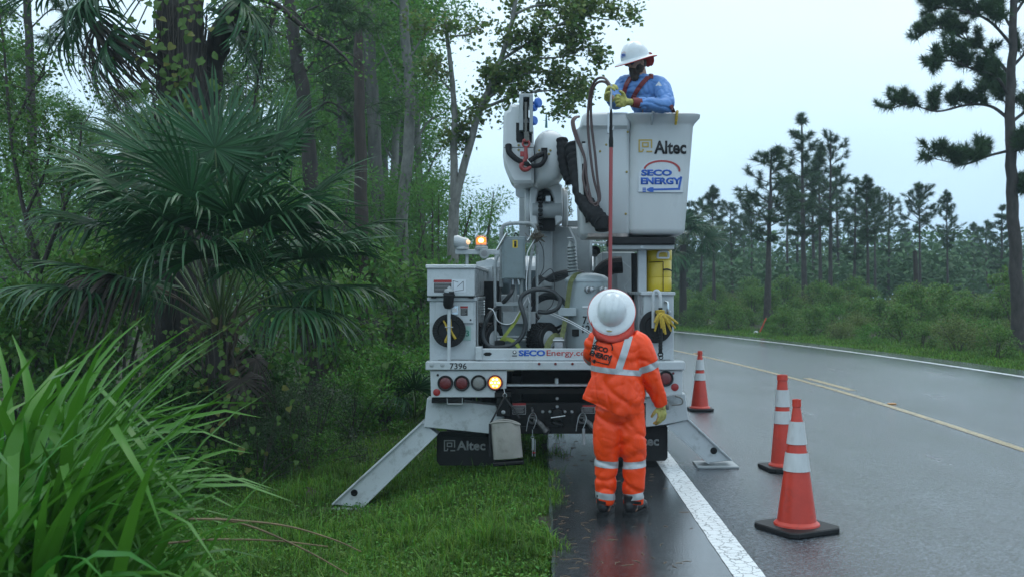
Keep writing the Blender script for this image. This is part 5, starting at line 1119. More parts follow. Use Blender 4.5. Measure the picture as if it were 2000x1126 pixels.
def stripe(poly_l, poly_r, name):
    me = bpy.data.meshes.new(name); n = 16; V = []; Fc = []
    for i in range(n + 1):
        t = i / n
        for j in range(5): V.append(tuple(Vector(W(*poly_l[0])).lerp(W(*poly_l[1]), t).lerp(Vector(W(*poly_r[0])).lerp(W(*poly_r[1]), t), j / 4)))
    for i in range(n):
        for j in range(4): a = i * 5 + j; Fc.append((a, a + 1, a + 6, a + 5))
    me.from_pydata(V, [], Fc); me.polygons.foreach_set('use_smooth', [True] * len(me.polygons)); putmesh(project(me, jk, 0.0045), name, m_tape, jo)
stripe(((1219, 655), (1198, 718)), ((1234, 655), (1211, 722)), 'reflective_band'); stripe(((1160, 655), (1153, 690)), ((1166, 655), (1158, 690)), 'reflective_band')
# print on the back
s = YP / F; Ml = Matrix.Translation(W(1178, 690, -0.3)) @ Matrix.Rotation(R(13), 4, 'Y')
arc, cord, t1, t2 = seco_logo_meshes(43 * s, 50 * s)
for src, nm in ((arc, 'back_print_arc'), (cord, 'back_print_plug')):
    me = src.mesh(nm, [], 0); me.transform(Ml); putmesh(project(me, jk, 0.006, sub=2), nm, m_ink, jo)
for me in (t1, t2): me.transform(Ml); putmesh(project(me, jk, 0.006, sub=2), 'back_print', m_ink, jo)
# boots
def boot(heel, toe_dir, L=0.30):
    d = Vector(toe_dir).normalized(); q = math.atan2(d.y, d.x); M = Matrix.Translation(heel) @ Matrix.Rotation(q, 4, 'Z'); mb = MB(); mb.M = M
    mb.ell((0.05, 0, 0.075), 0.062, 0.046, 0.07); mb.ell((0.15, 0, 0.062), 0.10, 0.05, 0.045); mb.ell((0.235, 0, 0.055), 0.062, 0.052, 0.046); mb.tube([(0.06, 0, 0.06), (0.045, 0, 0.17)], [0.052, 0.056], 12)
    o = putmesh(fuse(mb, 0.008, 2), 'boot', m_leather, gw)
    k = MB(); k.M = M; out = []
    for x, w in ((-0.012, 0.02), (0.0, 0.04), (0.05, 0.047), (0.12, 0.046), (0.2, 0.055), (0.26, 0.05), (0.295, 0.03)): out.append((x, w))
    ring = [(x, w) for x, w in out] + [(x, -w) for x, w in out[::-1]]
    k.loft([[(x, y, 0.003) for x, y in ring], [(x * 1.0, y * 1.03, 0.02) for x, y in ring], [(x, y, 0.034) for x, y in ring]]); k.build('sole', m_rubber, o)
boot(Vector((X_(1176, 7.72), 7.72, 0)), (0.25, 1, 0)); boot(Vector((X_(1226, 7.72), 7.72, 0)), (0.5, 0.85, 0))
hand(W(1291, 790, 0.115), (0.10, -0.05, -1), (-0.6, 0.7, 0.1), -1, m_glove, gw, (0.45, 0.5, 0.35), 1.0, W(1289, 776, 0.10))
hand(W(1186, 655, 0.58), (0.1, 0.75, 0.25), (1, 0.0, 0.1), 1, m_glove, gw, (1.0, 1.0, 0.8), 1.0, W(1182, 660, 0.53))
# hat thrown back so that its crown faces the camera
upv = Vector((-0.04, -0.86, 0.50)); Mh = basis(upv, (0.16, 0.45, 1), W(1195, 606, -0.02)) ; h, rim = helmet(Mh @ Matrix.Scale(1.03, 4), m_hat, m_shade, gw)
lb = MB(); lb.M = Mh
lb.box(-0.022, 0.022, -0.170, -0.156, 0.0, 0.003, 0.001); lb.build('hat_label', m_sheet, h)
lb = MB(); lb.M = Mh; lb.box(-0.02, 0.02, -0.1785, -0.1725, -0.003, 0.0005, 0.001); lb.build('hat_label', m_gold, h)
# neck shade hanging from the brim
nk = len(rim); idx = [k % nk for k in range(nk // 2 - 5, nk + 6)]; top = [rim[k] for k in idx]; m_ = len(top); rings = []
for t in (0, 0.25, 0.5, 0.75, 1.0):
    row = []
    for i, p in enumerate(top):
        u = i / (m_ - 1) * 2 - 1; px = 1198 + 42 * math.sin(u * 1.5); py = 650 + 20 * math.cos(u * 1.4) ; tgt = W(px, py, -0.185 * math.cos(u * 1.35) + 0.05)
        q = p.lerp(tgt, t) + Vector((0, -0.03 * math.sin(math.pi * t) * math.cos(u), 0)); q += Vector((0, 0.012 * mnoise.noise(Vector((u * 5, t * 3, 0))), 0)); row.append(q)
    rings.append(row)
mb = MB(); mb.loft(rings, cap=False, close=False); o = mb.build('neck_shade', m_shade, gw, 80); sd = o.modifiers.new('s', 'SOLIDIFY'); sd.thickness = 0.003
# collar
mb = MB(); c1 = [W(1203, 652, 0) + Vector((0.10 * math.cos(a), 0.09 * math.sin(a), 0)) for a in [2 * math.pi * k / 24 for k in range(24)]]; c2 = [p + Vector((0, 0, 0.06)) * 1 + (p - W(1203, 652, 0)) * -0.1 for p in c1]; mb.loft([c1, c2], cap=False); mb.build('collar', m_hv, jo)
rebase(gw, (X_(1212, YP), YP, 0))

# ------------------------------------------------------------------ the worker in the bucket
bw = thing('person', 'bearded person in blue shirt and white hard hat standing in the raised bucket', 'person')
m_shirt = mat('wet blue work shirt', (0.11, 0.25, 0.55), 0.6, var=0.2, vs=6, dirt=(0.045, 0.11, 0.32), dirt_amt=0.8, ds=6, bump=0.25, bs=60)
m_strap = mat('dark red webbing', (0.17, 0.02, 0.022), 0.6, bump=0.4, bs=150); m_beard = mat('brown beard', (0.05, 0.035, 0.027), 0.8, var=0.4, vs=40, bump=1.0, bs=120)
m_jean = mat('dark denim', (0.03, 0.04, 0.07), 0.7)
Q = lambda px, py, Y: at(px, py, Y)
fz = Z_(445, YK) + 0.006                                  # bucket floor
pel = Vector((X_(1290, 10.15), 10.15, fz + 0.95)); chest = Q(1258, 182, 9.93); neck = Q(1253, 150, 9.88)
hd = Q(1243, 123, 9.84); fw = Vector((-0.74, -0.62, -0.26)).normalized(); hup = Vector((-0.26, -0.18, 0.95)); Mhd = basis(hup, fw, hd)
sh_l, sh_r = Q(1289, 168, 9.82), Q(1221, 165, 10.02); el_l, el_r = Q(1300, 206, 9.60), Q(1204, 200, 9.80); wr_l, wr_r = Q(1232, 200, 9.44), Q(1190, 190, 9.50)
mb = MB()
rot = Mhd.to_3x3(); mb.ell(hd, 0.076, 0.095, 0.118, 16, 12, rot)
hp = lambda x, y, z: Mhd @ Vector((x, y, z))
mb.ell(hp(0, 0.035, -0.055), 0.058, 0.062, 0.062, 14, 10, rot); mb.tube([hp(0, 0.092, 0.03), hp(0, 0.112, -0.012), hp(0, 0.095, -0.022)], [0.010, 0.017, 0.012], 8)
for s_ in (1, -1): mb.ell(hp(s_ * 0.077, -0.005, -0.005), 0.010, 0.020, 0.032, 8, 6, rot); mb.ell(hp(s_ * 0.034, 0.084, 0.028), 0.022, 0.012, 0.010, 8, 6, rot)
mb.tube([hp(0, -0.02, -0.06), neck - Vector((0, 0, 0.06))], [0.06, 0.068], 12); mb.tube([neck - Vector((0, 0, 0.05)), chest, pel], [0.09, 0.12, 0.10], 14)
for a, b, c in ((sh_l, el_l, wr_l), (sh_r, el_r, wr_r)): mb.tube([chest + Vector((0, 0, 0.05)), a, b, c], [0.08, 0.06, 0.045, 0.031], 10)
for s_ in (-0.1, 0.1): mb.tube([pel + Vector((s_, 0, 0)), pel + Vector((s_, -0.02, -0.48)), Vector((pel.x + s_, pel.y, fz + 0.05))], [0.09, 0.065, 0.045], 12)
bd = fuse(mb, 0.009, 2); putmesh(bd, 'body', m_skin, bw)
# shirt
def leanring(c, rx, ry, ang, n=28):
    ca, sa = math.cos(ang), math.sin(ang); return [c + Vector((rx * math.cos(a) * ca - ry * math.sin(a) * sa, rx * math.cos(a) * sa + ry * math.sin(a) * ca, 0)) for a in [2 * math.pi * k / n for k in range(n)]]
ang = math.atan2(-0.25, 1)
mb = MB(); mb.loft([leanring(pel + Vector((0, 0, 0.0)), 0.185, 0.15, ang), leanring(Q(1283, 226, 10.06), 0.20, 0.165, ang), leanring(Q(1270, 205, 9.98), 0.20, 0.17, ang), leanring(Q(1259, 183, 9.94), 0.205, 0.155, ang), leanring(Q(1255, 168, 9.91), 0.19, 0.125, ang), leanring(Q(1254, 158, 9.89), 0.13, 0.09, ang), leanring(Q(1253, 150, 9.88), 0.078, 0.072, ang)])
sleeve_l = spline([Q(1270, 165, 9.88), sh_l, Q(1299, 188, 9.70), el_l, el_l.lerp(wr_l, 0.45), el_l.lerp(wr_l, 0.80)], 5); mb.tube(sleeve_l, [0.085, 0.086, 0.076, 0.072, 0.060, 0.050], 18)
mb.tube(spline([Q(1238, 164, 9.96), sh_r, Q(1210, 184, 9.92), el_r, el_r.lerp(wr_r, 0.7)], 5), [0.085, 0.088, 0.078, 0.070, 0.055], 18)
shm = fuse(mb, 0.0095, 2, wrinkle(10, 10, 12, 0.009, 21)); sho = putmesh(shm, 'shirt', m_shirt, bw)
# collar
mb = MB(); c0_ = Q(1253, 150, 9.88); rr = []
for t in (0, 1):
    rr.append([c0_ + Vector(((0.085 - 0.012 * t) * math.cos(a), (0.08 - 0.012 * t) * math.sin(a), -0.02 + (0.055 + 0.02 * math.sin(a - 0.7)) * t)) for a in [2 * math.pi * k / 24 for k in range(24)]])
mb.loft(rr, cap=False); o = mb.build('shirt_collar', m_shirt, sho); sd = o.modifiers.new('s', 'SOLIDIFY'); sd.thickness = 0.006
# trousers inside the bucket
mb = MB(); mb.ell(pel + Vector((0, 0, -0.05)), 0.19, 0.15, 0.14)
for s_ in (-0.1, 0.1): mb.tube([pel + Vector((s_, 0, -0.05)), pel + Vector((s_, -0.02, -0.48)), Vector((pel.x + s_, pel.y, fz + 0.09))], [0.105, 0.085, 0.07], 14)
putmesh(fuse(mb, 0.014, 2), 'trousers', m_jean, bw)
for s_ in (-0.1, 0.1):
    mb = MB(); mb.ell((pel.x + s_ - 0.03, pel.y - 0.06, fz + 0.05), 0.055, 0.13, 0.048); mb.tube([(pel.x + s_, pel.y, fz + 0.04), (pel.x + s_, pel.y, fz + 0.14)], 0.055, 12); putmesh(fuse(mb, 0.012, 2), 'boot', m_leather, bw)
# harness straps pressed onto the chest
def strap(pts, w, name='harness_strap'):
    P = spline([Q(x, y, 9.0) for x, y in pts], 8); me = bpy.data.meshes.new(name); V = []; Fc = []
    for i, p in enumerate(P):
        t = (P[min(i + 1, len(P) - 1)] - P[max(i - 1, 0)]).normalized(); n = Vector((-t.z, 0, t.x))
        for j in range(4): V.append(tuple(p + n * w * (j / 3 - 0.5)))
    for i in range(len(P) - 1):
        for j in range(3): a = i * 4 + j; Fc.append((a, a + 1, a + 5, a + 4))
    me.from_pydata(V, [], Fc)
    bm = bmesh.new(); bm.from_mesh(shm); bvh = BVHTree.FromBMesh(bm); bm.free(); o3 = Vector((0, 0, CH))
    for v in me.vertices:
        d = (v.co - o3).normalized(); h = bvh.ray_cast(o3, d)
        v.co = h[0] - d * 0.009 if h[0] is not None else v.co + d * 0.9
    ob = putmesh(me, name, m_strap, bw); sd = ob.modifiers.new('s', 'SOLIDIFY'); sd.thickness = 0.005; return ob
strap([(1276, 138 + 12), (1268, 150), (1255, 163), (1244, 178), (1236, 193)], 0.038); strap([(1232, 152), (1224, 165), (1219, 180), (1217, 192)], 0.036)
strap([(1310, 206), (1314, 214), (1317, 221)], 0.03)
me = bpy.data.meshes.new('sleeve_patch'); me.from_pydata([tuple(Q(x, y, 9.0)) for x, y in ((1280, 168), (1287, 159), (1293, 168))], [], [(0, 1, 2)])
def press(me, sub=0):
    bm = bmesh.new(); bm.from_mesh(shm); bvh = BVHTree.FromBMesh(bm); bm.free(); o3 = Vector((0, 0, CH))
    for v in me.vertices:
        d = (v.co - o3).normalized(); h = bvh.ray_cast(o3, d)
        if h[0] is not None: v.co = h[0] - d * 0.008
    return me
putmesh(press(me), 'sleeve_patch', m_sheet, sho)
# beard, glasses
mb = MB(); mb.ell(hp(0, 0.055, -0.080), 0.056, 0.052, 0.062, 14, 10, rot); mb.ell(hp(0, 0.07, -0.125), 0.042, 0.038, 0.045, 12, 8, rot); mb.ell(hp(0.05, 0.02, -0.05), 0.028, 0.05, 0.05, 10, 8, rot); mb.ell(hp(-0.05, 0.02, -0.05), 0.028, 0.05, 0.05, 10, 8, rot); mb.ell(hp(0, 0.093, -0.045), 0.036, 0.018, 0.012, 10, 6, rot)
putmesh(fuse(mb, 0.008, 2, lambda v: 0.006 * mnoise.noise(v * 70)), 'beard', m_beard, bw)
mb = MB()
for s_ in (1, -1): mb.ell(hp(s_ * 0.036, 0.098, 0.012), 0.031, 0.010, 0.021, 12, 8, rot)
mb.tube([hp(-0.01, 0.106, 0.015), hp(0.01, 0.106, 0.015)], 0.005, 6)
for s_ in (1, -1): mb.tube([hp(s_ * 0.064, 0.092, 0.018), hp(s_ * 0.079, 0.0, 0.015)], 0.004, 6)
mb.build('sunglasses', mat('dark blue lens', (0.01, 0.02, 0.06), 0.1, spec=0.8), bw)
mb = MB(); mb.ell(hp(0, -0.02, -0.01), 0.080, 0.088, 0.075, 14, 10, rot); mb.build('hair', m_beard, bw)
Mh2 = basis(hup, fw, hp(0, 0, 0.045)); h, rim = helmet(Mh2 @ Matrix.Scale(1.12, 4), m_hat, m_shade, bw)
Ml = Mh2 @ Matrix.Translation((0.0, 0.147, 0.058)) @ Matrix.Rotation(R(180), 4, 'Z') @ Matrix.Rotation(R(-22), 4, 'X')
seco_logo(h, Ml, 0.06, 0.055, m_red, m_blue)
# red shade bunched up behind the hat
pr = [hp(-0.02 + 0.05 * math.cos(a), -0.15 + 0.02 * math.sin(a), 0.02) for a in [2 * math.pi * k / 16 for k in range(16)]]
mb = MB(); rings = []
for t, zz, w, yy in ((0, 0.055, 0.10, -0.13), (0.3, 0.02, 0.095, -0.15), (0.6, -0.02, 0.075, -0.165), (0.85, -0.05, 0.05, -0.165), (1, -0.06, 0.02, -0.16)):
    rings.append([hp(w * math.cos(a), yy + 0.04 * (1 - 0.5 * t) * math.sin(a), zz + 0.01 * math.sin(3 * a)) for a in [2 * math.pi * k / 20 for k in range(20)]])
mb.loft(rings); mb.build('neck_shade', m_shade, bw, 60)
mb = MB(); mb.tube(spline([hp(0.07, -0.03, 0.03), hp(0.072, 0.0, -0.05), hp(0.05, 0.03, -0.11)], 4), 0.006, 6); mb.build('chin_strap', m_black, bw)
# gloves gripping the hose end
hand(wr_l + Vector((-0.03, -0.01, 0.0)), (-1, -0.25, 0.02), (0.1, -1.0, 0.0), 1, m_glove, bw, (0.75, 0.95, 0.7), 1.15, wr_l.lerp(el_l, 0.28))
hand(Q(1186, 190, 9.46), (0.1, -0.5, 0.75), (0.9, -0.4, -0.3), -1, m_glove, bw, (0.8, 0.9, 0.7), 1.15, wr_r.lerp(el_r, 0.3))
mb = MB(); mb.tube([el_l.lerp(wr_l, 0.74), el_l.lerp(wr_l, 0.97)], [0.050, 0.042], 14); mb.build('undershirt_cuff', m_strap, bw)
rebase(bw, (pel.x, pel.y, fz))
# ================================================================== plants
def unit(a): return a / np.maximum(1e-9, np.linalg.norm(a, axis=1, keepdims=True))
def leaf_arrays(P, L, rng, aspect=0.5, up=0.5, D=None, droop=0.25, fold=0.25):
    """folded diamond leaves: base, left, tip, right"""
    n = len(P); P = np.asarray(P, float); L = np.broadcast_to(L, n)[:, None]
    if D is None: D = rng.normal(size=(n, 3)) * (1, 1, 0.6)
    D = unit(D) - np.array((0, 0, droop)); D = unit(D)
    Nn = unit(rng.normal(size=(n, 3)) + np.array((0, 0, up * 2))); S = unit(np.cross(D, Nn)); Nn = np.cross(S, D)
    mid = P + D * L * 0.45; W = L * aspect * 0.5
    V = np.stack([P, mid + S * W + Nn * W * fold, P + D * L, mid - S * W + Nn * W * fold], 1).reshape(-1, 3)
    b = (np.arange(n) * 4)[:, None]; Fc = np.concatenate([b + [0, 1, 2], b + [0, 2, 3]], 0)
    return V, Fc
def tuft_arrays(P, D, L, rng, k=16, w=0.012, spread=0.8):
    n = len(P); P = np.repeat(np.asarray(P, float), k, 0); D = np.repeat(unit(np.asarray(D, float)), k, 0); L = np.repeat(np.broadcast_to(L, n), k)[:, None]
    d = unit(D + rng.normal(size=D.shape) * spread); L = L * rng.uniform(0.7, 1.1, (len(L), 1)); S = unit(np.cross(d, rng.normal(size=d.shape))) * w
    o = P + D * rng.uniform(-0.4, 0.15, (len(L), 1)) * L
    V = np.stack([o - S, o + S, o + d * L + np.array((0, 0, -0.03))], 1).reshape(-1, 3); b = (np.arange(len(d)) * 3)[:, None]
    return V, b + [0, 1, 2]
def merge(parts):
    Vs, Fs, b = [], [], 0
    for V, Fc in parts: Vs.append(V); Fs.append(Fc + b); b += len(V)
    return np.concatenate(Vs), np.concatenate(Fs)

def foliage(name, c, isl=0.35, hue=0.02, rough=0.45, trans=0.38): return mat(name, c, rough, island=isl, hue=hue, trans=trans, spec=0.3)
f_grass = mat('lawn grass', (0.085, 0.21, 0.024), 0.5, island=0.5, hue=0.035, trans=0.38, spec=0.3, var=0.38, vs=1.3); f_tall = foliage('tall grass blade', (0.045, 0.19, 0.017), 0.35, 0.02, 0.36, 0.3)
f_palm = foliage('fan palm leaf', (0.030, 0.095, 0.038), 0.45, 0.02, 0.34, 0.2); f_dead = mat('dead frond', (0.055, 0.042, 0.032), 0.7, island=0.4)
f_vine = foliage('vine leaf', (0.065, 0.155, 0.03), 0.4, 0.03, 0.4); f_bush = foliage('bush leaf', (0.04, 0.115, 0.024), 0.45, 0.025); f_bush2 = foliage('bright bush leaf', (0.08, 0.23, 0.032), 0.4, 0.03)
f_small = foliage('small shrub leaf', (0.05, 0.10, 0.040), 0.5, 0.02, 0.35); f_broad = foliage('broadleaf', (0.085, 0.21, 0.038), 0.4, 0.03); f_red = foliage('turning maple leaf', (0.10, 0.17, 0.045), 0.45, 0.05, 0.45, 0.5)
f_cyp = foliage('feathery cypress leaf', (0.10, 0.24, 0.055), 0.3, 0.02, 0.6, 0.5); f_pine = foliage('pine needles', (0.048, 0.10, 0.038), 0.4, 0.02, 0.5, 0.3); f_scrub = foliage('roadside scrub leaf', (0.10, 0.215, 0.042), 0.45, 0.035); f_scrub2 = foliage('olive scrub leaf', (0.13, 0.19, 0.05), 0.4, 0.03)
f_far = foliage('far wood leaf', (0.06, 0.13, 0.05), 0.35, 0.02, 0.7, 0.2)
b_dark = mat('dark wet bark', (0.035, 0.029, 0.025), 0.75, var=0.4, vs=14, bump=1.0, bs=22, stretch=(1, 1, 0.25)); b_grey = mat('grey bark', (0.085, 0.083, 0.075), 0.75, var=0.35, vs=9, dirt=(0.05, 0.05, 0.04), dirt_amt=0.8, ds=5, bump=0.8, bs=25, stretch=(1, 1, 0.4))
b_pale = mat('pale lichen bark', (0.16, 0.16, 0.145), 0.75, var=0.3, vs=12, dirt=(0.05, 0.045, 0.04), dirt_amt=0.95, ds=5, bump=0.7, bs=25, stretch=(1, 1, 0.5)); b_red = mat('rotten brown wood', (0.036, 0.027, 0.021), 0.8, var=0.5, vs=12, bump=1.0, bs=20, stretch=(1, 1, 0.15))
b_pine = mat('pine bark', (0.05, 0.042, 0.038), 0.8, var=0.4, vs=10, bump=1.0, bs=18, stretch=(1, 1, 0.4)); b_twig = mat('twig', (0.06, 0.05, 0.04), 0.7)

def unitv(a, b): return Vector((math.cos(a) * math.cos(b), math.sin(a) * math.cos(b), math.sin(b)))
def grow_limb(wood, start, d, ln, r, rnd, tips, curve=0.25, sub=5, sub_len=0.4, gnarl=0.18, sides=6, depth=1):
    p = Vector(start); d = Vector(d).normalized(); n = 7; pts = [p.copy()]; dirs = [d.copy()]
    for i in range(n):
        d = (d + Vector((rnd.gauss(0, gnarl), rnd.gauss(0, gnarl), rnd.gauss(0, gnarl * 0.7) + curve * 0.15))).normalized(); p = p + d * ln / n; pts.append(p.copy()); dirs.append(d.copy())
    wood.tube(pts, [r, r * 0.75, r * 0.5, r * 0.25], sides, cap=False)
    if depth > 0:
        for k in range(sub):
            t = 0.3 + 0.68 * (k + rnd.random() * 0.7) / sub; i = min(n, int(t * n)); q = Vector((rnd.gauss(0, 1), rnd.gauss(0, 1), rnd.gauss(0.1, 0.6)))
            dd = (dirs[i] + q.normalized() * 0.9).normalized(); grow_limb(wood, pts[i], dd, ln * sub_len * (1.15 - 0.5 * t), r * 0.35, rnd, tips, curve, max(2, sub - 2), sub_len, gnarl, 4, depth - 1)
    for i in range(max(1, n // 2), n + 1): tips.append((pts[i].copy(), dirs[i].copy()))
def tree_thing(name, label, cat, wood, bark, crown_arrays, fol, base, group=None):
    t = thing(name, label, cat, base, 0, group); off = -Vector(base)
    tr = wood.build('trunk', bark, t, 60); tr.location = off
    if crown_arrays is not None: c = link('crown', np_mesh('crown', crown_arrays[0], crown_arrays[1], fol), t); c.location = off
    return t
def trunk_tube(wood, pts, r0, r1, rnd, flare=1.5, sides=10):
    P = spline(pts, 6); n = len(P); rs = [r0 + (r1 - r0) * i / (n - 1) for i in range(n)]; rs[0] *= flare; 
    if n > 2: rs[1] *= 1 + (flare - 1) * 0.4
    P = [p + Vector((rnd.gauss(0, r0 * 0.06), rnd.gauss(0, r0 * 0.06), 0)) for p in P]; wood.tube(P, rs, sides); return P
def base_at(px, Y): x = X_(px, Y); return Vector((x, Y, gh(x, Y) - 0.05))

# ------------------------------------------------------------------ pines
def pine_wood(h, r, seed, crown0=0.5, wid=1.6, lean=(0, 0), dens=1.15, tl=0.30, k=14, nw=0.013):
    rnd = random.Random(seed); rng = np.random.default_rng(seed); wood = MB(); tips = []
    pts = [Vector((lean[0] * t * h + 0.05 * math.sin(3 * t + seed), lean[1] * t * h, t * h - 0.1)) for t in (0, 0.25, 0.5, 0.75, 1)]; P = trunk_tube(wood, pts, r, r * 0.18, rnd, 1.3, 8)
    z = crown0 * h; a = rnd.random() * 6
    while z < h * 0.99:
        t = z / h; i = min(len(P) - 1, int(t * (len(P) - 1))); c = P[i].lerp(P[min(i + 1, len(P) - 1)], t * (len(P) - 1) - i); u = (t - crown0) / (1 - crown0)
        for q in range(rnd.choice((2, 3, 3))):
            a += 2.1 + rnd.gauss(0, 0.4); prof = (0.35 + 0.65 * min(1, u * 3.5)) * (1 - u) ** 0.6 + 0.16; ln = wid * prof * rnd.uniform(0.55, 1.15)
            grow_limb(wood, c, unitv(a, R(rnd.uniform(5, 30) + 30 * u)), ln, r * 0.26 * (1.1 - u * 0.6), rnd, tips, 0.35, 4, 0.42, 0.14, 5, 1)
        z += h * (1 - crown0) / (9 * dens) * rnd.uniform(0.7, 1.3)
    for q in range(5): tips.append((P[-1] + Vector((rnd.gauss(0, 0.06), rnd.gauss(0, 0.06), -0.1 * q)), Vector((rnd.gauss(0, 0.4), rnd.gauss(0, 0.4), 1))))
    tips = [t for t in tips if rnd.random() < 0.78]
    return wood, tuft_arrays([t[0] for t in tips], [t[1] + Vector((0, 0, 0.35)) for t in tips], tl, rng, k, nw)
def pine_proto(*a, **k):
    w, c = pine_wood(*a, **k); return w.mesh('trunk', b_pine, 60), np_mesh('crown', c[0], c[1], f_pine)
H0 = 10.0
protos = [pine_proto(H0, 0.135, 11, 0.50, 1.55, (0.01, 0)), pine_proto(H0, 0.12, 12, 0.58, 1.5, (-0.015, 0.01)), pine_proto(H0, 0.13, 13, 0.42, 1.35, (0.0, 0.02)), pine_proto(H0, 0.11, 14, 0.66, 1.7, (0.02, 0), 1.3), pine_proto(H0, 0.12, 15, 0.52, 1.8, (-0.01, 0), 0.9)]
def put_pine(i, px, top_py, Y, label, rz, group=None, wide=1.0):
    b = base_at(px, Y); h = Z_(top_py, Y) - b.z; t = thing('pine_tree', label, 'tree', b, rz, group); s = h / H0; t.scale = (s * wide * 1.3, s * wide * 1.3, s)
    link('trunk', protos[i][0], t); link('crown', protos[i][1], t); return t
put_pine(0, 1500, 288, 43, 'dark slender pine standing alone nearest the road verge across the lane', 0.6, wide=1.25)
put_pine(2, 1574, 222, 52, 'tallest pine of the stand across the road', 2.0, wide=1.0)
put_pine(4, 1622, 252, 52, 'second tallest pine, close beside the tallest one across the road', 4.4, wide=0.9)
PL = ['evenly tapering hazy pine in the stand across the road', 'high-crowned hazy pine in the stand across the road', 'narrow long-crowned hazy pine in the stand across the road', 'hazy pine with a small tuft crown on a long bare stem', 'broad loose-crowned hazy pine in the stand across the road']
gp = 'slender pines in the hazy stand across the road'; lp = 'slender hazy pine among the stand across the road'
for i, px, ty, Y, rz, w in ((1, 1604, 300, 60, 1, 1), (3, 1540, 350, 66, 2, 1), (0, 1590, 330, 70, 3, 1), (2, 1666, 345, 56, 5, 0.9), (1, 1697, 352, 50, 0.4, 1), (3, 1712, 370, 62, 2.2, 1), (4, 1735, 375, 66, 4, 1), (2, 1640, 330, 75, 1.4, 1), (1, 1396, 372, 56, 0.8, 1.1), (4, 1368, 385, 66, 3.1, 1), (0, 1430, 395, 70, 2.6, 1), (3, 1466, 380, 75, 5.1, 1), (2, 1340, 392, 72, 4.1, 1.1), (1, 1318, 400, 78, 2.9, 1.1), (4, 1556, 360, 80, 1.9, 1), (3, 1452, 420, 88, 1.1, 1), (2, 1770, 420, 84, 0.2, 1), (0, 1680, 400, 88, 0.9, 1), (1, 1900, 440, 80, 3.9, 1.2), (4, 1930, 430, 74, 5.6, 1.3), (2, 1960, 400, 64, 2.3, 1.3)):
    put_pine(i, px, ty, Y, PL[i], rz, gp + ', kind %d' % (i + 1), w)
put_pine(3, 1800, 362, 55, 'flat-topped pine with a bare lower trunk beside the broken snag', 3.3, wide=1.0)
put_pine(1, 1852, 380, 57, 'thin pine with a small tuft crown right of the flat-topped pine', 0.3, wide=0.85)
# broken snag among them
rnd = random.Random(2); wood = MB(); b = base_at(1789, 50); trunk_tube(wood, [b, at(1789, 560, 50), at(1788, 500, 50), at(1787, 492, 50)], 0.15, 0.09, rnd); tree_thing('dead_tree', 'broken brown snag standing in the scrub across the road', 'dead tree', wood, b_red, None, None, b)
# the large pine at the right, its limbs reaching over the scrub
rnd = random.Random(31); rng = np.random.default_rng(31); YBP = 28.0; wood = MB(); tips = []; b = base_at(1990, YBP)
trunk_tube(wood, [b, at(1987, 555, YBP), at(1978, 400, YBP), at(1972, 250, YBP), at(1976, 120, YBP), at(1980, 0, YBP), at(1982, -160, YBP), at(1983, -260, YBP)], 0.20, 0.05, rnd, 1.25, 12)
def big_limb(path, r, n_sub=11, ln=0.52):
    P = spline([at(x, y, YBP + dy) for x, y, dy in path], 5); wood.tube(P, [r, r * 0.7, r * 0.45, r * 0.2], 6, cap=False)
    for k in range(n_sub):
        t = 0.22 + 0.78 * (k + rnd.random() * 0.5) / n_sub; i = min(len(P) - 2, int(t * (len(P) - 1))); d = (P[i + 1] - P[i]).normalized()
        for s in (0, 1): grow_limb(wood, P[i], (d * 0.7 + Vector((rnd.gauss(0, 0.5), rnd.gauss(0, 0.7), rnd.uniform(0.1, 1.0)))).normalized(), ln * rnd.uniform(0.6, 1.3), r * 0.3, rnd, tips, 0.4, 4, 0.5, 0.15, 4, 1)
    tips.append((P[-1], P[-1] - P[-2]))
for path, r in (([(1968, 295, 0), (1930, 305, -0.3), (1890, 320, -0.5), (1860, 318, -0.6), (1808, 306, -0.7)], 0.045), ([(1970, 232, 0), (1935, 208, 0.3), (1890, 205, 0.4), (1830, 218, 0.5), (1780, 205, 0.6), (1740, 212, 0.6)], 0.055), ([(1972, 190, 0), (1945, 150, -0.3), (1900, 135, -0.5), (1850, 118, -0.7), (1825, 130, -0.8)], 0.05), ([(1975, 150, 0), (1935, 105, 0.5), (1880, 75, 0.8), (1830, 55, 1.0), (1790, 75, 1.1)], 0.05), ([(1978, 90, 0), (1930, 40, -0.6), (1870, 20, -0.8), (1810, 15, -1)], 0.05), ([(1978, 60, 0), (1940, 0, 0.2), (1890, -30, 0.3), (1840, -20, 0.3)], 0.045), ([(1980, -20, 0), (1930, -80, 0.2), (1880, -100, 0.3)], 0.04), ([(1974, 240, 0), (2010, 215, 0.4), (2060, 200, 0.6), (2120, 190, 0.7)], 0.05), ([(1972, 300, 0), (2000, 290, -0.4), (2050, 280, -0.6)], 0.04), ([(1978, 130, 0), (2020, 90, 0), (2080, 70, 0)], 0.05), ([(1980, 30, 0), (2020, -20, 0.3), (2080, -40, 0.4)], 0.045), ([(1981, -90, 0), (2030, -150, 0), (2080, -170, 0)], 0.04), ([(1982, -160, 0), (1940, -210, 0), (1900, -220, 0)], 0.035), ([(1972, 215, 0), (1950, 180, 1.0), (1940, 165, 1.6)], 0.03), ([(1978, 385, 0), (1995, 372, 0), (2030, 360, 0)], 0.025)):
    big_limb(path, r)
tips = [t for t in tips if rnd.random() < 0.85]
tree_thing('pine_tree', 'large near pine with long level limbs rising above the scrub', 'tree', wood, b_pine, tuft_arrays([t[0] for t in tips], [t[1] + Vector((0, 0, 0.4)) for t in tips], 0.26, rng, 16, 0.011), f_pine, b)

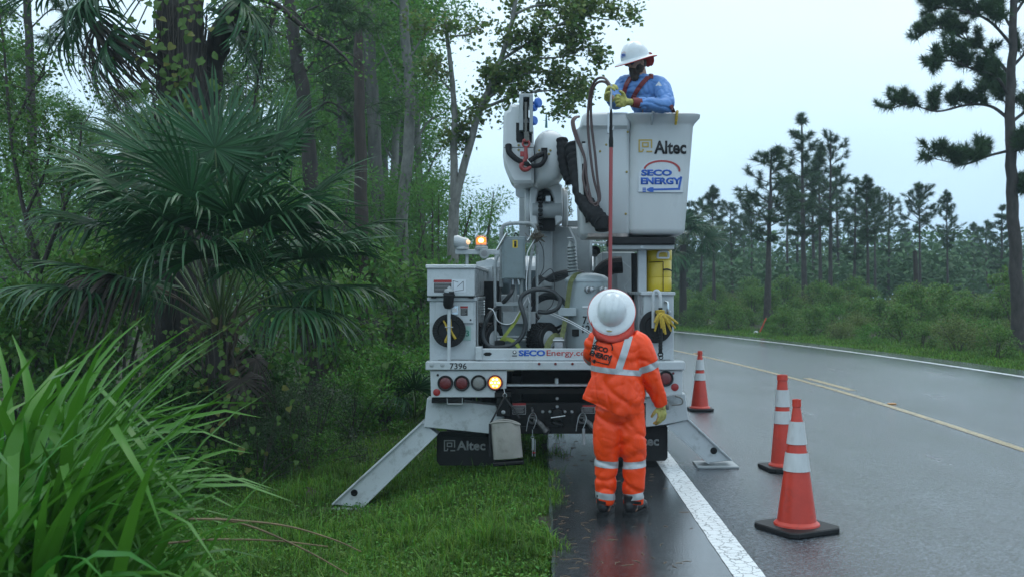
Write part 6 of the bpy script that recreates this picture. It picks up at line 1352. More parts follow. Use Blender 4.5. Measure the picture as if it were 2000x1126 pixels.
# ------------------------------------------------------------------ bushes
def bush_proto(seed, rx, h, n, leaf, fol, clusters=22, aspect=0.5, stems=14, low=0.12):
    rng = np.random.default_rng(seed); rnd = random.Random(seed); wood = MB(); C = []
    for k in range(clusters):
        a = rnd.random() * 6.283; q = rnd.random() ** 0.5; z = h * (low + (1 - low) * rnd.random() ** 0.8); rr = rx * q * (1 - 0.5 * max(0, z / h - 0.55) / 0.45); C.append((rr * math.cos(a), rr * math.sin(a), z))
    for k in range(stems):
        c = Vector(C[k % len(C)]); wood.tube(spline([(rnd.gauss(0, rx * 0.12), rnd.gauss(0, rx * 0.12), -0.06), (c.x * 0.4, c.y * 0.4, c.z * 0.5), c, c * 1.08], 3), [0.012 * h, 0.003], 4, cap=False)
    C = np.array(C); idx = rng.integers(0, clusters, n); sc = rx * 0.21 * rng.uniform(0.6, 1.3, clusters)[idx]; off = rng.normal(size=(n, 3)); off = unit(off) * (rng.random((n, 1)) ** 0.45) * sc[:, None] * 1.6
    P = C[idx] + off * (1, 1, 0.8); P[:, 2] = np.maximum(0.02, P[:, 2]); D = off + rng.normal(size=(n, 3)) * 0.1
    V, Fc = leaf_arrays(P, leaf * rng.uniform(0.6, 1.3, n), rng, aspect, 0.6, D)
    return wood.mesh('stems', b_twig, 0), np_mesh('leaves', V, Fc, fol)
BP = {'scrub': bush_proto(41, 0.9, 1.5, 3600, 0.085, f_scrub), 'scrub_b': bush_proto(42, 1.0, 1.3, 3600, 0.075, f_scrub2, 26), 'scrub_c': bush_proto(43, 0.8, 1.9, 3800, 0.08, f_scrub, 26), 'bright': bush_proto(44, 0.8, 1.2, 4200, 0.06, f_bush2, 24),
      'dark': bush_proto(45, 0.8, 1.4, 4200, 0.065, f_bush, 24), 'small': bush_proto(46, 0.7, 1.0, 6500, 0.030, f_small, 26, 0.45), 'broad': bush_proto(47, 0.9, 2.2, 3600, 0.10, f_broad, 26, 0.6), 'weed': bush_proto(48, 0.5, 0.6, 1600, 0.05, f_bush2, 16, 0.3), 'feather': bush_proto(49, 1.0, 3.2, 6500, 0.075, f_cyp, 34, 0.3)}
SCRUB_LABEL = {'scrub': 'mid-green leafy bush in the scrub belt across the road', 'scrub_b': 'spreading olive-green bush in the scrub belt across the road', 'scrub_c': 'upright tall bush in the scrub belt across the road', 'bright': 'bright fresh-green bush near the verge across the road'}
def put_bush(kind, x, y, s, rz, label, group=None, sz=None, name='shrub', z=None):
    if label is None: label = SCRUB_LABEL[kind]; group = group + ', ' + kind.replace('_', ' ')
    t = thing(name, label, 'shrub', (x, y, (gh(x, y) if z is None else z) - 0.02), rz, group); t.scale = (s, s, sz or s)
    link('stems', BP[kind][0], t); link('leaves', BP[kind][1], t); return t
rnd = random.Random(77)
# scrub belt across the road
gl = 'scrub bushes along the far side of the road'; n_ = 0
for row in range(7):
    y = 19.0
    while y < 66:
        x = pave_r(y) + 2.0 + row * 1.7 + rnd.uniform(-0.5, 0.5); px = CX + F * x / y
        s = rnd.uniform(0.75, 1.2) * (0.72 + 0.085 * row)
        if 1290 < px < 2150: put_bush(rnd.choice(('scrub', 'scrub_b', 'scrub_c', 'scrub', 'bright') if row < 4 else ('scrub', 'scrub_b', 'scrub_c')), x, y, s, rnd.random() * 6, None, gl); n_ += 1
        y += rnd.uniform(1.3, 2.0) * (1 + y / 70)
# left: understory under the palmetto and along the wood's edge
for kind, px, Y, s, lab in (('bright', 745, 15.5, 1.0, 'bright green bush beside the truck, in front of the wood'), ('bright', 690, 14.5, 0.8, 'low bright bush right of the palmetto, by the grass'), ('small', 560, 11.9, 1.0, 'small-leaved dark shrub between the palmetto and the outrigger'), ('small', 505, 11.2, 0.75, 'fine-leaved shrub at the foot of the palmetto, on its right'), ('small', 615, 12.6, 1.0, 'fine-leaved shrub behind the dead frond on the grass'),
                            ('dark', 330, 11.3, 1.0, 'dark leafy bush under the left fronds of the palmetto'), ('dark', 250, 10.6, 0.9, 'dark leafy bush behind the tall grass, left of the palmetto'), ('dark', 400, 12.3, 1.1, 'dark bush hidden behind the palmetto trunk'), ('broad', 130, 12.5, 1.0, 'broad-leaved bush behind the tall grass'), ('broad', 20, 11.5, 0.95, 'broad-leaved bush at the left behind the tall grass'), ('broad', 230, 15, 1.3, 'tall broad-leaved bush behind the left side of the palmetto'),
                            ('broad', 620, 16, 1.1, 'tall broad-leaved bush behind the right side of the palmetto'), ('dark', 470, 13, 1.0, 'dark bush behind the right palmetto fronds'), ('broad', 690, 18.5, 1.3, 'tall bush at the foot of the brown snag'), ('broad', 840, 19.5, 1.1, 'tall bush behind the left cabinet of the truck'), ('bright', 800, 17, 0.9, 'bright bush close to the left side of the truck'), ('feather', 760, 24, 1.5, 'feathery young tree-like shrub before the pale trunks'), ('feather', 850, 27, 1.6, 'feathery tall shrub left of the forked maple'), ('feather', 640, 23, 1.5, 'feathery shrub between the leaning trunk and the snag'), ('feather', 930, 30, 1.4, 'feathery shrub behind the roof beacon of the truck'), ('feather', 520, 20, 1.4, 'feathery shrub behind the top of the palmetto'), ('feather', 120, 18, 1.4, 'feathery shrub behind the broad-leaved bushes at the left'), ('feather', 320, 19, 1.5, 'feathery shrub behind the vine-covered palm')):
    put_bush(kind, X_(px, Y), Y, s, rnd.random() * 6, lab)
gl = 'weeds along the edge of the mown grass'
for k in range(22):
    px = rnd.uniform(440, 830); Y = rnd.uniform(10.8, 15.5); x = X_(px, Y)
    if x > pave_l(Y) - 2.7: continue
    put_bush('weed', x, Y, rnd.uniform(0.5, 1.0), rnd.random() * 6, 'small leafy weed at the edge of the mown grass', gl, name='weed')

# ------------------------------------------------------------------ broadleaf trees of the wood
def wood_tree(seed, h, r, crown0, wid, nleaf, leaf, fol, bark, aspect=0.5, sigma=0.32, limbs=16):
    rnd = random.Random(seed); rng = np.random.default_rng(seed); wood = MB(); tips = []
    P = trunk_tube(wood, [Vector((rnd.gauss(0, 0.05) * t * h * 0.3, rnd.gauss(0, 0.05) * t * h * 0.3, t * h - 0.15)) for t in (0, 0.3, 0.6, 0.85, 1)], r, r * 0.15, rnd, 1.4, 8); a = rnd.random() * 6
    for k in range(limbs):
        t = crown0 + (0.98 - crown0) * k / (limbs - 1); c = P[min(len(P) - 1, int(t * (len(P) - 1)))]; a += 2.4 + rnd.gauss(0, 0.3); u = (t - crown0) / (1 - crown0)
        grow_limb(wood, c, unitv(a, R(rnd.uniform(10, 50))), wid * (1 - 0.65 * u) * rnd.uniform(0.6, 1.1), r * 0.35 * (1.1 - u), rnd, tips, 0.2, 5, 0.42, 0.22, 5, 1)
    pts = np.array([tuple(t[0]) for t in tips]); idx = rng.integers(0, len(pts), nleaf); Pp = pts[idx] + rng.normal(size=(nleaf, 3)) * sigma * (1, 1, 0.7)
    return wood.mesh('trunk', bark, 60), np_mesh('crown', *leaf_arrays(Pp, leaf * rng.uniform(0.6, 1.3, nleaf), rng, aspect, 0.5), fol)
TP = [wood_tree(51, 13, 0.20, 0.12, 2.7, 17000, 0.15, f_cyp, b_grey, 0.34, 0.28, 26), wood_tree(52, 14, 0.22, 0.2, 3.0, 14000, 0.14, f_broad, b_grey, 0.55, 0.28, 24), wood_tree(53, 12, 0.16, 0.08, 2.3, 16000, 0.13, f_cyp, b_pale, 0.34, 0.28, 26)]
rnd = random.Random(99); gw_ = 'leafy trees crowding the wood behind the palmetto'
for i, px, Y, s in ((0, 690, 32, 1.15), (2, 770, 34, 1.2), (0, 850, 36, 1.15), (1, 905, 42, 1.1), (2, 820, 28, 0.95), (2, 600, 36, 1.15), (1, 500, 38, 0.9), (0, 660, 27, 0.95), (2, 735, 42, 1.3), (0, 420, 36, 0.8), (1, 250, 34, 0.62), (2, 130, 28, 0.6), (0, 30, 32, 0.75), (1, -60, 26, 0.8), (2, 350, 27, 0.7), (0, 560, 46, 1.1), (1, 640, 50, 1.2), (0, 800, 50, 1.3), (2, 880, 52, 1.2), (1, 300, 48, 0.75), (0, 180, 45, 0.7), (1, 60, 44, 0.8), (2, 940, 58, 1.1)):
    b = base_at(px, Y); 
    if b.x > pave_l(Y) - 1.5: b = Vector((pave_l(Y) - 1.8, Y, gh(pave_l(Y) - 1.8, Y)))
    t = thing('tree', ('feathery misty tree with a grey trunk deep in the wood', 'misty broad-leaved tree deep in the wood behind the palmetto', 'slim feathery misty tree with a pale trunk deep in the wood')[i], 'tree', b, rnd.random() * 6, gw_ + ', kind %d' % (i + 1)); t.scale = (s, s, s); link('trunk', TP[i][0], t); link('crown', TP[i][1], t)
def path_tree(name, label, px_paths, Y, radii, bark, seed, nleaf, leaf, fol, sub=6, ln=0.9, sigma=0.22, leafy=0.35, kind='leaf', start=1):
    """a tree whose trunk and main limbs follow what the photograph shows"""
    rnd = random.Random(seed); rng = np.random.default_rng(seed); wood = MB(); tips = []; x0 = px_paths[0][0][0]; b = base_at(x0, Y)
    for j, path in enumerate(px_paths):
        pts = [at(p[0], p[1], Y + (p[2] if len(p) > 2 else 0)) for p in path]; 
        if j == 0: pts = [b] + pts
        r0, r1 = radii[j]; P = trunk_tube(wood, pts, r0, r1, rnd, 1.35 if j == 0 else 1.0, 10)
        if j >= start or len(px_paths) == 1:
            for k in range(sub):
                t = leafy + (1 - leafy) * (k + rnd.random()) / sub; i = min(len(P) - 2, int(t * (len(P) - 1))); d = (P[i + 1] - P[i]).normalized()
                grow_limb(wood, P[i], (d * 0.5 + Vector((rnd.gauss(0, 0.7), rnd.gauss(0, 0.7), rnd.gauss(0.2, 0.4)))).normalized(), ln * rnd.uniform(0.5, 1.3), max(0.008, r1 * 0.8), rnd, tips, 0.1, 5, 0.45, 0.22, 4, 1)
    cr = None
    if nleaf:
        if kind == 'leaf':
            pts = np.array([tuple(t[0]) for t in tips]); idx = rng.integers(0, len(pts), nleaf); cr = leaf_arrays(pts[idx] + rng.normal(size=(nleaf, 3)) * sigma, leaf * rng.uniform(0.6, 1.3, nleaf), rng, 0.75, 0.5)
        else:
            tips = [t for t in tips if rnd.random() < 0.4]; cr = tuft_arrays([t[0] for t in tips], [t[1] for t in tips], leaf, rng, 14, 0.008)
    return tree_thing(name, label, 'tree', wood, bark, cr, fol, b)
path_tree('maple_tree', 'pale-barked maple with a forked trunk and reddening leaves beside the truck', [[(884, 500), (888, 400)], [(888, 405), (886, 300), (888, 220), (878, 110), (870, 40)], [(888, 400), (905, 330), (938, 210), (960, 165), (990, 80), (1005, 10), (1015, -60)], [(938, 215), (1000, 190), (1060, 178), (1110, 178)], [(975, 120), (1030, 85), (1090, 50), (1150, 15)], [(960, 170), (1020, 120), (1100, 110), (1180, 75)], [(940, 205), (1010, 150), (1090, 140, 0.5), (1150, 160, 0.8)], [(1000, 30), (1060, 10, 0.5), (1140, 30, 0.8), (1190, 40, 0.8)]], 20, [(0.12, 0.10), (0.085, 0.03), (0.085, 0.03), (0.035, 0.01), (0.035, 0.01), (0.03, 0.01), (0.03, 0.01), (0.03, 0.01)], b_pale, 61, 9000, 0.10, f_red, 9, 0.75, 0.10, 0.2)
path_tree('tree', 'leaning dark trunk with thin drooping branches right of the vine-covered palm', [[(612, 480), (606, 340), (596, 220), (580, 110), (562, -10), (550, -80)], [(598, 240), (640, 200), (690, 230)], [(588, 150), (640, 90), (700, 70)], [(575, 80), (520, 60), (490, 110), (478, 200)], [(570, 40), (630, 10), (700, 20)]], 20, [(0.17, 0.11), (0.03, 0.01), (0.03, 0.01), (0.03, 0.008), (0.03, 0.01)], b_dark, 62, 1, 0.26, f_pine, 10, 1.1, 0.2, 0.25, 'needle')
path_tree('tree', 'pale straight trunk just right of the brown snag', [[(737, 480), (733, 300), (724, 120), (718, -20), (714, -140)], [(728, 200), (690, 150), (650, 140)], [(726, 140), (770, 90), (800, 60)], [(720, 40), (680, 10), (640, 0)]], 26, [(0.21, 0.12), (0.03, 0.01), (0.03, 0.01), (0.03, 0.01)], b_grey, 63, 3000, 0.08, f_cyp, 7, 1.0, 0.25, 0.25)
path_tree('tree', 'grey mottled trunk midway between the brown snag and the forked maple', [[(786, 500), (785, 420), (797, 300), (800, 180), (790, 60), (786, -60)], [(797, 300), (835, 240), (860, 225)], [(799, 200), (760, 120), (735, 60)], [(795, 120), (840, 60), (900, 40)], [(788, 20), (740, -10), (700, 20)]], 24, [(0.16, 0.10), (0.03, 0.01), (0.035, 0.01), (0.03, 0.01), (0.03, 0.01)], b_pale, 64, 3600, 0.085, f_broad, 7, 1.0, 0.25, 0.25)
path_tree('tree', 'thin dark trunk at the far left, rising above the bushes', [[(66, 430), (62, 250), (58, 120), (52, 0), (48, -80)], [(58, 130), (110, 100), (150, 110)], [(54, 40), (10, 20), (-30, 60)], [(56, 60), (100, 20), (140, 30)]], 22, [(0.12, 0.07), (0.02, 0.008), (0.02, 0.008), (0.02, 0.008)], b_dark, 65, 1, 0.24, f_pine, 6, 0.9, 0.2, 0.3, 'needle')
path_tree('young_tree', 'young broadleaf tree with sparse yellow-green leaves at the far left', [[(90, 700), (85, 600), (70, 500)], [(70, 500), (40, 380), (20, 250), (10, 120), (0, 30)], [(75, 540), (120, 420), (150, 330), (160, 240)], [(50, 420), (90, 330), (100, 260)], [(20, 260), (60, 180), (90, 140)], [(80, 560), (20, 500), (-20, 400)]], 12.5, [(0.05, 0.04), (0.03, 0.01), (0.03, 0.01), (0.02, 0.008), (0.02, 0.008), (0.02, 0.008)], b_dark, 66, 3600, 0.055, f_vine, 8, 0.6, 0.13, 0.2)
path_tree('oak_tree', 'oak with a thick dark limb bending out from behind the vine-covered palm', [[(405, 520), (402, 300), (408, 160), (425, 80)], [(425, 80), (448, 30), (490, -20), (540, -60)], [(480, -10), (540, 10), (600, 60), (650, 90), (690, 130)], [(540, 15), (520, 80), (500, 180), (490, 250)], [(440, 40), (470, 60), (520, 70)]], 14.2, [(0.22, 0.17), (0.15, 0.08), (0.05, 0.015), (0.03, 0.008), (0.03, 0.01)], b_dark, 67, 1300, 0.06, f_broad, 6, 0.6, 0.15, 0.3)
# brown snag
rnd = random.Random(8); wood = MB(); b = base_at(706, 18); P = trunk_tube(wood, [b, at(706, 480, 18), at(704, 300, 18), at(701, 150, 18), at(699, 75, 18)], 0.14, 0.075, rnd, 1.3, 12)
for k in range(9):
    a = k * 0.7; c = P[-1] + Vector((0.06 * math.cos(a), 0.06 * math.sin(a), -0.05)); wood.tube([c, c + Vector((0, 0, 0.08 + 0.18 * rnd.random()))], [0.025, 0.003], 5)
tree_thing('dead_tree', 'tall brown broken snag rising right of the palmetto', 'dead tree', wood, b_red, None, None, b)

# far wood on both sides: nobody could count it
rng = np.random.default_rng(5); parts = []; Cn = []
for k in range(620):
    y = rng.uniform(64, 130); x = rng.uniform(-75, 105)
    if abs(x - c_line(y)) < 9: continue
    hgt = (9 if x < c_line(y) else 6.0) * rng.uniform(0.6, 1.25) * (y / 90); Cn.append((x, y, hgt))
P = []
for (x, y, hgt) in Cn:
    m_ = 420; q = np.clip(rng.normal(size=(m_, 3)), -1.7, 1.7) * (1.5, 1.5, hgt * 0.24) + (x, y, hgt * 0.55); q = q[(q[:, 2] > 0)]; P.append(q)
P = np.concatenate(P); V, Fc = leaf_arrays(P, rng.uniform(0.28, 0.6, len(P)), rng, 0.55, 0.5)
o = link('far_wood', np_mesh('far_wood', V, Fc, f_far)); tag(o, 'hazy distant wood closing off the view behind the pines', 'wood', kind='stuff')

# ------------------------------------------------------------------ fan palms
def fan_mesh(seed, L=0.85, nseg=38, spread=150, droop=0.35, fol=None, dead=False):
    rnd = random.Random(seed); V = []; Fc = []
    for s in range(nseg):
        u = s / (nseg - 1) * 2 - 1; a = R(spread) * u + rnd.gauss(0, 0.02); l = L * (1 - 0.38 * abs(u) ** 1.6) * rnd.uniform(0.9, 1.08); w0 = 0.0135; m = 7; tipdroop = rnd.uniform(0.3, 3.0); tw = rnd.gauss(0, 0.45); side0 = rnd.gauss(0, 0.07)
        b = len(V)
        for i in range(m + 1):
            t = i / m; r = l * t; w = w0 * (0.25 + 3.2 * t * (1 - t) ** 0.9) * (1.0 if t < 1 else 0.1)
            aa = a + side0 * t; z = -droop * L * (0.55 * t ** 2 + 0.9 * tipdroop * max(0, t - 0.55) ** 2) + 0.16 * L * abs(u) * t * (1 - 0.4 * t)
            rr = r * (1 - 0.22 * max(0, t - 0.5) * tipdroop); c = Vector((rr * math.cos(aa), rr * math.sin(aa), z)); sd = Vector((-math.sin(aa), math.cos(aa), tw * t)).normalized()
            V += [tuple(c + sd * w), tuple(c + Vector((0, 0, -0.35 * w))), tuple(c - sd * w)]
        for i in range(m):
            q = b + i * 3; Fc += [(q, q + 1, q + 4, q + 3), (q + 1, q + 2, q + 5, q + 4)]
    return np_mesh('frond', np.array(V), np.array(Fc), fol or f_palm)
FANS = [fan_mesh(70 + i, 0.98, 56, (150, 140, 125, 158, 135, 115)[i], (0.16, 0.25, 0.42, 0.10, 0.3, 0.58)[i]) for i in range(6)]; DEADFAN = [fan_mesh(80, 0.8, 30, 100, 1.3, f_dead), fan_mesh(81, 0.8, 30, 120, 1.0, f_dead)]
m_pet = mat('petiole', (0.07, 0.11, 0.035), 0.4); m_petd = mat('dry petiole', (0.08, 0.06, 0.04), 0.7)
def frond(parent, base_loc, start, hub, fan, scale=1.0, roll=0.0, dead=False, up=None):
    start, hub = Vector(start), Vector(hub); d = hub - start; mid = start.lerp(hub, 0.5) + Vector((0, 0, 0.10 * d.length)); d2 = (hub - mid).normalized()
    upv = Vector(up) if up is not None else Vector((0, 0, 1)) + Vector((0, -0.25, 0)); x = d2; y = upv.cross(x); y = y.normalized() if y.length > 1e-3 else Vector((1, 0, 0)); z = x.cross(y); M = Matrix((x, y, z)).transposed().to_4x4()
    o = link('frond', fan, parent); ML = Matrix.Translation(hub - Vector(base_loc)) @ M @ Matrix.Rotation(roll, 4, 'X') @ Matrix.Scale(scale, 4); o.matrix_local = ML
    inv = ML.inverted() @ Matrix.Translation(-Vector(base_loc)); P = [inv @ p for p in spline([start, mid, hub], 5)]
    MB().tube(P, [0.017 / scale, 0.011 / scale, 0.008 / scale], 5).build('petiole', m_petd if dead else m_pet, o); return o
YPM = 11.5; pb = base_at(425, YPM); palm = thing('saw_palmetto', 'big fan palm with blue-green drooping fronds at the edge of the wood', 'palm', pb)
rnd = random.Random(17); C = at(428, 640, YPM); mb = MB(); trunk_pts = [pb, at(424, 850, YPM), at(428, 740, YPM), C]
mb.tube(spline(trunk_pts, 5), [0.20, 0.19, 0.17, 0.12], 12); tk = mb.build('trunk', b_dark, palm); tk.location = -pb
for k in range(46):                                      # old leaf boots
    t = rnd.random(); p = pb.lerp(C, t); a = rnd.random() * 6.283; u = Vector((math.cos(a), math.sin(a), 0)); o = MB().tube([p + u * 0.14 - pb, p + u * 0.24 + Vector((0, 0, 0.16)) - pb, p + u * (0.30 + 0.15 * rnd.random()) + Vector((0, 0, 0.3)) - pb], [0.035, 0.024, 0.008], 5).build('leaf_boot', m_petd, palm)
for (hx, hy, dy, fi, sc, roll) in ((278, 445, -0.25, 0, 1.15, 0.3), (235, 360, 0.2, 4, 1.15, 0.2), (372, 385, -0.6, 1, 1.05, 0.0), (330, 330, 0.1, 3, 1.15, 0.1), (445, 330, 0.1, 3, 1.1, 0.0), (505, 440, -0.75, 2, 1.15, -0.2), (395, 505, -1.05, 5, 1.1, 0.1), (605, 505, -0.35, 1, 1.15, -0.3), (575, 600, -0.6, 5, 0.98, -0.2), (245, 545, -0.35, 4, 1.2, 0.25), (545, 345, 0.0, 0, 1.15, -0.3), (500, 300, 0.5, 3, 1.1, -0.1), (590, 400, 0.45, 4, 1.1, -0.3), (390, 300, 0.6, 0, 1.1, 0.1), (280, 300, 0.7, 1, 1.1, 0.3), (455, 420, -0.9, 4, 1.0, 0.0), (320, 470, -0.8, 2, 1.0, 0.2), (650, 470, 0.3, 2, 1.05, -0.3), (190, 440, 0.5, 2, 1.1, 0.3), (560, 500, 0.7, 1, 1.0, 0), (300, 400, 1.0, 4, 1.1, 0), (430, 380, 1.0, 0, 1.1, 0), (540, 560, 0.3, 5, 0.9, -0.2), (330, 560, 0.1, 5, 0.9, 0.2), (470, 520, -0.4, 5, 0.95, -0.1), (150, 560, -0.5, 2, 1.2, 0.2), (640, 560, -0.2, 2, 1.0, -0.2), (350, 440, -1.0, 2, 1.05, 0.1), (420, 290, -0.2, 3, 1.05, 0.2), (540, 280, 0.3, 0, 1.0, -0.2), (250, 400, -0.5, 2, 1.1, 0.3), (560, 450, -0.6, 5, 1.05, -0.2)):
    frond(palm, pb, C + Vector((rnd.gauss(0, 0.05), rnd.gauss(0, 0.05), rnd.gauss(0, 0.06))), at(hx, hy, YPM + dy), FANS[fi], sc, roll)
for (hx, hy, dy, fi, sc) in ((225, 540, -0.45, 0, 1.0), (262, 560, -0.30, 1, 0.8), (500, 700, 0.1, 1, 0.8), (350, 690, -0.1, 0, 0.75), (470, 740, -0.3, 1, 0.7)):
    o = frond(palm, pb, C, at(hx, hy, YPM + dy), DEADFAN[fi], sc, 0.1, True)
    o['label'] = 'dry brown frond'
# tall cabbage palm behind it, wrapped in vines
YCP = 13.6; cb_ = base_at(352, YCP); cp = thing('cabbage_palm', 'tall thick dark palm trunk draped with vines behind the big fan palm', 'palm', cb_); rnd = random.Random(23); mb = MB(); P = spline([cb_, at(350, 400, YCP), at(355, 200, YCP), at(352, 50, YCP), at(350, -90, YCP)], 8)
rs = [0.30 + 0.03 * mnoise.noise(Vector((0, i * 0.9, 0))) for i in range(len(P))]; mb.tube(P, rs, 16); o = mb.build('trunk', b_dark, cp); o.location = -cb_
mb = MB()
for k in range(170):
    a = rnd.random() * 6.283; z0 = rnd.uniform(0.5, 5.2); c = Vector((cb_.x, cb_.y, cb_.z + z0)); u = Vector((math.cos(a), math.sin(a), 0)); w = [c + (u * (0.30 + 0.03 * rnd.random()) + Vector((rnd.gauss(0, 0.03), rnd.gauss(0, 0.03), q * 0.35))) for q in range(4)]; mb.tube(w, 0.007, 4, cap=False)
o = mb.build('vine_stems', b_twig, cp); o.location = -cb_
topc = at(345, -70, YCP)
for (hx, hy, dy, fi, sc, dead) in ((215, -30, -0.3, 2, 1.25, 0), (170, 20, 0.2, 5, 1.25, 0), (215, 70, -0.2, 5, 1.05, 0), (420, -60, 0.4, 2, 1.1, 0), (130, -40, 0.0, 1, 1.2, 0), (195, 45, 0.1, 0, 1.3, 1), (225, 80, 0.0, 1, 1.2, 1), (260, 70, -0.2, 0, 1.1, 1), (460, 60, 0.4, 4, 1.1, 0), (470, 0, 0.2, 5, 1.1, 0)):
    frond(cp, cb_, topc, at(hx, hy, YCP + dy), (DEADFAN if dead else FANS)[fi], sc, 0.1, bool(dead))
# distant cabbage palm across the road and small palmettos
def small_palm(px, Y, top_py, sc, n, label, name='cabbage_palm', trunk=True, seed=3):
    b = base_at(px, Y); t = thing(name, label, 'palm', b); rnd = random.Random(seed); top = at(px, top_py, Y) if trunk else b + Vector((0, 0, 0.15))
    if trunk: o = MB().tube(spline([b, b.lerp(top, 0.5), top], 4), [0.2, 0.16, 0.15], 10).build('trunk', b_dark, t); o.location = -b
    for k in range(n):
        a = k * 2.4; e = R(rnd.uniform(-35, 70) if trunk else rnd.uniform(25, 75)); frond(t, b, top, top + unitv(a, e) * 0.9 * sc, FANS[(2, 5, 1)[k % 3]], sc, rnd.gauss(0, 0.2))
small_palm(1334, 47, 478, 1.35, 20, 'dark-headed cabbage palm across the road, seen past the yellow cooler')
small_palm(812, 15.8, 0, 0.7, 8, 'low palmetto clump beside the truck cabinet', 'palmetto', False, 7); small_palm(180, 10.4, 0, 0.7, 8, 'low palmetto clump behind the tall grass', 'palmetto', False, 8)
# dead frond lying on the grass
b = base_at(605, 10.3) + Vector((0, 0, 0.12)); df = thing('dead_palm_frond', 'shrivelled grey-brown palm frond lying on the grass', 'palm frond', b)
o = link('frond', DEADFAN[1], df); o.scale = (0.42, 0.5, 0.32); o.rotation_euler = (0.1, 0.1, 0.4)
# vine leaves on both palms
hv = [(0, 0), (0.25, -0.12), (0.5, 0.05), (0.5, 0.35), (0.28, 0.7), (0, 1), (-0.28, 0.7), (-0.5, 0.35), (-0.5, 0.05), (-0.25, -0.12)]
def heart_mesh(c):
    mb = MB(); vs = [(x, y, 0.18 * abs(x) - 0.12 * y * y) for x, y in hv] ; mb.add(vs + [(0, 0.4, 0)], [(i, (i + 1) % 10, 10) for i in range(10)]); return mb.mesh('leaf', c, 0)
HM = [heart_mesh(f_vine), heart_mesh(foliage('yellowing vine leaf', (0.14, 0.16, 0.035), 0.3, 0.02))]
def vine(label, spots, base, seed, stem_pts):
    t = thing('vine', label, 'vine', base); rnd = random.Random(seed); o = MB()
    for sp in stem_pts: o.tube(spline(sp, 5), 0.008, 4, cap=False)
    so = o.build('stem', b_twig, t); so.location = -Vector(base)
    for p, s in spots:
        l = link('leaf', HM[0 if rnd.random() < 0.85 else 1], t); nrm = Vector((rnd.gauss(0, 0.4), -1, rnd.gauss(0.5, 0.4))).normalized(); q = Vector((0, 0, 1)).rotation_difference(nrm)
        l.matrix_local = Matrix.Translation(p - Vector(base)) @ q.to_matrix().to_4x4() @ Matrix.Rotation(rnd.gauss(math.pi, 0.7), 4, 'Z') @ Matrix.Scale(s, 4)
rnd = random.Random(44); sp = []
for k in range(150):
    t = rnd.random(); px = 352 + rnd.gauss(0, 44) + (-40 if rnd.random() < 0.3 else 0); py = rnd.uniform(-10, 260); sp.append((at(px, py, YCP - 0.42 - 0.2 * rnd.random()), rnd.uniform(0.06, 0.12)))
vine('heart-leaved vine climbing the thick dark palm trunk', sp, cb_, 1, [[at(330 + 12 * k, 420, YCP - 0.34), at(325 + 15 * k, 250, YCP - 0.36), at(330 + 9 * k, 100, YCP - 0.36), at(325 + 12 * k, -10, YCP - 0.34)] for k in range(5)])
sp = []
for k in range(230):
    px = rnd.gauss(390, 95); py = rnd.uniform(620, 930); sp.append((at(px, py, YPM - 0.35 - 0.6 * rnd.random()), rnd.uniform(0.035, 0.085)))
vine('heart-leaved vine smothering the foot of the big fan palm', sp, pb, 2, [[at(380 + 20 * k, 930, YPM - 0.2), at(390 + 14 * k, 800, YPM - 0.3), at(395 + 12 * k, 700, YPM - 0.28), at(380 + 16 * k, 650, YPM - 0.2)] for k in range(6)])

# ------------------------------------------------------------------ tall grass at the left
def blade_mesh(seed):
    rnd = random.Random(seed); L_ = 1.0; m = 9; V = []; Fc = []; bend = rnd.uniform(1.0, 2.9); a0 = R(rnd.uniform(78, 88)); tw = rnd.gauss(0, 0.5); p = Vector((0, 0, 0)); kink = rnd.uniform(0.35, 0.8)
    for i in range(m + 1):
        t = i / m; a = a0 - bend * (max(0, t - 0.25) ** 1.3) * 1.5 - (1.5 if t > kink and seed % 3 == 0 else 0); w = 0.0125 * (0.55 + 1.6 * t * (1 - t) + 0.2) * (1 - t ** 4) + 0.0004
        sd = Vector((0, math.cos(tw * t), math.sin(tw * t))); V += [tuple(p + sd * w), tuple(p + Vector((0.25 * w, 0, -0.25 * w))), tuple(p - sd * w)]; p = p + Vector((math.cos(a), 0.06 * math.sin(5 * t + seed), math.sin(a))) * (L_ / m)
    for i in range(m):
        q = i * 3; Fc += [(q, q + 1, q + 4, q + 3), (q + 1, q + 2, q + 5, q + 4)]
    return V, Fc
BL = [blade_mesh(200 + i) for i in range(16)]; BM = [np_mesh('leaf', np.array(v), np.array(f), f_tall, True) for v, f in BL]; rnd = random.Random(12)
gb = Vector((-2.35, 4.6, gh(-2.35, 4.6))); tg = thing('tall_grass_clump', 'dense clump of tall arching grass rising at the left', 'grass clump', gb)
def blade_spot():
    while True:
        y = rnd.uniform(3.9, 6.3); x = X_(rnd.triangular(-160, 400, 0), y)
        if x < -0.9: return x, y
for k in range(300):
    x, y = blade_spot(); px = CX + F * x / y; s = rnd.uniform(0.8, 1.25) * (1.85 - 0.95 * sstep(60, 420, px)); l = link('leaf', BM[rnd.randrange(16)], tg); a = rnd.gauss(-0.15, 0.75) if rnd.random() < 0.75 else rnd.random() * 6.28
    l.matrix_local = Matrix.Translation(Vector((x, y, gh(x, y))) - gb) @ Matrix.Rotation(a, 4, 'Z') @ Matrix.Diagonal((s, s * rnd.uniform(0.9, 1.5), s, 1))
parts = []
for k in range(1500):
    x, y = blade_spot(); px = CX + F * x / y; s = rnd.uniform(0.5, 1.1) * (1.6 - 0.9 * sstep(60, 420, px)); v, f = BL[rnd.randrange(16)]; a = rnd.gauss(-0.2, 1.3); M = np.array(Matrix.Translation(Vector((x, y, gh(x, y))) - gb) @ Matrix.Rotation(a, 4, 'Z') @ Matrix.Diagonal((s, s, s, 1)))
    v = np.array(v); parts.append((v @ M[:3, :3].T + M[:3, 3], np.array(f)))
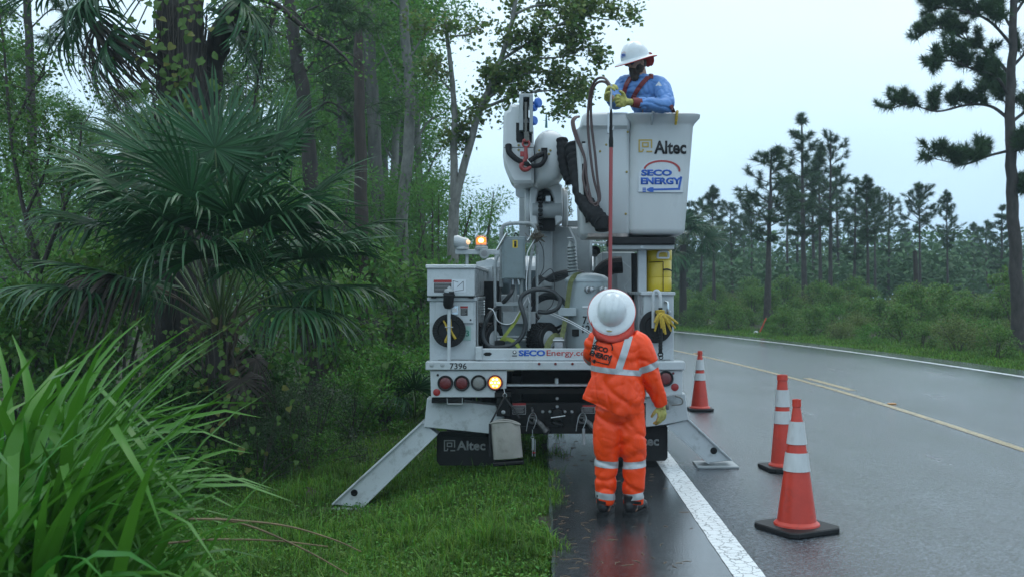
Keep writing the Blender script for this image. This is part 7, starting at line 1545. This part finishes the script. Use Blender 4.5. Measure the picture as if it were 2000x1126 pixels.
o = link('undergrowth', np_mesh('undergrowth', *merge(parts), f_tall, True), tg); o['kind'] = 'stuff'
for pts in (((340, 1012, 4.6), (450, 1014, 4.9), (560, 1026, 5.2), (650, 1052, 5.4), (705, 1076, 5.5)), ((300, 1062, 4.5), (420, 1052, 4.8), (540, 1055, 5.1), (640, 1066, 5.3)), ((420, 1010, 4.9), (500, 1030, 5.0), (600, 1075, 5.2), (680, 1120, 5.3))):
    o = MB().tube(spline([at(x, y, Y) for x, y, Y in pts], 6), [0.006, 0.005, 0.003], 5).build('stalk', mat('dry stalk', (0.17, 0.12, 0.06), 0.6, var=0.3, vs=10), tg); o.location = -gb

# ------------------------------------------------------------------ mown grass
def lawn(name, xs, ys, hts, rng, wid, label, fol):
    n = len(xs); P = np.stack([xs, ys, np.array([gh(a, b) for a, b in zip(xs, ys)])], 1); az = rng.uniform(0, 6.283, n); D = np.stack([np.cos(az), np.sin(az), np.zeros(n)], 1); S = np.stack([-np.sin(az), np.cos(az), np.zeros(n)], 1); lean = rng.uniform(0.1, 0.9, n)[:, None]; h = hts[:, None]; Zv = np.array((0, 0, 1.0)); w = (wid * rng.uniform(0.7, 1.3, n))[:, None]
    mid = P + Zv * h * 0.6 + D * h * lean * 0.3; tip = P + Zv * h * (1 - 0.35 * lean) + D * h * lean
    V = np.stack([P - S * w, P + S * w, mid + S * w * 0.8, mid - S * w * 0.8, tip], 1).reshape(-1, 3); b = (np.arange(n) * 5)[:, None]; Fc = np.concatenate([b + [0, 1, 2], b + [0, 2, 3], b + [3, 2, 4]], 0)
    o = link(name, np_mesh(name, V, Fc, fol)); tag(o, label, 'grass', kind='stuff'); return o
rng = np.random.default_rng(3); X, Yv = [], []
n = 210000; ys = 5.6 + 14 * rng.random(n) ** 1.7; pxs = rng.uniform(60, 1120, n); xs = (pxs - CX) * ys / F
edge = np.array([pave_l(y) + 0.04 + 0.26 * mnoise.noise(Vector((1.7, y * 1.6, 0))) + 0.14 * mnoise.noise(Vector((4.7, y * 6, 0))) for y in ys]); keep = xs < edge + 0.03 * rng.normal(size=n); xs, ys = xs[keep], ys[keep]
tall = np.array([0.5 + 0.5 * mnoise.noise(Vector((a * 1.1, b * 1.1, 0))) + 0.35 * mnoise.noise(Vector((a * 4.5, b * 4.5, 7))) for a, b in zip(xs, ys)]); hts = (0.022 + 0.17 * np.clip(tall, 0, 1.3) ** 2.4) * rng.uniform(0.6, 1.5, len(xs)); hts *= np.where(rng.random(len(xs)) < 0.03, 2.4, 1.0)
lawn('lawn_grass', xs, ys, hts, rng, 0.0042, 'short wet grass on the roadside beside the truck', f_grass)
n = 60000; ys = 17 + 50 * rng.random(n) ** 1.4; q = rng.random(n) ** 1.3 * 3.4; xs = np.array([pave_r(y) for y in ys]) - 0.05 + q; hts = (0.06 + 0.07 * q) * rng.uniform(0.6, 1.5, n)
lawn('verge_grass', xs, ys, hts, rng, 0.012, 'strip of grass along the far edge of the road', f_grass)
# clover-like ground leaves among the grass
n = 26000; ys = 5.8 + 9 * rng.random(n) ** 1.5; xs = (rng.uniform(250, 1090, n) - CX) * ys / F; keep = xs < np.array([pave_l(y) for y in ys]) - 0.02; xs, ys = xs[keep], ys[keep]; P = np.stack([xs, ys, np.array([gh(a, b) + 0.02 + 0.05 * rng.random() for a, b in zip(xs, ys)])], 1)
o = link('ground_cover', np_mesh('ground_cover', *leaf_arrays(P, rng.uniform(0.015, 0.035, len(P)), rng, 0.7, 1.2), f_bush2)); tag(o, 'low leafy weeds growing through the roadside grass', 'ground cover', kind='stuff')
# fallen marker stake on the far verge
b = base_at(1479, 40); ms = thing('marker_stake', 'orange marker stake leaning on the far grass verge', 'stake', b); MB().cyl((0, 0, 0), (0.35, 0, 0.78), 0.03, 0.025, 8).build('stake', mat('orange plastic', (0.6, 0.06, 0.02), 0.5), ms); MB().lathe([(0.09, 0), (0.09, 0.2), (0.05, 0.26)], (-0.05, 0, 0.02), n=10).build('stake_base', m_sheet, ms)
# ------------------------------------------------------------------ the wet air
m_haze = bpy.data.materials.new('wet air'); m_haze.use_nodes = True; nt = m_haze.node_tree; nt.nodes.clear(); ho = nt.nodes.new('ShaderNodeOutputMaterial'); pv = nt.nodes.new('ShaderNodeVolumePrincipled')
pv.inputs['Color'].default_value = (0.50, 0.62, 0.70, 1); pv.inputs['Density'].default_value = 0.0013; nt.links.new(pv.outputs[0], ho.inputs['Volume'])
MB().box(-145, 145, -22, 165, -2.0, 21.0, 0).build('haze', m_haze, None, 0); tag(bpy.data.objects['haze'], 'rain haze in the air over the road and the wood', 'haze', kind='stuff')
